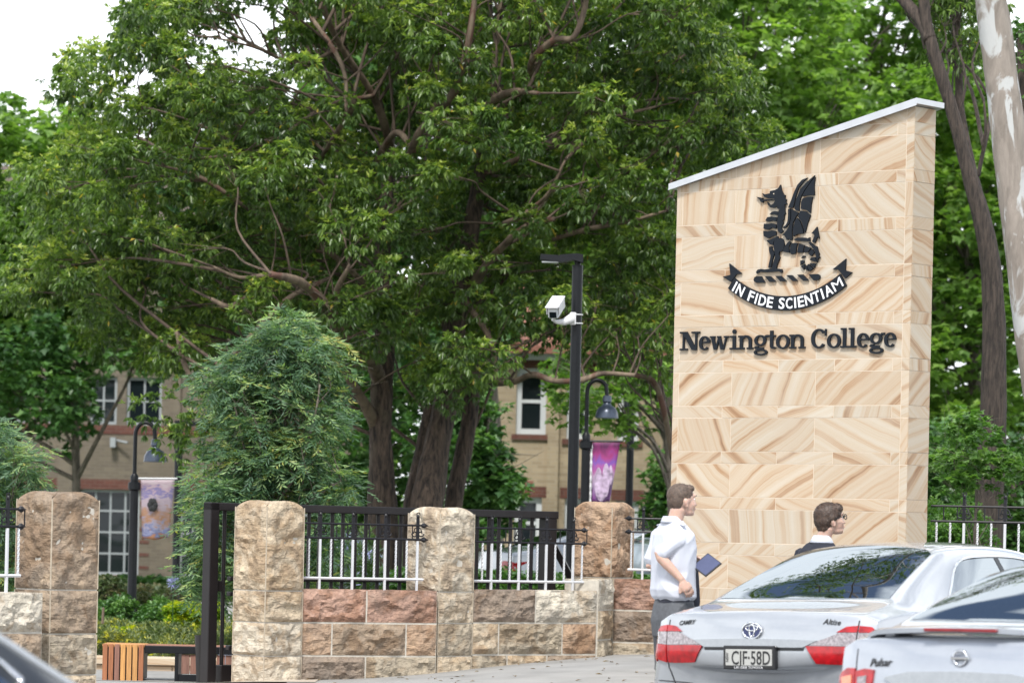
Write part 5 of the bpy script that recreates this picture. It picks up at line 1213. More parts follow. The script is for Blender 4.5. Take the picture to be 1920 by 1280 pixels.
CM.wheels((0.98, 3.78)); bumper(CM, hw)

# --- second silver sedan, nearer, cut by the right edge
deck2 = 1.06; cp2 = U(1790, 1215, 19.0); cp2 = Vector((cp2.x + .03, cp2.y, -0.02)); L2, W2, h2 = 4.61, 1.76, 1.49
CP = Car(sedan_secs(h2, deck2, L2, W2, 0.60, 1.36), L2, W2, cp2, HD, 'silver_car', 'nearer silver sedan with a boot spoiler, cut off by the right edge', M_SILVER2, roll=R(-1.0))
rear, side = windows(CP, h2, deck2, 0.60, 1.36, W2 / 2, L2); glaze(CP, rear, side, h2, deck2, 1.36, L2)
for sg in (-1, 1):
    e = lambda P: [(sg * a, b) for a, b in P]
    t = CP.panel('tail_light', e([(0.56, 0.66), (0.66, 0.66), (0.665, 0.885), (0.60, 0.90), (0.535, 0.895)]), 'rear', M_RED, 0.010, 0.006, 0.03)
    CP.panel('clear_lens', e([(0.585, 0.70), (0.64, 0.70), (0.645, 0.855), (0.58, 0.865)]), 'rear', M_CLEAR, 0.014, 0.006, 0.03, parent=t)
    t = CP.panel('tail_light', e([(0.671, 0.66), (0.77, 0.67), (0.805, 0.86), (0.73, 0.90), (0.671, 0.90)]), 'rear', M_RED, 0.010, 0.006, 0.03)
    CP.panel('clear_lens', e([(0.685, 0.70), (0.74, 0.71), (0.77, 0.85), (0.69, 0.865)]), 'rear', M_ORANGE, 0.014, 0.006, 0.03, parent=t)
CP.panel('boot_garnish', [(-.40, 0.825), (.40, 0.825), (.46, 0.858), (.30, 0.890), (0, 0.898), (-.30, 0.890), (-.46, 0.858)], 'rear', M_CHROME_DARKENED, 0.016, 0.01, 0.05)
CP.panel('handle_recess', [(-.38, 0.79), (.38, 0.79), (.40, 0.822), (-.40, 0.822)], 'rear', M_TRIM, 0.003, 0, 0.05)
CP.seam('boot_seam', [(-.672, 1.0), (-.668, 0.84), (-.668, 0.60), (-.5, 0.56), (0, 0.55), (.5, 0.56), (.668, 0.60), (.668, 0.84), (.672, 1.0)], 'rear')
badge(CP, 0, 0.968, 'bar')
CP.stamp('model_lettering', text_mesh('Pulsar', 0.06, 0.001, 0.0008, 0.3), 0.50, 0.915, 0, M_TRIM)
# spoiler: a curved wing on two feet with a red brake light in its edge
def wing(c, x0, z, half, chord, th):
    mb = MB(); n = 24
    for i in range(n + 1):
        y = -half + 2 * half * i / n; u = abs(y) / half; xx = x0 + 0.16 * u ** 2.2; zz = z - 0.028 * u ** 2 - 0.05 * max(0, (u - .86) / .14) ** 2
        for a, b in ((0, 0), (0.0, th * .75), (0.03, th), (chord * .5, th * 1.02), (chord, th * .3), (chord * .6, 0), (0.04, -0.006)): mb.v.append((xx + a, y, zz + b))
    for i in range(n):
        for j in range(7): a = i * 7 + j; b = i * 7 + (j + 1) % 7; mb.f.append((a, b, b + 7, a + 7))
    mb.f.append(tuple(range(6, -1, -1))); mb.f.append(tuple(n * 7 + j for j in range(7)))
    return obj('spoiler', mb, c.paint, c.t, world=False, auto=50)
spo = wing(CP, 0.03, 1.098, 0.66, 0.18, 0.032)
for sg in (-1, 1): obj('spoiler_foot', MB().bevbox(0.17, 0.26, sg * .50 - .03, sg * .50 + .03, 1.03, 1.10, 0.01), M_SILVER2, spo, world=False)
mb = MB(); mb.bevbox(0.018, 0.05, -.21, .21, 1.101, 1.119, 0.003); obj('brake_light', mb, M_RED2, spo, world=False)
pt, put = plate(CP, 0, 0.745, ' ', '', M_TRIM, w=0.39, h=0.15, pm=M_PLATEY, inner=(0.365, 0.125))
CP.wheels((0.95, 3.65)); bumper(CP, W2 / 2)

# --- dark car whose windscreen pillar crosses the lower left corner
cp3 = Vector((-2.72, 9.35, 0.0)); 
CD = Car(sedan_secs(1.46, 1.02, 4.5, 1.76, 0.6, 1.3), 4.5, 1.76, (0, 0, 0), (0.80, 0.60), 'black_car', 'black car at the lower left corner with only a silver edged windscreen pillar showing', M_GREYPAINT)
rear, side = windows(CD, 1.46, 1.02, 0.6, 1.3, .88, 4.5); glaze(CD, rear, side, 1.46, 1.02, 1.3, 4.5); CD.wheels((0.9, 3.55))
for sd in (-1, 1): CD.seam('roof_edge_trim', [(1.4, 1.34), (2.2, 1.365), (2.55, 1.32), (2.85, 1.20), (3.05, 1.08), (3.2, 0.99)], 'side', sd, 0.020, M_SILVER)
apil = CD.t.matrix_basis.to_3x3() @ Vector((3.0, -0.62, 0)); tgt = U(45, 1246, 12.0)
CD.t.matrix_basis = Matrix.Translation(Vector((tgt.x - apil.x, tgt.y - apil.y, 0))) @ CD.t.matrix_basis

# --- cars parked behind the fences
def far_car(px, Y, heading, name, label, paint, sc=1.0, py=None):
    p = U(px, 1000, Y); c = Car(sedan_secs(1.47, 1.05, 4.7, 1.80, 0.64, 1.40), 4.7, 1.80, (p.x, p.y, sc), heading, name, label, paint, group=None)
    r_, s_ = windows(c, 1.47, 1.05, 0.64, 1.40, .90, 4.7); glaze(c, r_, s_, 1.47, 1.05, 1.40, 4.7, seats=False)
    for sg in (-1, 1):
        e = lambda P: [(sg * a, b) for a, b in P]
        c.panel('tail_light', e([(0.50, 0.72), (0.84, 0.72), (0.84, 0.92), (0.62, 0.93)]), 'rear', M_RED, 0.012, 0.006, 0.05)
    c.wheels((0.95, 3.7)); return c
far_car(905, 55, (0.94, 0.34), 'parked_car', 'silver car with red tail light parked behind the fence left of the tall lamp post', M_SILVER, 0.17)
far_car(1168, 50, (0.85, 0.53), 'parked_car', 'pale blue car parked behind the short fence panel and the boy in the white shirt', M_BLUEPAINT, 0.34)
mb = MB(); pts_ = [(-2.5, 48.0, .05), (1.0, 48.0, .33), (9.0, 48.0, .33), (9.0, 62.0, .33), (1.0, 62.0, .22), (-2.5, 62.0, .05)]
mb.quad(pts_[0], pts_[1], pts_[4], pts_[5]); mb.quad(pts_[1], pts_[2], pts_[3], pts_[4]); struct('driveway', mb, M_ASPH)
def pipn(P, x, y):
    x = np.asarray(x); y = np.asarray(y); c = np.zeros(x.shape, bool)
    for i in range(len(P)):
        ax, ay = P[i]; bx_, by_ = P[i - 1]
        if ay == by_: continue
        c ^= ((ay > y) != (by_ > y)) & (x < (bx_ - ax) * (y - ay) / (by_ - ay) + ax)
    return c
def Un(px, py, Y):
    dx = (px - PX) / F; dy = -(py - PY) / F
    return np.stack([(dx * cr - dy * sr) * Y, Y + 0 * px, CZ + (dx * sr + dy * cr) * Y], -1)
def norm(a): return a / np.maximum(1e-9, np.linalg.norm(a, axis=-1, keepdims=True))
def leaf_mesh(name, base, d, n, ln, wd, tint, mat, parent=None, kind=None, fold=0.25, lobes=False):
    """folded leaves: base point, direction, normal, length, width"""
    N_ = len(base); d = norm(d); sd_ = norm(np.cross(d, n)); up = np.cross(sd_, d); ln = ln[:, None]; wd = wd[:, None]
    if parent is not None: I = np.array(root_inv(parent)); base = base @ I[:3, :3].T + I[:3, 3]; d = d @ I[:3, :3].T; sd_ = sd_ @ I[:3, :3].T; up = up @ I[:3, :3].T
    if lobes:   # five pointed leaf
        V = [base, base + d * ln * .35 - sd_ * wd * .62, base + d * ln * .52 - sd_ * wd * .28, base + d * ln - up * ln * .12, base + d * ln * .52 + sd_ * wd * .28, base + d * ln * .35 + sd_ * wd * .62]
        tri = np.array([(0, 2, 1), (0, 3, 2), (0, 4, 3), (0, 5, 4)])
    else:
        V = [base, base + d * ln * .45 - sd_ * wd * .5 + up * wd * fold, base + d * ln - up * ln * .10, base + d * ln * .45 + sd_ * wd * .5 + up * wd * fold]
        tri = np.array([(0, 2, 1), (0, 3, 2)])
    k = len(V); V = np.stack(V, 1).reshape(-1, 3).astype(np.float32); T = (tri[None] + (np.arange(N_) * k)[:, None, None]).reshape(-1)
    me = bpy.data.meshes.new(name); me.vertices.add(len(V)); me.vertices.foreach_set('co', V.reshape(-1)); me.loops.add(len(T)); me.loops.foreach_set('vertex_index', T.astype(np.int32))
    nf = len(T) // 3; me.polygons.add(nf); me.polygons.foreach_set('loop_start', np.arange(nf, dtype=np.int32) * 3); me.polygons.foreach_set('loop_total', np.full(nf, 3, np.int32)); me.update(calc_edges=True)
    at = me.attributes.new('tint', 'FLOAT', 'POINT'); at.data.foreach_set('value', np.repeat(np.clip(tint, 0, 1), k).astype(np.float32))
    o = link(name, me, mat, parent)
    if kind: o['kind'] = kind
    return o
# ------------------------------------------------------------------ people
def fused(name, parts, mat, parent, voxel=0.006, smooth_it=2, fold=0.0, fscale=9.0, seed=0, lo=None):
    """parts: tapered limbs and ellipsoids in the person's own space, fused into one continuous surface"""
    mb = MB()
    for p in parts:
        if p[0] == 'limb':
            pts = [Vector(q[:3]) for q in p[1]]; rad = [q[3] for q in p[1]]
            P = []; Rr = []
            for i in range(len(pts) - 1):
                for k in range(4): t = k / 4; P.append(pts[i].lerp(pts[i + 1], t)); Rr.append(rad[i] * (1 - t) + rad[i + 1] * t)
            P.append(pts[-1]); Rr.append(rad[-1])
            P = [P[0] + (P[0] - P[1]).normalized() * Rr[0] * .55] + P + [P[-1] + (P[-1] - P[-2]).normalized() * Rr[-1] * .55]; Rr = [Rr[0] * .6] + Rr + [Rr[-1] * .6]
            mb.tube(P, Rr, 14, True, p[2] if len(p) > 2 else 1.0)
        elif p[0] == 'ell':
            _, c, rx_, ry_, rz_ = p[:5]; k = len(mb.v); mb.blob(c, rx_, ry_, rz_, 18, 14)
            if len(p) > 5:
                Mx = Matrix.Translation(Vector(c)) @ p[5] @ Matrix.Translation(-Vector(c))
                for i in range(k, len(mb.v)): mb.v[i] = tuple(Mx @ Vector(mb.v[i]))
        elif p[0] == 'loft':
            k = len(mb.v); rings = p[1]; n = 28   # ring: (centre, ax, ay, rotz, power)
            for (c, ax, ay, rz_, pw) in rings:
                for j in range(n):
                    a = math.tau * j / n; ca, sa = math.cos(a), math.sin(a); x = ax * math.copysign(abs(ca) ** pw, ca); y = ay * math.copysign(abs(sa) ** pw, sa)
                    mb.v.append((c[0] + x * math.cos(rz_) - y * math.sin(rz_), c[1] + x * math.sin(rz_) + y * math.cos(rz_), c[2]))
            for i in range(len(rings) - 1):
                for j in range(n): q = k + i * n; mb.f.append((q + j, q + (j + 1) % n, q + n + (j + 1) % n, q + n + j))
            mb.f.append(tuple(k + j for j in range(n - 1, -1, -1))); mb.f.append(tuple(k + (len(rings) - 1) * n + j for j in range(n)))
        elif p[0] == 'box': mb.bevbox(*p[1:7], 0.004, p[7])
    me = bpy.data.meshes.new(name); me.from_pydata(mb.v, [], mb.f); me.update()
    bm = bmesh.new(); bm.from_mesh(me); bmesh.ops.recalc_face_normals(bm, faces=bm.faces); bm.to_mesh(me); bm.free()
    o = bpy.data.objects.new(name, me); COL.objects.link(o); r_ = o.modifiers.new('r', 'REMESH'); r_.mode = 'VOXEL'; r_.voxel_size = voxel
    s_ = o.modifiers.new('s', 'SMOOTH'); s_.iterations = smooth_it; s_.factor = 0.5
    me2 = bpy.data.meshes.new_from_object(o.evaluated_get(bpy.context.evaluated_depsgraph_get())); bpy.data.objects.remove(o); bpy.data.meshes.remove(me)
    if fold:
        n = len(me2.vertices); co = np.empty(n * 3); no = np.empty(n * 3); me2.vertices.foreach_get('co', co); me2.vertices.foreach_get('normal', no); co = co.reshape(-1, 3); no = no.reshape(-1, 3)
        d = np.array([0.5 - abs(mnoise.noise(Vector((c[0] * fscale + seed, c[1] * fscale, c[2] * fscale * 0.55)) + Vector((0, 0, 0.8 * mnoise.noise(Vector((c[0] * 4, c[1] * 4, c[2] * 3 + seed))))))) * 2.2 for c in co])
        co += no * (d * fold)[:, None]; me2.vertices.foreach_set('co', co.reshape(-1)); me2.update()
    return link(name, me2, mat, parent, True)
def rz3(a): return Matrix.Rotation(a, 4, 'Z')
def head_parts(c, yaw, pitch=0.0, s=1.0):
    """c: centre of the skull; the face looks along +x before yaw"""
    M_ = Matrix.Translation(Vector(c)) @ rz3(yaw) @ Matrix.Rotation(-pitch, 4, 'Y') @ Matrix.Scale(s, 4); T = lambda x, y, z: tuple(M_ @ Vector((x, y, z)))
    Rm = rz3(yaw) @ Matrix.Rotation(-pitch, 4, 'Y'); E = lambda c_, a, b, d: ('ell', T(*c_), a * s, b * s, d * s, Rm)
    P = [E((-.012, 0, .018), .098, .076, .092), E((-.035, 0, -.01), .072, .070, .075), E((.042, 0, -.030), .052, .060, .075), E((.040, 0, -.085), .046, .046, .030), E((.066, 0, -.098), .022, .024, .018),
         E((.080, 0, .030), .016, .044, .016), E((.088, 0, -.020), .014, .011, .026), E((.100, 0, -.034), .013, .012, .012), E((.088, 0, -.062), .012, .022, .007), E((.086, 0, -.072), .012, .020, .007),
         E((.062, .035, -.035), .022, .022, .022), E((.062, -.035, -.035), .022, .022, .022)]
    for sg in (-1, 1): P += [E((-.005, sg * .076, -.022), .019, .008, .031), E((-.012, sg * .083, -.014), .013, .008, .022), E((0.0, sg * .080, -.044), .009, .007, .012)]
    return P, M_, T
def hair_parts(T, Rm, s, style):
    E = lambda c_, a, b, d: ('ell', T(*c_), a * s, b * s, d * s, Rm)
    if style == 'crop': return [E((-.020, 0, .034), .102, .083, .090), E((-.046, 0, .000), .072, .078, .080), E((-.052, 0, -.040), .050, .066, .045), E((.042, 0, .082), .046, .060, .030), E((.066, 0, .080), .020, .048, .020)]
    return [E((-.018, 0, .036), .108, .090, .094), E((-.048, 0, .000), .076, .084, .086), E((-.058, 0, -.050), .050, .068, .050), E((.050, 0, .070), .050, .070, .042), E((.055, .03, .05), .035, .045, .04), E((-.01, -.078, .012), .035, .014, .034), E((-.01, .078, .012), .035, .014, .034)]
def face_bits(T, Rm, s, t, hair):
    for sg in (-1, 1):
        mb = MB().blob(T(.0765, sg * .030, .004), .0090 * s, .0090 * s, .007 * s, 10, 8); e = obj('eye', mb, M_LETTER, t, world=False, smooth=True)
        obj('iris', MB().blob(T(.0842, sg * .030, .004), .0035 * s, .005 * s, .005 * s, 8, 6), M_TRIM, e, world=False)
        obj('eyebrow', MB().tube([T(.090, sg * .016, .026), T(.094, sg * .032, .031), T(.082, sg * .048, .027)], [.003, .004, .002], 5), hair, t, world=False)
    obj('lips', MB().tube([T(.094, -.018, -.067), T(.101, 0, -.066), T(.094, .018, -.067)], [.002, .004, .002], 6), simple('lips' + hair.name, (0.50, 0.22, 0.19), 0.5), t, world=False)
def hand(parts, w, d, up, s, curl, spread=0.012, thumb=None):
    """palm from wrist w along d, back of the hand facing up; four unequal bent fingers and a thumb from the side"""
    w, d, up = Vector(w), Vector(d).normalized(), Vector(up).normalized(); up = (up - d * up.dot(d)).normalized(); sd_ = d.cross(up)
    parts.append(('limb', [(*(w - d * .01), .024 * s), (*(w + d * .035), .029 * s), (*(w + d * .075), .030 * s)], 0.62))
    parts.append(('limb', [(*(w + d * .045 + sd_ * .022 * s), .017 * s), (*(w + d * .078 + sd_ * .028 * s), .014 * s)], 0.9)); parts.append(('limb', [(*(w + d * .045 - sd_ * .022 * s), .017 * s), (*(w + d * .078 - sd_ * .028 * s), .014 * s)], 0.9))
    for i, ln in enumerate((.070, .080, .074, .058)):
        off = (i - 1.5) * .019 * s; p = w + d * .078 + sd_ * off; q = d; pts = [(*(p - d * .01), .0095 * s)]
        for k, f in enumerate((.45, .32, .23)):
            an = curl * (0.6 + .5 * k); q = (q * math.cos(an) - up * math.sin(an)).normalized(); p = p + q * ln * f * s; pts.append((*p, (.0088, .0080, .0068)[k] * s))
        parts.append(('limb', pts))
    tv = thumb or 1; p = w + d * .022 + sd_ * tv * .024 * s; q = (d * .75 + sd_ * tv * .62 - up * .25).normalized(); pts = [(*p, .013 * s), (*(p + q * .035), .0115 * s), (*(p + q * .035 + (q * .8 + d * .4).normalized() * .030), .0095 * s)]; parts.append(('limb', pts))

def strands(o, mat, t, HM, n, ln, seed):
    # short combed strands over the hair: from the crown forwards and down
    rg = np.random.default_rng(seed); me = o.data; k = len(me.vertices); co = np.empty(k * 3); no = np.empty(k * 3); me.vertices.foreach_get('co', co); me.vertices.foreach_get('normal', no); co = co.reshape(-1, 3); no = no.reshape(-1, 3)
    i = rg.integers(0, k, n); H = np.array(HM); inv = np.linalg.inv(H); loc = co[i] @ inv[:3, :3].T + inv[:3, 3]
    fl = np.stack([np.where(loc[:, 2] > .05, .9, -.15), .5 * loc[:, 1] / .08, np.where(loc[:, 2] > .08, .05, -1.0)], -1) @ H[:3, :3].T
    fl = fl - no[i] * (fl * no[i]).sum(1, keepdims=True); fl /= np.maximum(1e-6, np.linalg.norm(fl, axis=1, keepdims=True))
    d = fl + no[i] * rg.uniform(.03, .22, (n, 1)) + rg.normal(size=(n, 3)) * .16; L_ = ln * rg.uniform(.5, 1.2, n)
    P = np.array([tuple(t.matrix_basis @ Vector(p)) for p in co[i] - no[i] * .002]); Rm = np.array(t.matrix_basis)[:3, :3]
    leaf_mesh('hair_strands', P, d @ Rm.T, no[i] @ Rm.T, L_, np.full(n, .0032), rg.uniform(0, 1, n), mat, t, 'stuff', fold=.1)
def boy1():
    Y = 26.0; base = U(1256, 1370, Y); base.z = gz(base.x, Y); fwd = R(32)      # body faces right and away
    t = thing('person', 'boy in a white short sleeved shirt and grey shorts holding a tablet, hand on hip', 'person', base, fwd)
    Pw = lambda px, py, dy=0.0: tuple(t.matrix_basis.inverted() @ U(px, py, Y + dy))
    hc = Vector(Pw(1280, 937, 0.0)); parts, HM, T = head_parts(hc, R(-10), R(2), 0.97); Rm = rz3(R(-10)) @ Matrix.Rotation(-R(2), 4, 'Y')
    top = hc.z; sh = 1.472; hip = 0.90
    body = list(parts)
    body.append(('limb', [(-.015, 0, sh - .02, .062), (hc.x - .045, hc.y * .6, top - .12, .054), (hc.x - .035, hc.y, top - .06, .055)]))
    body.append(('loft', [((0, 0, hip - .06), .085, .13, 0, .85), ((.005, 0, hip + .10), .074, .110, 0, .85), ((.005, 0, hip + .28), .082, .120, 0, .85), ((.0, 0, sh - .12), .085, .140, 0, .85), ((-.01, 0, sh - .035), .055, .12, 0, .9), ((-.015, 0, sh + .01), .045, .07, 0, 1)]))
    # near (right) arm: hand on the hip; far (left) arm: holding the tablet forward
    rs_ = (-.02, -.145, sh - .080); re = Pw(1234, 1040, -0.17); rw = Pw(1278, 1086, -0.19)
    ls = (-.02, .145, sh - .080); le = Pw(1219, 1062, 0.10); lw = Pw(1287, 1052, 0.06)
    arm1 = ('limb', [(*rs_, .034), (*re, .034), (*Vector(re).lerp(Vector(rw), .35), .037), (*rw, .024)]); arm2 = ('limb', [(*ls, .034), (*le, .034), (*Vector(le).lerp(Vector(lw), .35), .036), (*lw, .023)])
    body += [arm1, arm2]
    d1 = Vector(Pw(1291, 1106, -0.19)) - Vector(rw); hand(body, rw, d1, (-.25, -1, .1), 0.98, 0.55, thumb=1)
    # left hand grips the tablet's near edge
    gx = Vector(Pw(1300, 1048, 0.04)); hand(body, lw, gx - Vector(lw), (0.1, .5, 1), 0.95, 0.50, thumb=-1)
    for sg in (-1, 1):
        k = .05 if sg > 0 else -.03
        body.append(('limb', [(0, sg * .085, hip - .02, .085), (k * .5, sg * .09, .52, .058), (k * .5 - .01, sg * .092, .47, .055), (k - .015, sg * .094, .34, .056), (k - .01, sg * .094, .12, .036), (k, sg * .094, .09, .036)]))
        body.append(('limb', [(k - .02, sg * .094, .055, .038), (k + .07, sg * .10, .04, .036), (k + .15, sg * .105, .028, .026)], 0.8))
    bd = fused('body', body, M_SKIN, t, 0.0058, 2)
    hr = fused('hair', hair_parts(T, Rm, 0.95, 'crop'), M_HAIR1, t, 0.006, 2, 0.0012, 45, 3)
    strands(hr, M_STR1, t, HM, 10000, .012, 1)
    face_bits(T, Rm, 0.93, t, M_HAIR1)
    # shirt: loose, bloused over the belt
    e1 = Vector(rs_).lerp(Vector(re), .90); e2 = Vector(ls).lerp(Vector(le), .80)
    shirt = [('loft', [((.012, 0, hip + .055), .108, .152, 0, .8), ((.008, 0, hip + .080), .130, .172, 0, .8), ((.0, 0, hip + .13), .136, .176, 0, .8), ((.0, 0, hip + .25), .128, .168, 0, .8), ((.0, 0, sh - .16), .128, .182, 0, .8), ((-.005, 0, sh - .06), .108, .186, 0, .85), ((-.012, 0, sh - .005), .075, .150, 0, .9), ((-.015, 0, sh + .035), .062, .085, 0, 1)]),
             ('limb', [(-.02, -.128, sh - .060, .052), (*Vector(rs_).lerp(e1, .25), .060), (*Vector(rs_).lerp(e1, .65), .056), (*e1, .054)]), ('limb', [(-.02, .150, sh - .062, .060), (*Vector(ls).lerp(e2, .4), .058), (*e2, .060)])]
    fused('shirt', shirt, M_SHIRT, t, 0.006, 1, 0.010, 9, 2)
    # collar, pocket, epaulette
    n0 = Vector((-.018, 0, sh + .028)); mb = MB(); k = 24
    for i in range(k + 1):
        a = R(20) + (math.tau - R(40)) * i / k
        for (rr, zz) in ((.066, .036), (.084, -.004), (.080, -.010), (.061, .034)): mb.v.append((n0.x + rr * math.cos(a) * 1.0, n0.y + rr * .98 * math.sin(a), n0.z + zz - .030 * max(0, math.cos(a)) + .004))
    for i in range(k):
        for j in range(4): a = i * 4 + j; b = i * 4 + (j + 1) % 4; mb.f.append((a, b, b + 4, a + 4))
    obj('collar', mb, M_SHIRT, t, world=False, smooth=True)
    obj('shoulder_strap', MB().tube([(-.02, -.075, sh + .022), (-.025, -.165, sh + .004)], [.014, .016], 8, True, 0.35), M_SHIRT, t, world=False)
    obj('shoulder_strap', MB().tube([(-.02, .075, sh + .022), (-.025, .165, sh + .004)], [.014, .016], 8, True, 0.35), M_SHIRT, t, world=False)
    obj('pocket', MB().bevbox(.118, .128, -.125, -.045, sh - .235, sh - .185, .003, rz3(R(-18))), M_SHIRT, t, world=False)
    obj('tie', MB().tube([(.055, -.01, sh + .01), (.112, -.02, sh - .07), (.148, -.03, sh - .20), (.168, -.03, hip + .22), (.178, -.035, hip + .05), (.180, -.035, hip - .09)], [.015, .017, .026, .030, .032, .012], 8, True, 0.35), M_TIE, t, world=False)
    sh_ = [('loft', [((.005, 0, hip - .20), .118, .165, 0, .85), ((.004, 0, hip - .08), .132, .178, 0, .85), ((.008, 0, hip + .02), .118, .163, 0, .85), ((.01, 0, hip + .065), .108, .150, 0, .85)])]
    for sg in (-1, 1):
        k = .05 if sg > 0 else -.03
        sh_.append(('limb', [(.0, sg * .082, hip - .12, .100), (k * .3, sg * .092, .68, .094), (k * .5, sg * .098, .475, .088)]))
    sh_.append(('ell', (.09, -.11, hip - .07), .05, .05, .09))
    fused('shorts', sh_, M_TROU, t, 0.0075, 3, 0.011, 6, 5)
    obj('belt', MB().lathe([(.108, 0), (.111, .002), (.111, .032), (.108, .034)], (0, 0, 0), 32, Matrix.Diagonal((1.02, 1.42, 1))), M_TIE, t, world=False, auto=40).location = (.01, 0, hip + .038)
    for sg in (-1, 1):
        k = .05 if sg > 0 else -.03
        obj('sock', MB().tube([(k - .015, sg * .094, .36), (k - .012, sg * .094, .25), (k - .008, sg * .094, .1)], [.061, .055, .042], 16), M_SOCK, t, world=False, smooth=True)
        fused('shoe', [('limb', [(k - .035, sg * .094, .052, .044), (k + .06, sg * .10, .044, .044), (k + .155, sg * .105, .032, .034)], .9)], M_TRIM, t, 0.008, 2)
    return t, T
t, _ = boy1()
# tablet in the boy's hand
c4 = [U(1327, 1036, 26.02), U(1357, 1057, 25.97), U(1321, 1080, 25.88), U(1297, 1060, 25.93)]
ctr = sum(c4, Vector()) / 4; ex = ((c4[1] - c4[0]) + (c4[2] - c4[3])) / 2; ey = ((c4[3] - c4[0]) + (c4[2] - c4[1])) / 2
lw_, lh_ = ex.length / 2, ey.length / 2; ex.normalize(); ez = ex.cross(ey).normalized(); ey = ez.cross(ex)
if ez.y > 0: ez = -ez; ex = -ex
TM = Matrix((( ex.x, ey.x, ez.x, ctr.x), (ex.y, ey.y, ez.y, ctr.y), (ex.z, ey.z, ez.z, ctr.z), (0, 0, 0, 1)))
tb = bpy.data.objects.new('tablet', None); COL.objects.link(tb); tb.matrix_basis = Matrix.Translation(ctr); tag(tb, 'black tablet computer with a blue reflecting screen held by the boy in the white shirt', 'tablet')
obj('case', MB().bevbox(-lw_, lw_, -lh_, lh_, -.006, .002, .004, TM), M_TRIM, tb, auto=30)
obj('screen', MB().bevbox(-lw_ + .012, lw_ - .008, -lh_ + .009, lh_ - .009, .0022, .0032, .0005, TM), M_SCREEN, tb)

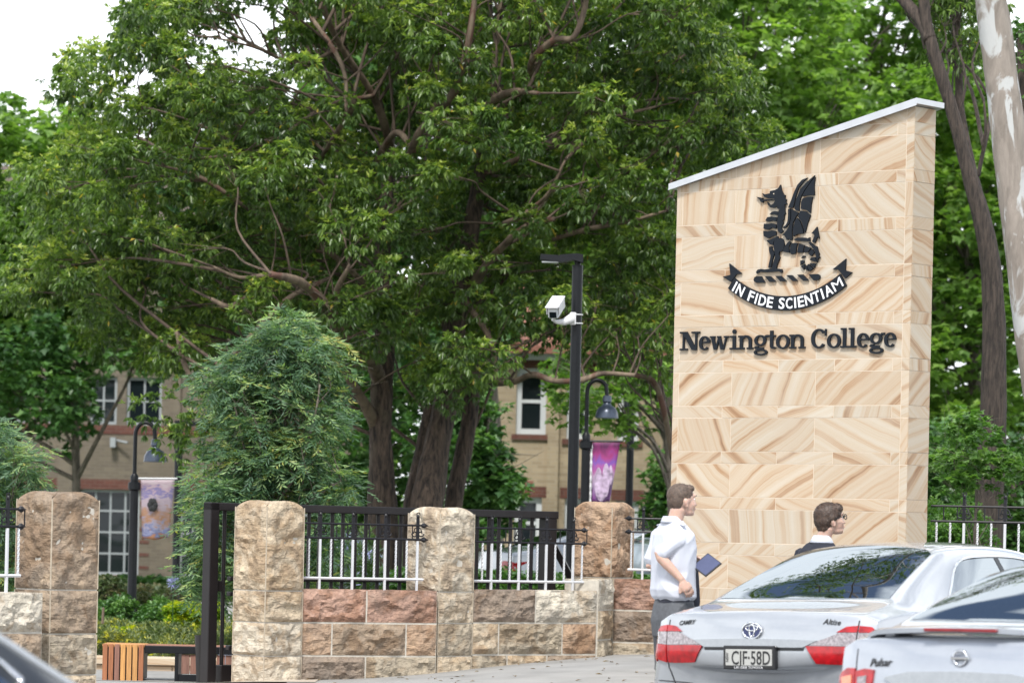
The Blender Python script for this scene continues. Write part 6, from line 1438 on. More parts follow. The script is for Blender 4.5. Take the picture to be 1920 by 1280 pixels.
def boy2():
    Y = 27.8; base = U(1553, 1370, Y); base.z = gz(base.x, Y); fwd = R(38)
    t = thing('person', 'boy with brown hair and glasses in a black jumper behind the car roof', 'person', base, fwd)
    Pw = lambda px, py, dy=0.0: tuple(t.matrix_basis.inverted() @ U(px, py, Y + dy))
    hc = Vector(Pw(1557, 973)); parts, HM, T = head_parts(hc, R(-24), R(8), 1.03); Rm = rz3(R(-24)) @ Matrix.Rotation(-R(8), 4, 'Y')
    nk = Vector(Pw(1543, 1012)); sh = nk.z - .035; hip = sh - .53; bx_ = nk.x - .01; by_ = nk.y
    body = list(parts)
    body.append(('limb', [(bx_ - .02, by_, sh - .02, .062), (nk.x, nk.y, nk.z, .054), (hc.x - .03, hc.y, hc.z - .06, .055)]))
    body.append(('loft', [((bx_ - .05, by_, hip - .06), .10, .15, 0, .85), ((bx_ - .05, by_, hip + .15), .09, .13, 0, .85), ((bx_ - .03, by_, sh - .14), .10, .155, 0, .85), ((bx_ - .01, by_, sh), .06, .12, 0, .9)]))
    for sg in (-1, 1):
        a = (bx_ - .03, by_ + sg * .17, sh - .06); e = (bx_ - .09, by_ + sg * .22, sh - .33); w = (bx_ + .04, by_ + sg * .21, sh - .54)
        body.append(('limb', [(*a, .048), (*e, .036), (*w, .024)])); hand(body, w, (.2, 0, -1), (0, sg, 0), .95, .3, thumb=-sg)
        body.append(('limb', [(bx_ - .05, by_ + sg * .085, hip - .02, .082), (bx_ - .05, by_ + sg * .09, hip * .5, .055), (bx_ - .06, by_ + sg * .094, .1, .036)]))
        body.append(('limb', [(bx_ - .07, by_ + sg * .094, .05, .036), (bx_ + .09, by_ + sg * .10, .03, .028)], .8))
    fused('body', body, M_SKIN, t, 0.0062, 2)
    hr = fused('hair', hair_parts(T, Rm, 1.0, 'full'), M_HAIR2, t, 0.006, 2, 0.0015, 40, 8)
    strands(hr, M_STR2, t, HM, 14000, .016, 2)
    face_bits(T, Rm, 1.02, t, M_HAIR2)
    jm = [('loft', [((bx_ - .05, by_, hip - .02), .13, .175, 0, .85), ((bx_ - .05, by_, hip + .15), .125, .165, 0, .85), ((bx_ - .04, by_, sh - .14), .125, .185, 0, .85), ((bx_ - .025, by_, sh - .045), .10, .185, 0, .85), ((bx_ - .012, by_, sh + .005), .075, .12, 0, .95), ((bx_ - .0, by_, sh + .028), .062, .07, 0, 1)])]
    for sg in (-1, 1):
        a = (bx_ - .03, by_ + sg * .165, sh - .065); e = (bx_ - .09, by_ + sg * .22, sh - .33); w = (bx_ + .03, by_ + sg * .21, sh - .52); jm.append(('limb', [(*a, .066), (*e, .052), (*w, .036)]))
    fused('jumper', jm, M_JUMPER, t, 0.0075, 3, 0.010, 7, 4)
    n0 = Vector((bx_ + .004, by_, sh + .018)); mb = MB(); k = 24
    for i in range(k + 1):
        a = R(15) + (math.tau - R(30)) * i / k
        for (rr, zz) in ((.066, .040), (.094, -.012), (.088, -.018), (.060, .038)): mb.v.append((n0.x + rr * math.cos(a), n0.y + rr * math.sin(a), n0.z + zz - .03 * max(0, math.cos(a)) + .012))
    for i in range(k):
        for j in range(4): a = i * 4 + j; b = i * 4 + (j + 1) % 4; mb.f.append((a, b, b + 4, a + 4))
    obj('collar', mb, M_SHIRT, t, world=False, smooth=True)
    tr = []
    for sg in (-1, 1): tr.append(('limb', [(bx_ - .05, by_ + sg * .085, hip - .01, .105), (bx_ - .05, by_ + sg * .09, hip * .5, .08), (bx_ - .055, by_ + sg * .094, .09, .068)]))
    fused('trousers', tr, M_TROU, t, 0.01, 2, 0.005, 7, 6)
    for sg in (-1, 1): fused('shoe', [('limb', [(bx_ - .09, by_ + sg * .094, .045, .046), (bx_ + .11, by_ + sg * .10, .033, .036)], .9)], M_TRIM, t, 0.01, 2)
    g_ = MB()
    for sg in (-1, 1):
        g_.tube([T(.104 , sg * .036 + .025 * math.cos(a) * 1.1, .006 + .019 * math.sin(a)) for a in [i * math.tau / 18 for i in range(19)]], .0034, 5)
        g_.tube([T(.103, sg * .063, .012), T(.085, sg * .080, .012), T(-.005, sg * .090, .004)], .0036, 5)
    g_.tube([T(.105, -.010, .012), T(.109, 0, .014), T(.105, .010, .012)], .003, 5); obj('glasses', g_, M_TRIM, t, world=False)
boy2()
# ------------------------------------------------------------------ trees and planting
def puffs_from(poly, n, Y0, dY, rpx, hole=None, bottom_bias=0.0, dome=True, rng=RNG, edge=1.0):
    """centres of leaf masses spread through a crown whose outline, seen from the street, is the polygon"""
    P = np.array(poly, float); x0, y0 = P.min(0); x1, y1 = P.max(0); cx, cy = (x0 + x1) / 2, (y0 + y1) / 2; out = []; tries = 0
    pts = np.zeros((0, 3))
    while len(out) < n and tries < n * 60:
        tries += 1; x = rng.uniform(x0, x1); y = rng.uniform(y0, y1)
        if not pipn(poly, np.array([x]), np.array([y]))[0]: continue
        if hole is not None and any(pipn(h, np.array([x]), np.array([y]))[0] and rng.random() < pr for h, pr in hole): continue
        u = (x - cx) / (x1 - x0) * 2; v = (y - cy) / (y1 - y0) * 2; q = math.sqrt(max(0.08, 1 - 0.8 * (u * u + v * v) / 1.2)) if dome else 1.0
        dd = rng.uniform(-1, 1) * q; p = (x, y, dd * dY)
        if len(pts):
            ds = np.hypot(np.hypot(pts[:, 0] - x, pts[:, 1] - y), (pts[:, 2] - p[2]) * F / Y0)
            if ds.min() < rpx * 0.62: continue
        out.append(p); pts = np.array(out)
    a = np.array(out); return Un(a[:, 0], a[:, 1], Y0 + a[:, 2])
def rosettes(C, rad, per, nl, ll, lw_, droop, rng=RNG, flat=0.75, spread=1.0, newg=0.12, shell=0.55, upb=0.35, tintbase=(0.15, 0.6)):
    """leaf rosettes over the shells of the masses -> arrays for leaf_mesh"""
    n = len(C); r = np.asarray(rad) * rng.uniform(.7, 1.3, n); ti = rng.uniform(*tintbase, n)
    idx = np.repeat(np.arange(n), per); m = len(idx); v = norm(rng.normal(size=(m, 3)) + np.array([0, 0, upb])); rr = (shell + (1 - shell) * rng.random(m) ** .6)
    wob = 1 + .25 * np.sin(v[:, 0] * 5 + idx) * np.cos(v[:, 1] * 6 + idx * 2)
    c = C[idx] + v * (r[idx] * rr * wob)[:, None] * np.array([1, 1, flat]); young = rng.random(m) < newg * (0.3 + (v[:, 2] > 0.2) * 1.5)
    li = np.repeat(np.arange(m), nl); k = len(li); az = rng.uniform(0, math.tau, k); dr = np.where(young[li], rng.uniform(-.1, .9, k), rng.uniform(droop[0], droop[1], k))
    d = np.stack([np.cos(az) * np.cos(dr), np.sin(az) * np.cos(dr), np.sin(dr)], -1) + v[li] * .45 * spread
    up = np.stack([-np.cos(az) * np.sin(dr), -np.sin(az) * np.sin(dr), np.cos(dr)], -1) + rng.normal(size=(k, 3)) * .35
    L_ = ll * rng.uniform(.6, 1.15, k) * np.where(young[li], .75, 1); W_ = L_ * lw_ * rng.uniform(.8, 1.2, k)
    t_ = ti[idx][li] + rng.normal(0, .12, k) + np.where(young[li], .38, 0); t_ = np.where(rng.random(k) < .004, 1.0, np.minimum(t_, .93 + .0 * t_))
    b = c[li] + norm(d) * ll * .08
    return b, d, up, L_, W_, t_
def limb(mb, pts, wpx, Y0, n=12, rough=0.06, seed=0, dk=1.0):
    """pts: (px, py, dY) along the limb; wpx: widths in photo pixels"""
    P = [U(x, y, Y0 + (dz or 0) * dk) for x, y, dz in pts]; W = [w / 2 * Y0 / F for w in wpx]; C = catmull(P, 6); Rr = []
    for i in range(len(W) - 1):
        for k in range(6): Rr.append(W[i] + (W[i + 1] - W[i]) * k / 6)
    Rr.append(W[-1]); k0 = len(mb.v); mb.tube(C, Rr, n)
    for i in range(k0, len(mb.v)):
        v = Vector(mb.v[i]); j = (i - k0) // n; c = C[min(j, len(C) - 1)]; f = 1 + rough * 2.2 * mnoise.noise(Vector((v.x * 3 + seed, v.y * 3, v.z * 1.3))) + rough * mnoise.noise(Vector((v.x * 9, v.y * 9, v.z * 4)))
        mb.v[i] = tuple(c + (v - c) * f)
    return C, Rr
def twigs(mb, nodes, C, r0, rng, n=5, frac=1.0):
    """thin branches from the limbs out to the leaf masses"""
    nd = np.array([tuple(p) for p in nodes]); use = np.zeros(len(nd))
    for c in C:
        if rng.random() > frac: continue
        lowp = nd[:, 2] < c[2] + .3; dist = (np.linalg.norm(nd - c, axis=1) + np.where(lowp, 0, 3.0)) * rng.uniform(.75, 1.25, len(nd)) + use
        if dist.min() > 2.4 and rng.random() < .85: continue
        a = Vector(nd[int(dist.argmin())]); b = Vector(c); L_ = (b - a).length; use += 1.1 * np.exp(-(np.linalg.norm(nd - np.array(a), axis=1) / .22) ** 2)
        if L_ < .2: continue
        m1 = a.lerp(b, .35) + Vector((rng.normal() * .08, rng.normal() * .08, .10 * rng.random())) * L_; m2 = a.lerp(b, .7) + Vector((rng.normal() * .07, rng.normal() * .07, .06)) * L_
        s_ = min(1.6, .5 + L_ * .35); Q = catmull([a, m1, m2, b], 4); k = len(Q); mb.tube(Q, [r0 * s_ * (1 - .8 * i / k) for i in range(k)], n, False)
        for q in range(3):
            e = b + Vector((rng.normal(), rng.normal(), rng.normal() * .6 + .2)) * .35; mb.tube([m2, b.lerp(e, .4), e], [r0 * .35, r0 * .22, r0 * .1], 4, False)

# main tree, crown and stems as in the photograph
YT = 50.0
MAIN = [(-10,560),(30,470),(60,400),(50,340),(90,290),(150,250),(140,190),(112,130),(125,95),(200,110),(222,45),(300,-20),(330,-120),(600,-260),(1000,-300),(1250,-220),(1330,-60),(1345,40),(1385,110),(1405,190),(1440,235),(1435,290),(1350,320),(1290,345),(1262,420),(1270,560),(1262,680),(1225,705),(1130,680),(1030,655),(960,625),(935,690),(900,760),(800,740),(700,690),(640,640),(560,560),(470,590),(390,620),(390,680),(340,700),(250,660),(180,650),(100,630),(90,590)]
SKYHOLE = [(335,50),(420,25),(500,40),(530,85),(515,125),(450,140),(370,110),(330,80)]
mt = thing('spreading_tree', 'largest tree, dark green drooping leaves and several reddish brown trunks behind the fence', 'tree', U(775, 1100, YT) * Vector((1, 1, 0)) if False else Vector((U(775, 1000, YT).x, YT, 0.0)))
mb = MB(); nodes = []
TR = [([(715,1085,0),(718,960,0),(714,840,0),(716,740,0),(722,640,.2),(716,520,.4),(722,400,.6),(735,280,.8)], [78,54,44,42,40,34,28,22]),
      ([(790,1085,-.3),(800,960,-.3),(815,850,-.2),(838,740,-.1),(850,640,0),(866,520,0),(884,420,.1),(905,300,.2),(915,190,.4)], [78,60,50,46,42,38,34,28,22]),
      ([(775,1085,.5),(772,960,.5),(790,860,.6),(808,760,.7)], [42,34,30,26]), ([(845,1085,.4),(850,950,.4),(868,850,.5),(884,760,.6),(890,660,.7)], [44,36,32,28,22])]
for i, (p, w) in enumerate(TR): C_, _ = limb(mb, p, w, YT, 16, .09, i); nodes += C_[12:]
obj('trunk', mb, M_BARK_MAIN, mt, smooth=True)
LB_ = [([(705,800,0),(680,750,-.4),(650,700,-.8),(628,640,-1.2)], [34,26,22,16]), ([(716,720,.2),(690,670,-.8),(640,630,-1.8),(610,575,-2.6),(565,530,-3.4),(508,514,-4.1)], [40,34,30,28,22,14]), ([(625,600,-2.4),(632,545,-2.8),(655,500,-3.3)], [24,16,10]),
       ([(508,514,-4.1),(450,520,-4.4),(400,500,-4.6)], [14,9,6]), ([(480,582,-3.6),(465,560,-3.9),(430,575,-4.2),(395,560,-4.3)], [16,20,14,8]),
       ([(722,420,.6),(700,330,0),(740,250,-.8),(775,285,-1.2),(760,310,-1.2)], [24,20,16,15,10]), ([(765,300,-1.4),(782,255,-1.8),(805,225,-2.0),(820,190,-2.2)], [20,20,18,14]), ([(835,200,-2),(855,165,-2.4),(866,130,-2.6),(880,70,-2.8),(895,-40,-3)], [22,20,14,18,10]),
       ([(905,300,.2),(900,240,-.8),(925,190,-1.6),(965,172,-2.2),(1010,175,-2.6)], [30,30,24,18,10]), ([(995,140,-2),(1000,110,-2.4),(1040,75,-2.8),(1075,70,-3),(1095,20,-3),(1110,-60,-3)], [14,18,18,14,14,9]),
       ([(884,540,0),(910,500,-.6),(945,460,-1.2),(985,425,-1.8),(1040,410,-2.2)], [30,22,18,16,10]), ([(1035,450,-1),(1100,430,-1.6),(1180,415,-2.0),(1250,395,-2.4)], [10,13,11,6]), ([(945,420,-1.2),(975,408,-1.8),(1000,390,-2),(1030,360,-2.4),(1060,300,-2.6)], [16,15,12,9,6]),
       ([(925,720,-.6),(965,715,-1.6),(1000,702,-2),(1040,714,-2.2),(1090,712,-2.4),(1130,700,-2.4),(1190,703,-2.4)], [13,15,17,13,17,13,11]), ([(1190,703,-2.4),(1225,715,-2),(1245,770,-1.6),(1262,860,-1.2)], [13,16,15,14]),
       ([(870,560,0),(920,640,-.4),(930,720,-.6)], [16,14,13]), ([(620,520,-3),(540,560,-3.6),(470,630,-4),(400,690,-4.3),(330,660,-4.4)], [10,14,12,10,7]), ([(330,620,-4),(345,680,-4.2),(362,712,-4.2)], [8,14,9]), ([(350,790,-4),(370,770,-4),(395,740,-4),(440,700,-3.6)], [7,9,8,9]),
       ([(735,280,.8),(700,180,.2),(640,90,-.4),(600,0,-1),(570,-100,-1.4)], [24,18,16,14,9]), ([(640,90,-.4),(560,120,-1.2),(480,90,-1.8),(400,70,-2.2)], [12,9,7,4]), ([(700,180,.2),(610,200,-1),(520,260,-2),(430,290,-3),(330,300,-3.6)], [14,12,10,8,5]),
       ([(915,190,.4),(930,90,.6),(945,-40,.8)], [24,18,12]), ([(640,420,-1),(590,330,-1.8),(480,300,-2.6),(400,240,-3)], [12,9,7,5]), ([(716,560,.2),(600,460,-1.8),(480,400,-3),(370,330,-3.6),(250,300,-4)], [16,14,12,9,5]),
       ([(905,330,.2),(1010,280,-.8),(1120,230,-1.6),(1230,200,-2)], [18,14,10,6]), ([(600,300,-1),(655,210,-2),(662,180,-2.2)], [9,18,14]), ([(560,0,-2),(640,120,-2.5),(650,215,-2.6)], [10,12,9])]
mb = MB(); FRONT = []
for p, w in TR: FRONT += [(c_, .16) for c_ in catmull([U(x, y, YT + dz) for x, y, dz in p if y < 640], 5)] if sum(1 for q in p if q[1] < 640) > 2 else []
for i, (p, w) in enumerate(LB_):
    cx0 = sum(q[0] for q in p) / len(p); kf = 1.0 if 600 < cx0 < 1150 else 0.6; C_, _ = limb(mb, p, [q * .74 for q in w], YT, 10, .10, i + 9, kf); nodes += (C_ if not (cx0 < 420 and min(q[1] for q in p) > 600) else [])
    if kf == 1.0: FRONT += [(c_, max(w) / 2 * YT / F) for c_ in C_]
Cm = puffs_from(MAIN, 960, YT, 4.0, 42, [(SKYHOLE, .97), ([(880,480),(960,480),(960,560),(880,560)], .6)])
fp = np.array([(c.x / c.y, (c.z - CZ) / c.y, c.y, r_) for c, r_ in FRONT]); keep = []
for c in Cm:
    u_, v_ = c[0] / c[1], (c[2] - CZ) / c[1]; dd = np.hypot(fp[:, 0] - u_, fp[:, 1] - v_) * 50; q = (dd < .22 + fp[:, 3]) & (c[1] < fp[:, 2] + .3)
    keep.append(not (q.any() and RNG.random() < .6))
Cm = Cm[np.array(keep)]
Cm = np.concatenate([Cm, Un(np.array([425.,470,410,455,500,380,350,300]), np.array([755.,735,790,770,720,800,835,770]), 46.5 + np.arange(8) * .1)])
obj('branches', mb, M_BARK_LIMB, mt, smooth=True)
mb = MB(); twigs(mb, nodes, Cm, .017, RNG, 5, .8)
tag(obj('twigs', mb, M_BARK_TWIG, mt, smooth=True), kind='stuff')
A = rosettes(Cm, RNG.uniform(.22, .50, len(Cm)), 52, 8, .114, .36, (-1.35, -.25), newg=.27, flat=.62, tintbase=(.08, .58))
leaf_mesh('crown', *A, M_LEAF_MAIN, mt, 'stuff')

# young tree with fine leaflets
YY = 39.5
YG = [(548,592),(575,600),(600,645),(640,670),(655,700),(640,760),(615,800),(640,850),(682,890),(672,940),(640,960),(640,1090),(420,1100),(335,1100),(330,1000),(345,930),(335,860),(375,810),(395,760),(380,700),(398,655),(440,665),(470,625),(505,610)]
yt = thing('young_tree', 'young bushy tree with fine bluish green leaflets standing just behind the gate', 'tree', Vector((U(510, 1000, YY).x, YY, 0.0)))
mb = MB(); nd = []
for p, w in (([(505,1160,0),(500,1040,0),(510,900,0),(535,800,0),(545,700,0)], [15,12,9,7,4]), ([(500,1040,0),(480,940,-.2),(460,850,-.3),(440,760,-.3)], [9,7,5,3]), ([(505,960,0),(560,880,-.3),(590,780,-.4),(600,720,-.4)], [8,6,4,3]), ([(500,1040,0),(420,980,-.3),(380,920,-.3)], [7,5,3]), ([(505,1000,0),(580,940,-.2),(640,900,-.2)], [6,4,3])):
    C_, _ = limb(mb, p, w, YY, 8); nd += C_
YG1 = [(525,606),(580,610),(615,642),(638,690),(640,760),(605,800),(612,850),(575,880),(500,900),(430,870),(394,800),(392,735),(404,692),(440,680),(468,640)]
YG2 = [(400,820),(470,860),(560,870),(620,880),(655,905),(650,945),(620,960),(620,1100),(360,1100),(350,1010),(372,930),(358,890)]
Cy = np.concatenate([puffs_from(YG1, 105, YY, .5, 26), puffs_from(YG2, 105, YY, .6, 28)]); twigs(mb, nd, Cy, .008, RNG, 4)
obj('trunk', mb, M_BARK_GREY, yt, smooth=True)
def pinnate(C, rad, per, nl, ll, lw_, newg=.12, rng=RNG, droop=(-.9, .2)):
    """arching compound leaves: leaflets in pairs along a stalk"""
    n = len(C); r = rad * rng.uniform(.5, 1.65, n); idx = np.repeat(np.arange(n), per); m = len(idx); v = norm(rng.normal(size=(m, 3)) + np.array([0, 0, .3])); c = C[idx] + v * (r[idx] * (.55 + .45 * rng.random(m)))[:, None]
    az = rng.uniform(0, math.tau, m); dr = rng.uniform(*droop, m); s = norm(np.stack([np.cos(az) * np.cos(dr), np.sin(az) * np.cos(dr), np.sin(dr)], -1) + v * .6); side = norm(np.cross(s, np.array([0, 0, 1.]) + rng.normal(size=(m, 3)) * .2)); young = rng.random(m) < newg * (1 + 2 * (v[:, 2] > .5))
    ti = rng.uniform(.1, .6, n)[idx]; B, D, Nn, T_ = [], [], [], []
    for k in range(nl):
        pos = (k // 2 + 1) / (nl / 2) * ll * 1.8; sg = 1 if k % 2 else -1
        B.append(c + s * pos - np.array([0, 0, 1.]) * (pos ** 2) * 1.2); D.append(s * .75 + side * sg * .8 + rng.normal(size=(m, 3)) * .15 - np.array([0, 0, .25])); Nn.append(np.cross(s, side) + rng.normal(size=(m, 3)) * .3); T_.append(ti + rng.normal(0, .12, m) + np.where(young, .35, 0))
    B, D, Nn, T_ = map(np.concatenate, (B, D, Nn, T_)); L_ = ll * rng.uniform(.7, 1.15, len(B)); return B, D, Nn, L_, L_ * lw_, T_
leaf_mesh('crown', *pinnate(Cy, .17, 30, 8, .092, .22, newg=.2), M_LEAF_YOUNG, yt, 'stuff')
lt = thing('young_tree', 'small fine leaved tree at the left edge behind the darkest brown pillar', 'tree', Vector((U(5, 1000, 39).x, 39, 0.0)))
Cl = puffs_from([(-90,840),(-10,795),(30,830),(50,870),(78,925),(60,960),(55,1100),(-90,1100)], 46, 39, .6, 34); mb = MB(); C_, _ = limb(mb, [(0,1150,0),(2,1000,0),(6,880,0)], [12,9,5], 39, 8); twigs(mb, C_, Cl, .008, RNG, 4); obj('trunk', mb, M_BARK_GREY, lt)
leaf_mesh('crown', *pinnate(Cl, .20, 42, 10, .085, .20, .2), M_LEAF_YOUNG, lt, 'stuff')

# broad leaved trees further back
def back_tree(label, poly, n, Y, mat, trunk, rad=.62, per=34, nl=4, ll=.225, rpx=52, dY=3.0, hole=None, wide=.85, bark_=None, group='leafy trees in the background'):
    t = thing('broadleaf_tree', label, 'tree', Vector((U(trunk[0][0], 1000, Y).x, Y, 0.0)), 0, group); mb = MB(); C_, _ = limb(mb, [(x, y, 0) for x, y, w in trunk], [w for *_q, w in trunk], Y, 10)
    C = puffs_from(poly, n, Y, dY, rpx, hole); twigs(mb, C_[len(C_) // 3:], C, .035, RNG, 4, .5); obj('trunk', mb, bark_ or M_BARK_GREY, t, smooth=True)
    leaf_mesh('crown', *rosettes(C, rad, per, nl, ll, wide, (-.9, .3), newg=.10, tintbase=(.1, .75)), mat, t, 'stuff', lobes=True)
back_tree('bright green tree at the far left against the white sky', [(-120,250),(-20,190),(5,185),(20,240),(45,285),(90,255),(135,215),(170,235),(200,290),(230,420),(200,560),(120,640),(-120,660)], 190, 78, M_LEAF_LIME, [(10,1080,40),(15,800,34),(20,500,22)])
back_tree('dark leaved tree in front of the tan building at the left', [(-120,560),(30,540),(160,600),(260,630),(330,630),(340,680),(310,690),(240,680),(228,700),(190,690),(150,730),(150,790),(110,830),(80,790),(50,740),(-20,800),(-120,830)], 120, 76, M_LEAF_DEEP, [(145,1085,17),(143,900,16),(142,760,15),(150,660,12)], rad=.50, ll=.17, rpx=40)
back_tree('tree filling the gap behind the middle of the largest tree', [(300,230),(420,190),(560,180),(620,60),(620,-160),(900,-240),(1000,40),(980,300),(960,520),(940,640),(880,720),(620,760),(380,700),(300,500)], 300, 72, M_LEAF_DEEP, [(930,1085,34),(925,800,28),(900,500,20)], rpx=56, hole=[(SKYHOLE, 1.0)])
back_tree('dark tree hanging in front of the yellow brick house left of its first window', [(880,700),(925,690),(945,740),(940,790),(930,850),(960,895),(945,960),(915,1010),(880,1040),(860,960),(850,800)], 48, 62, M_LEAF_DEEP, [(900,1085,14),(905,900,12),(915,760,9)], rad=.36, ll=.16, rpx=36, dY=1.0, per=34)
back_tree('leafy branches hanging over the gooseneck lamp in front of the yellow brick house', [(1040,680),(1120,690),(1240,690),(1262,740),(1262,800),(1210,860),(1170,850),(1130,800),(1060,790),(1030,740)], 34, 58, M_LEAF_LIME, [(1262,1085,16),(1255,860,14),(1235,740,12)], rad=.30, ll=.13, rpx=36, dY=1.2, per=22)
back_tree('bright green tree behind the top left of the sign', [(900,-200),(1240,-260),(1500,-240),(1560,20),(1600,200),(1580,420),(1380,560),(1240,640),(1050,620),(960,500),(940,200)], 330, 76, M_LEAF_LIME, [(1250,1085,40),(1262,800,34),(1280,500,24)], rpx=58, hole=[([(1270,0),(1345,0),(1345,110),(1270,110)], .4)])
back_tree('bright green tree behind the sloping top of the sign', [(1290,-200),(1700,-260),(1830,-60),(1840,200),(1820,420),(1700,520),(1440,480),(1330,330),(1330,80)], 280, 84, M_LEAF_LIME, [(1600,1085,40),(1600,700,32),(1590,400,20)], rpx=58)
back_tree('green tree between the sign and the two big trunks at the right', [(1640,180),(1800,120),(1990,160),(2050,420),(2040,700),(1990,930),(1880,1010),(1740,1010),(1660,860),(1640,500)], 300, 80, M_LEAF_LIME, [(1830,1085,36),(1830,800,30),(1820,500,20)], rpx=52)
back_tree('dark undergrowth tree low behind the right hand fence', [(1700,820),(1760,790),(1860,840),(1990,800),(1990,1060),(1700,1060)], 80, 60, M_LEAF_DEEP, [(1900,1085,16),(1900,930,12),(1895,850,8)], rad=.5, ll=.15, rpx=40, dY=1.5)
back_tree('small dark bush tree against the yellow brick house beside the sign', [(1225,880),(1262,860),(1300,880),(1300,1040),(1232,1030),(1222,960)], 26, 66, M_LEAF_DEEP, [(1262,1085,10),(1262,960,8),(1260,900,6)], rad=.34, ll=.14, rpx=30, dY=.8, per=40)

back_tree('green tree seen between the trunks of the largest tree', [(600,640),(740,620),(860,640),(870,760),(880,860),(860,960),(780,1000),(640,1000),(600,900)], 70, 64, M_LEAF_DEEP, [(700,1085,12),(705,900,10),(720,760,7)], rad=.42, ll=.16, rpx=42, dY=1.6, per=40)
# far wood closing the view between and beyond the buildings
fw = []
n = 380; x = RNG.uniform(-32, 32, n); C = np.stack([x, RNG.uniform(118, 135, n), RNG.uniform(0.5, 15.5, n) - .0 * x], -1); C = C[~((C[:, 0] < -9.2) & (C[:, 2] > 9.5))]
leaf_mesh('far_wood', *rosettes(C, 1.5, 34, 3, .52, .9, (-.9, .3), newg=.1), M_LEAF_LIME, None, 'stuff', lobes=True)

# the two big trunks at the right
t = thing('dark_tree', 'dark furrowed tree with a forked trunk between the sign and the pale gum', 'tree', Vector((U(1862, 1000, 43).x, 43, 0)))
mb = MB(); nd = []
for i, (p, w) in enumerate((([(1846,1140,0),(1852,1010,0),(1856,900,0),(1862,780,0),(1864,660,0),(1864,600,0),(1859,506,0),(1850,445,0),(1838,398,0),(1824,351,0),(1810,300,0),(1796,244,0),(1779,187,0),(1761,131,0),(1746,80,0),(1734,20,0),(1726,-60,0),(1720,-240,0)], [68,60,54,51,46,44,41,38,34,31,28,26,25,25,24,20,16,13]), ([(1744,75,0),(1728,40,.1),(1700,8,.2),(1672,-30,.3),(1640,-120,.4)], [27,26,22,18,12]),
    ([(1852,440,.4),(1840,380,.5),(1826,320,.7),(1812,260,.8),(1800,190,1.0),(1797,100,1.2),(1792,0,1.3),(1786,-100,1.3)], [16,16,14,14,15,16,12,9]), ([(1834,330,.2),(1842,290,.2),(1848,240,.1),(1845,190,.1)], [7,7,6,4]))):
    C_, _ = limb(mb, p, w, 43, 14, .06, i); nd += C_
obj('trunk', mb, M_BARK_DARK, t, smooth=True)
Cd = puffs_from([(1640,-260),(1830,-300),(1860,-20),(1845,60),(1840,130),(1800,170),(1760,60),(1700,-20),(1660,-40)], 50, 44.3, 1.0, 44); mb = MB(); twigs(mb, nd, Cd, .018, RNG, 4); obj('branches', mb, M_BARK_DARK, t)
leaf_mesh('crown', *rosettes(Cd, .36, 34, 6, .13, .26, (-1.3, -.3), newg=.06), M_LEAF_MAIN, t, 'stuff')
t = thing('gum_tree', 'pale mottled gum tree trunk at the right edge', 'tree', Vector((U(1945, 1000, 37).x, 37, 0)))
mb = MB(); limb(mb, [(2010,1200,0),(1985,960,0),(1962,800,0),(1947,700,0),(1928,560,0),(1908,400,0),(1896,300,0),(1884,200,0),(1866,60,0),(1852,-40,0),(1830,-260,0),(1800,-480,0)], [84,72,69,67,65,64,64,63,60,56,48,40], 37, 26, .045, 3)
obj('trunk', mb, M_BARK_GUM, t, smooth=True)
mb = MB(); nd = []  # out-of-view limbs and crown, extended leftwards for the rear windows to reflect
for p, w in (([(1825,-260,0),(1700,-420,-1),(1560,-560,-2),(1400,-640,-3),(1200,-680,-3.4),(1000,-700,-3.6)], [36,28,24,20,14,7]), ([(1810,-400,0),(1900,-560,.6),(2040,-700,1)], [34,24,12]), ([(1800,-480,0),(1780,-640,-1),(1700,-800,-1.5)], [40,28,12])): C_, _ = limb(mb, p, w, 37, 10); nd += C_
Cg = puffs_from([(800,-620),(1000,-860),(1300,-800),(1500,-900),(1900,-950),(2350,-760),(2400,-520),(2000,-380),(1850,-420),(1700,-330),(1450,-420),(1200,-560)], 100, 37, 2.6, 60); twigs(mb, nd, Cg, .016, RNG, 4); obj('branches', mb, M_BARK_GUM, t, smooth=True)
leaf_mesh('crown', *rosettes(Cg, .5, 34, 6, .15, .18, (-1.4, -.5), newg=.06), M_LEAF_MAIN, t, 'stuff')
# a branch of the gum's neighbour at the very corner
t = thing('broadleaf_tree', 'leafy branch tip and brown stem at the right edge beside the gum trunk', 'tree', Vector((U(1990, 1000, 47).x, 47, 0)), 0)
mb = MB(); C_, _ = limb(mb, [(1950,1140,0),(1948,700,0),(1935,400,0),(1922,200,0),(1915,60,0)], [40,36,30,24,16], 47, 10); Cb = puffs_from([(1905,60),(1990,30),(1990,260),(1925,230),(1900,120)], 16, 47, .8, 34); twigs(mb, C_, Cb, .012, RNG, 4); obj('trunk', mb, M_BARK_DARK, t); leaf_mesh('crown', *rosettes(Cb, .3, 26, 6, .11, .4, (-1.2, 0)), M_LEAF_MAPLE, t, 'stuff')
# maple sapling behind the right fence
t = thing('maple_sapling', 'light green maple sapling in front of the dark furrowed trunk', 'tree', Vector((U(1830, 1000, 38).x, 38, 0)))
Ck = puffs_from([(1770,800),(1815,778),(1850,790),(1875,810),(1905,830),(1922,880),(1915,925),(1850,905),(1800,925),(1755,930),(1750,870)], 24, 38, .6, 34); mb = MB(); C_, _ = limb(mb, [(1830,1140,0),(1828,1000,0),(1835,880,0)], [9,7,4], 38, 6); twigs(mb, C_, Ck, .006, RNG, 4); obj('trunk', mb, M_BARK_GREY, t)
leaf_mesh('crown', *rosettes(Ck, .17, 15, 6, .085, 1.0, (-.7, .2), newg=.15, tintbase=(.3, .7)), M_LEAF_MAPLE, t, 'stuff', lobes=True)

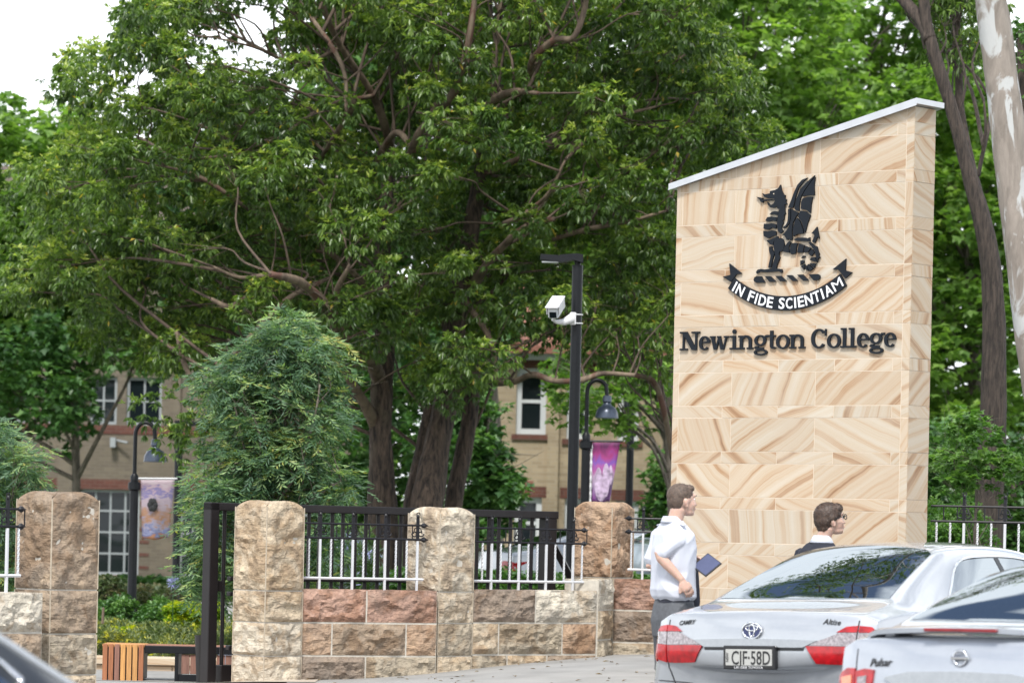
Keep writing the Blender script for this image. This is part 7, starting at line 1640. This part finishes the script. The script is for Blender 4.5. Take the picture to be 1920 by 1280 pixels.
n = 420; x = RNG.uniform(-2.5, 4.5, n); y = RNG.uniform(27, 36.3, n); ok = np.array([kerb_side(a, b) < -.05 for a, b in zip(x, y)]) & (RNG.random(n) < .8); x, y = x[ok], y[ok]; n = len(x)
z = np.array([gz(a, b) + .006 for a, b in zip(x, y)]); an = RNG.uniform(0, math.tau, n)
leaf_mesh('leaf_litter', np.stack([x, y, z], -1), np.stack([np.cos(an), np.sin(an), RNG.uniform(0, .3, n)], -1), np.tile([0, 0, 1.], (n, 1)), RNG.uniform(.03, .08, n), RNG.uniform(.01, .03, n), RNG.uniform(0, 1, n), leafmat('dry_leaf', [(0.0, (0.10, 0.06, 0.03)), (1.0, (0.28, 0.19, 0.08))], .7, .1), None, 'stuff')
# ------------------------------------------------------------------ hedges, shrubs, flowers
def shrub(name, label, cat, P0, P1, Y0, Y1, mat, n, ll, wd, kind=None, dens=46, rad=.14, droop=(-.6, .9), box=False, group=None, newg=.1):
    """planting between two photo corners (top left, bottom right) and two distances"""
    Ym = (Y0 + Y1) / 2; a = U(P0[0], P0[1], Ym); b = U(P1[0], P1[1], Ym); x = RNG.uniform(a.x, b.x, n); y = RNG.uniform(Y0, Y1, n)
    if box: z = RNG.uniform(b.z, max(b.z + .02, a.z - rad * .3), n)
    else: z = b.z + (a.z - b.z) * RNG.uniform(.1, 1, n) * (0.65 + .35 * np.sin((x - a.x) * 5 + y * 2))
    C = np.stack([x, y, z], -1); t = thing(name, label, cat, Vector(((a.x + b.x) / 2, Ym, max(-.02, b.z))), 0, group) if not kind else None
    o = leaf_mesh('foliage' if t else name, *rosettes(C, rad, dens, 5, ll, wd, droop, newg=newg, shell=.3, tintbase=(.15, .75)), mat, t, 'stuff')
    if t:
        mb = MB()
        for i in range(0, n, max(1, n // 14)): mb.tube([(x[i], y[i], b.z - .05), (x[i] + .03, y[i], z[i])], [.012, .005], 4)
        tag(obj('stems', mb, M_BARK_GREY, t), kind='stuff')
    else: tag(o, label, cat)
    return o
shrub('golden_hedge', 'clipped yellow green box hedge behind the gate post', 'hedge', (318, 1131), (412, 1186), 45, 46, M_LEAF_GOLD, 260, .045, .55, rad=.06, dens=40, box=True, newg=.4)
shrub('dark_hedge', 'long dark green hedge at the foot of the tan building', 'hedge', (170, 1088), (640, 1112), 80, 81, M_LEAF_DEEP, 200, .10, .7, rad=.2, dens=40, box=True)
shrub('low_hedge', 'pale clipped hedge strip in front of the dark hedge', 'hedge', (170, 1108), (640, 1120), 70, 71, M_LEAF_GREY, 160, .09, .7, rad=.15, dens=34, box=True)
shrub('shrub', 'greyish rose bushes around the left street lamp foot', 'shrub', (176, 1080), (246, 1160), 50, 52, M_LEAF_GREY, 60, .07, .5, rad=.17, group='garden bed shrubs')
shrub('shrub', 'brownish shrub to the right of the left street lamp', 'shrub', (258, 1105), (318, 1165), 51, 53, M_LEAF_GREY, 55, .07, .5, rad=.17, group='garden bed shrubs')
shrub('shrub', 'dark green rounded shrub low between the lamp post and the golden hedge', 'shrub', (268, 1135), (320, 1175), 46.5, 47.5, M_LEAF_DEEP, 45, .06, .6, rad=.13, group='garden bed shrubs')
shrub('shrub', 'dark green bush left of the street lamp base', 'shrub', (180, 1130), (240, 1180), 46.5, 48, M_LEAF_DEEP, 45, .06, .6, rad=.14, group='garden bed shrubs')
shrub('flower_bed', 'yellow flowering low plants behind the benches', 'flower bed', (150, 1176), (460, 1222), 40.5, 44.5, M_FLOWER_Y, 260, .075, .28, kind='stuff', rad=.11, droop=(.1, 1.4), newg=.22, dens=30)
shrub('yellow_flowers', 'clump of bright yellow flowers left of the lamp base', 'flowers', (234, 1164), (256, 1190), 43, 43.4, M_LEAF_GOLD, 16, .05, .7, rad=.07, newg=1.0)
shrub('yellow_flowers', 'two small yellow flower clumps beside the darkest brown pillar', 'flowers', (176, 1172), (212, 1192), 43, 43.4, M_LEAF_GOLD, 16, .05, .7, rad=.06, newg=1.0)
shrub('flower_bed', 'blue agapanthus and leaves seen through the fence panel', 'flower bed', (560, 1010), (700, 1110), 42, 45, M_FLOWER_B, 130, .11, .2, kind='stuff', rad=.16, droop=(.3, 1.4), newg=.14, dens=24)
shrub('dark_hedge', 'dark green hedge below the parked cars behind the fence', 'hedge', (700, 1074), (1260, 1120), 46, 47, M_LEAF_DEEP, 300, .08, .6, rad=.12, dens=30, box=True)
shrub('shrub', 'low leafy shrubs behind the right hand fence', 'shrub', (1740, 945), (1822, 1030), 40, 42, M_LEAF_MAPLE, 46, .07, .45, rad=.16, group='shrubs at the right')
mb = MB(); p = U(190, 1190, 42.2); q = U(194, 1138, 42.2); mb.tube([p - Vector((0, 0, .15)), q], [.02, .014], 6); tag(obj('garden_stake', mb, M_BARK_LIMB), 'thin timber stake standing in the flower bed beside the darkest brown pillar', 'stake')
o = U(200, 1170, 45); mb = MB(); mb.quad((-12, 40, .0), (-1.5, 40, .0), (-1.5, 60, .0), (-12, 60, .0)); struct('garden_bed', mb, M_SOIL)
# agapanthus heads: one by the far post
for (x_, y_) in ((325, 1092), (588, 1030), (640, 1035), (668, 1015)):
    c = U(x_, y_, 44); t = thing('agapanthus', {325: 'single agapanthus flower head right of the left street lamp', 588: 'leftmost agapanthus flower head seen through the fence', 640: 'lower of the agapanthus heads seen through the fence', 668: 'highest agapanthus head seen through the fence'}[x_], 'flower', Vector((c.x, c.y, 0.02)), 0, 'agapanthus flowers')
    obj('stem', MB().tube([(c.x, c.y, .02), c], .006, 5), M_LEAF_MAPLE, t)
    n = 90; v = norm(RNG.normal(size=(n, 3))); leaf_mesh('flower_head', np.array(c)[None] + v * .015, v, norm(RNG.normal(size=(n, 3))), np.full(n, .075), np.full(n, .022), RNG.uniform(.8, 1, n), M_FLOWER_B, t)
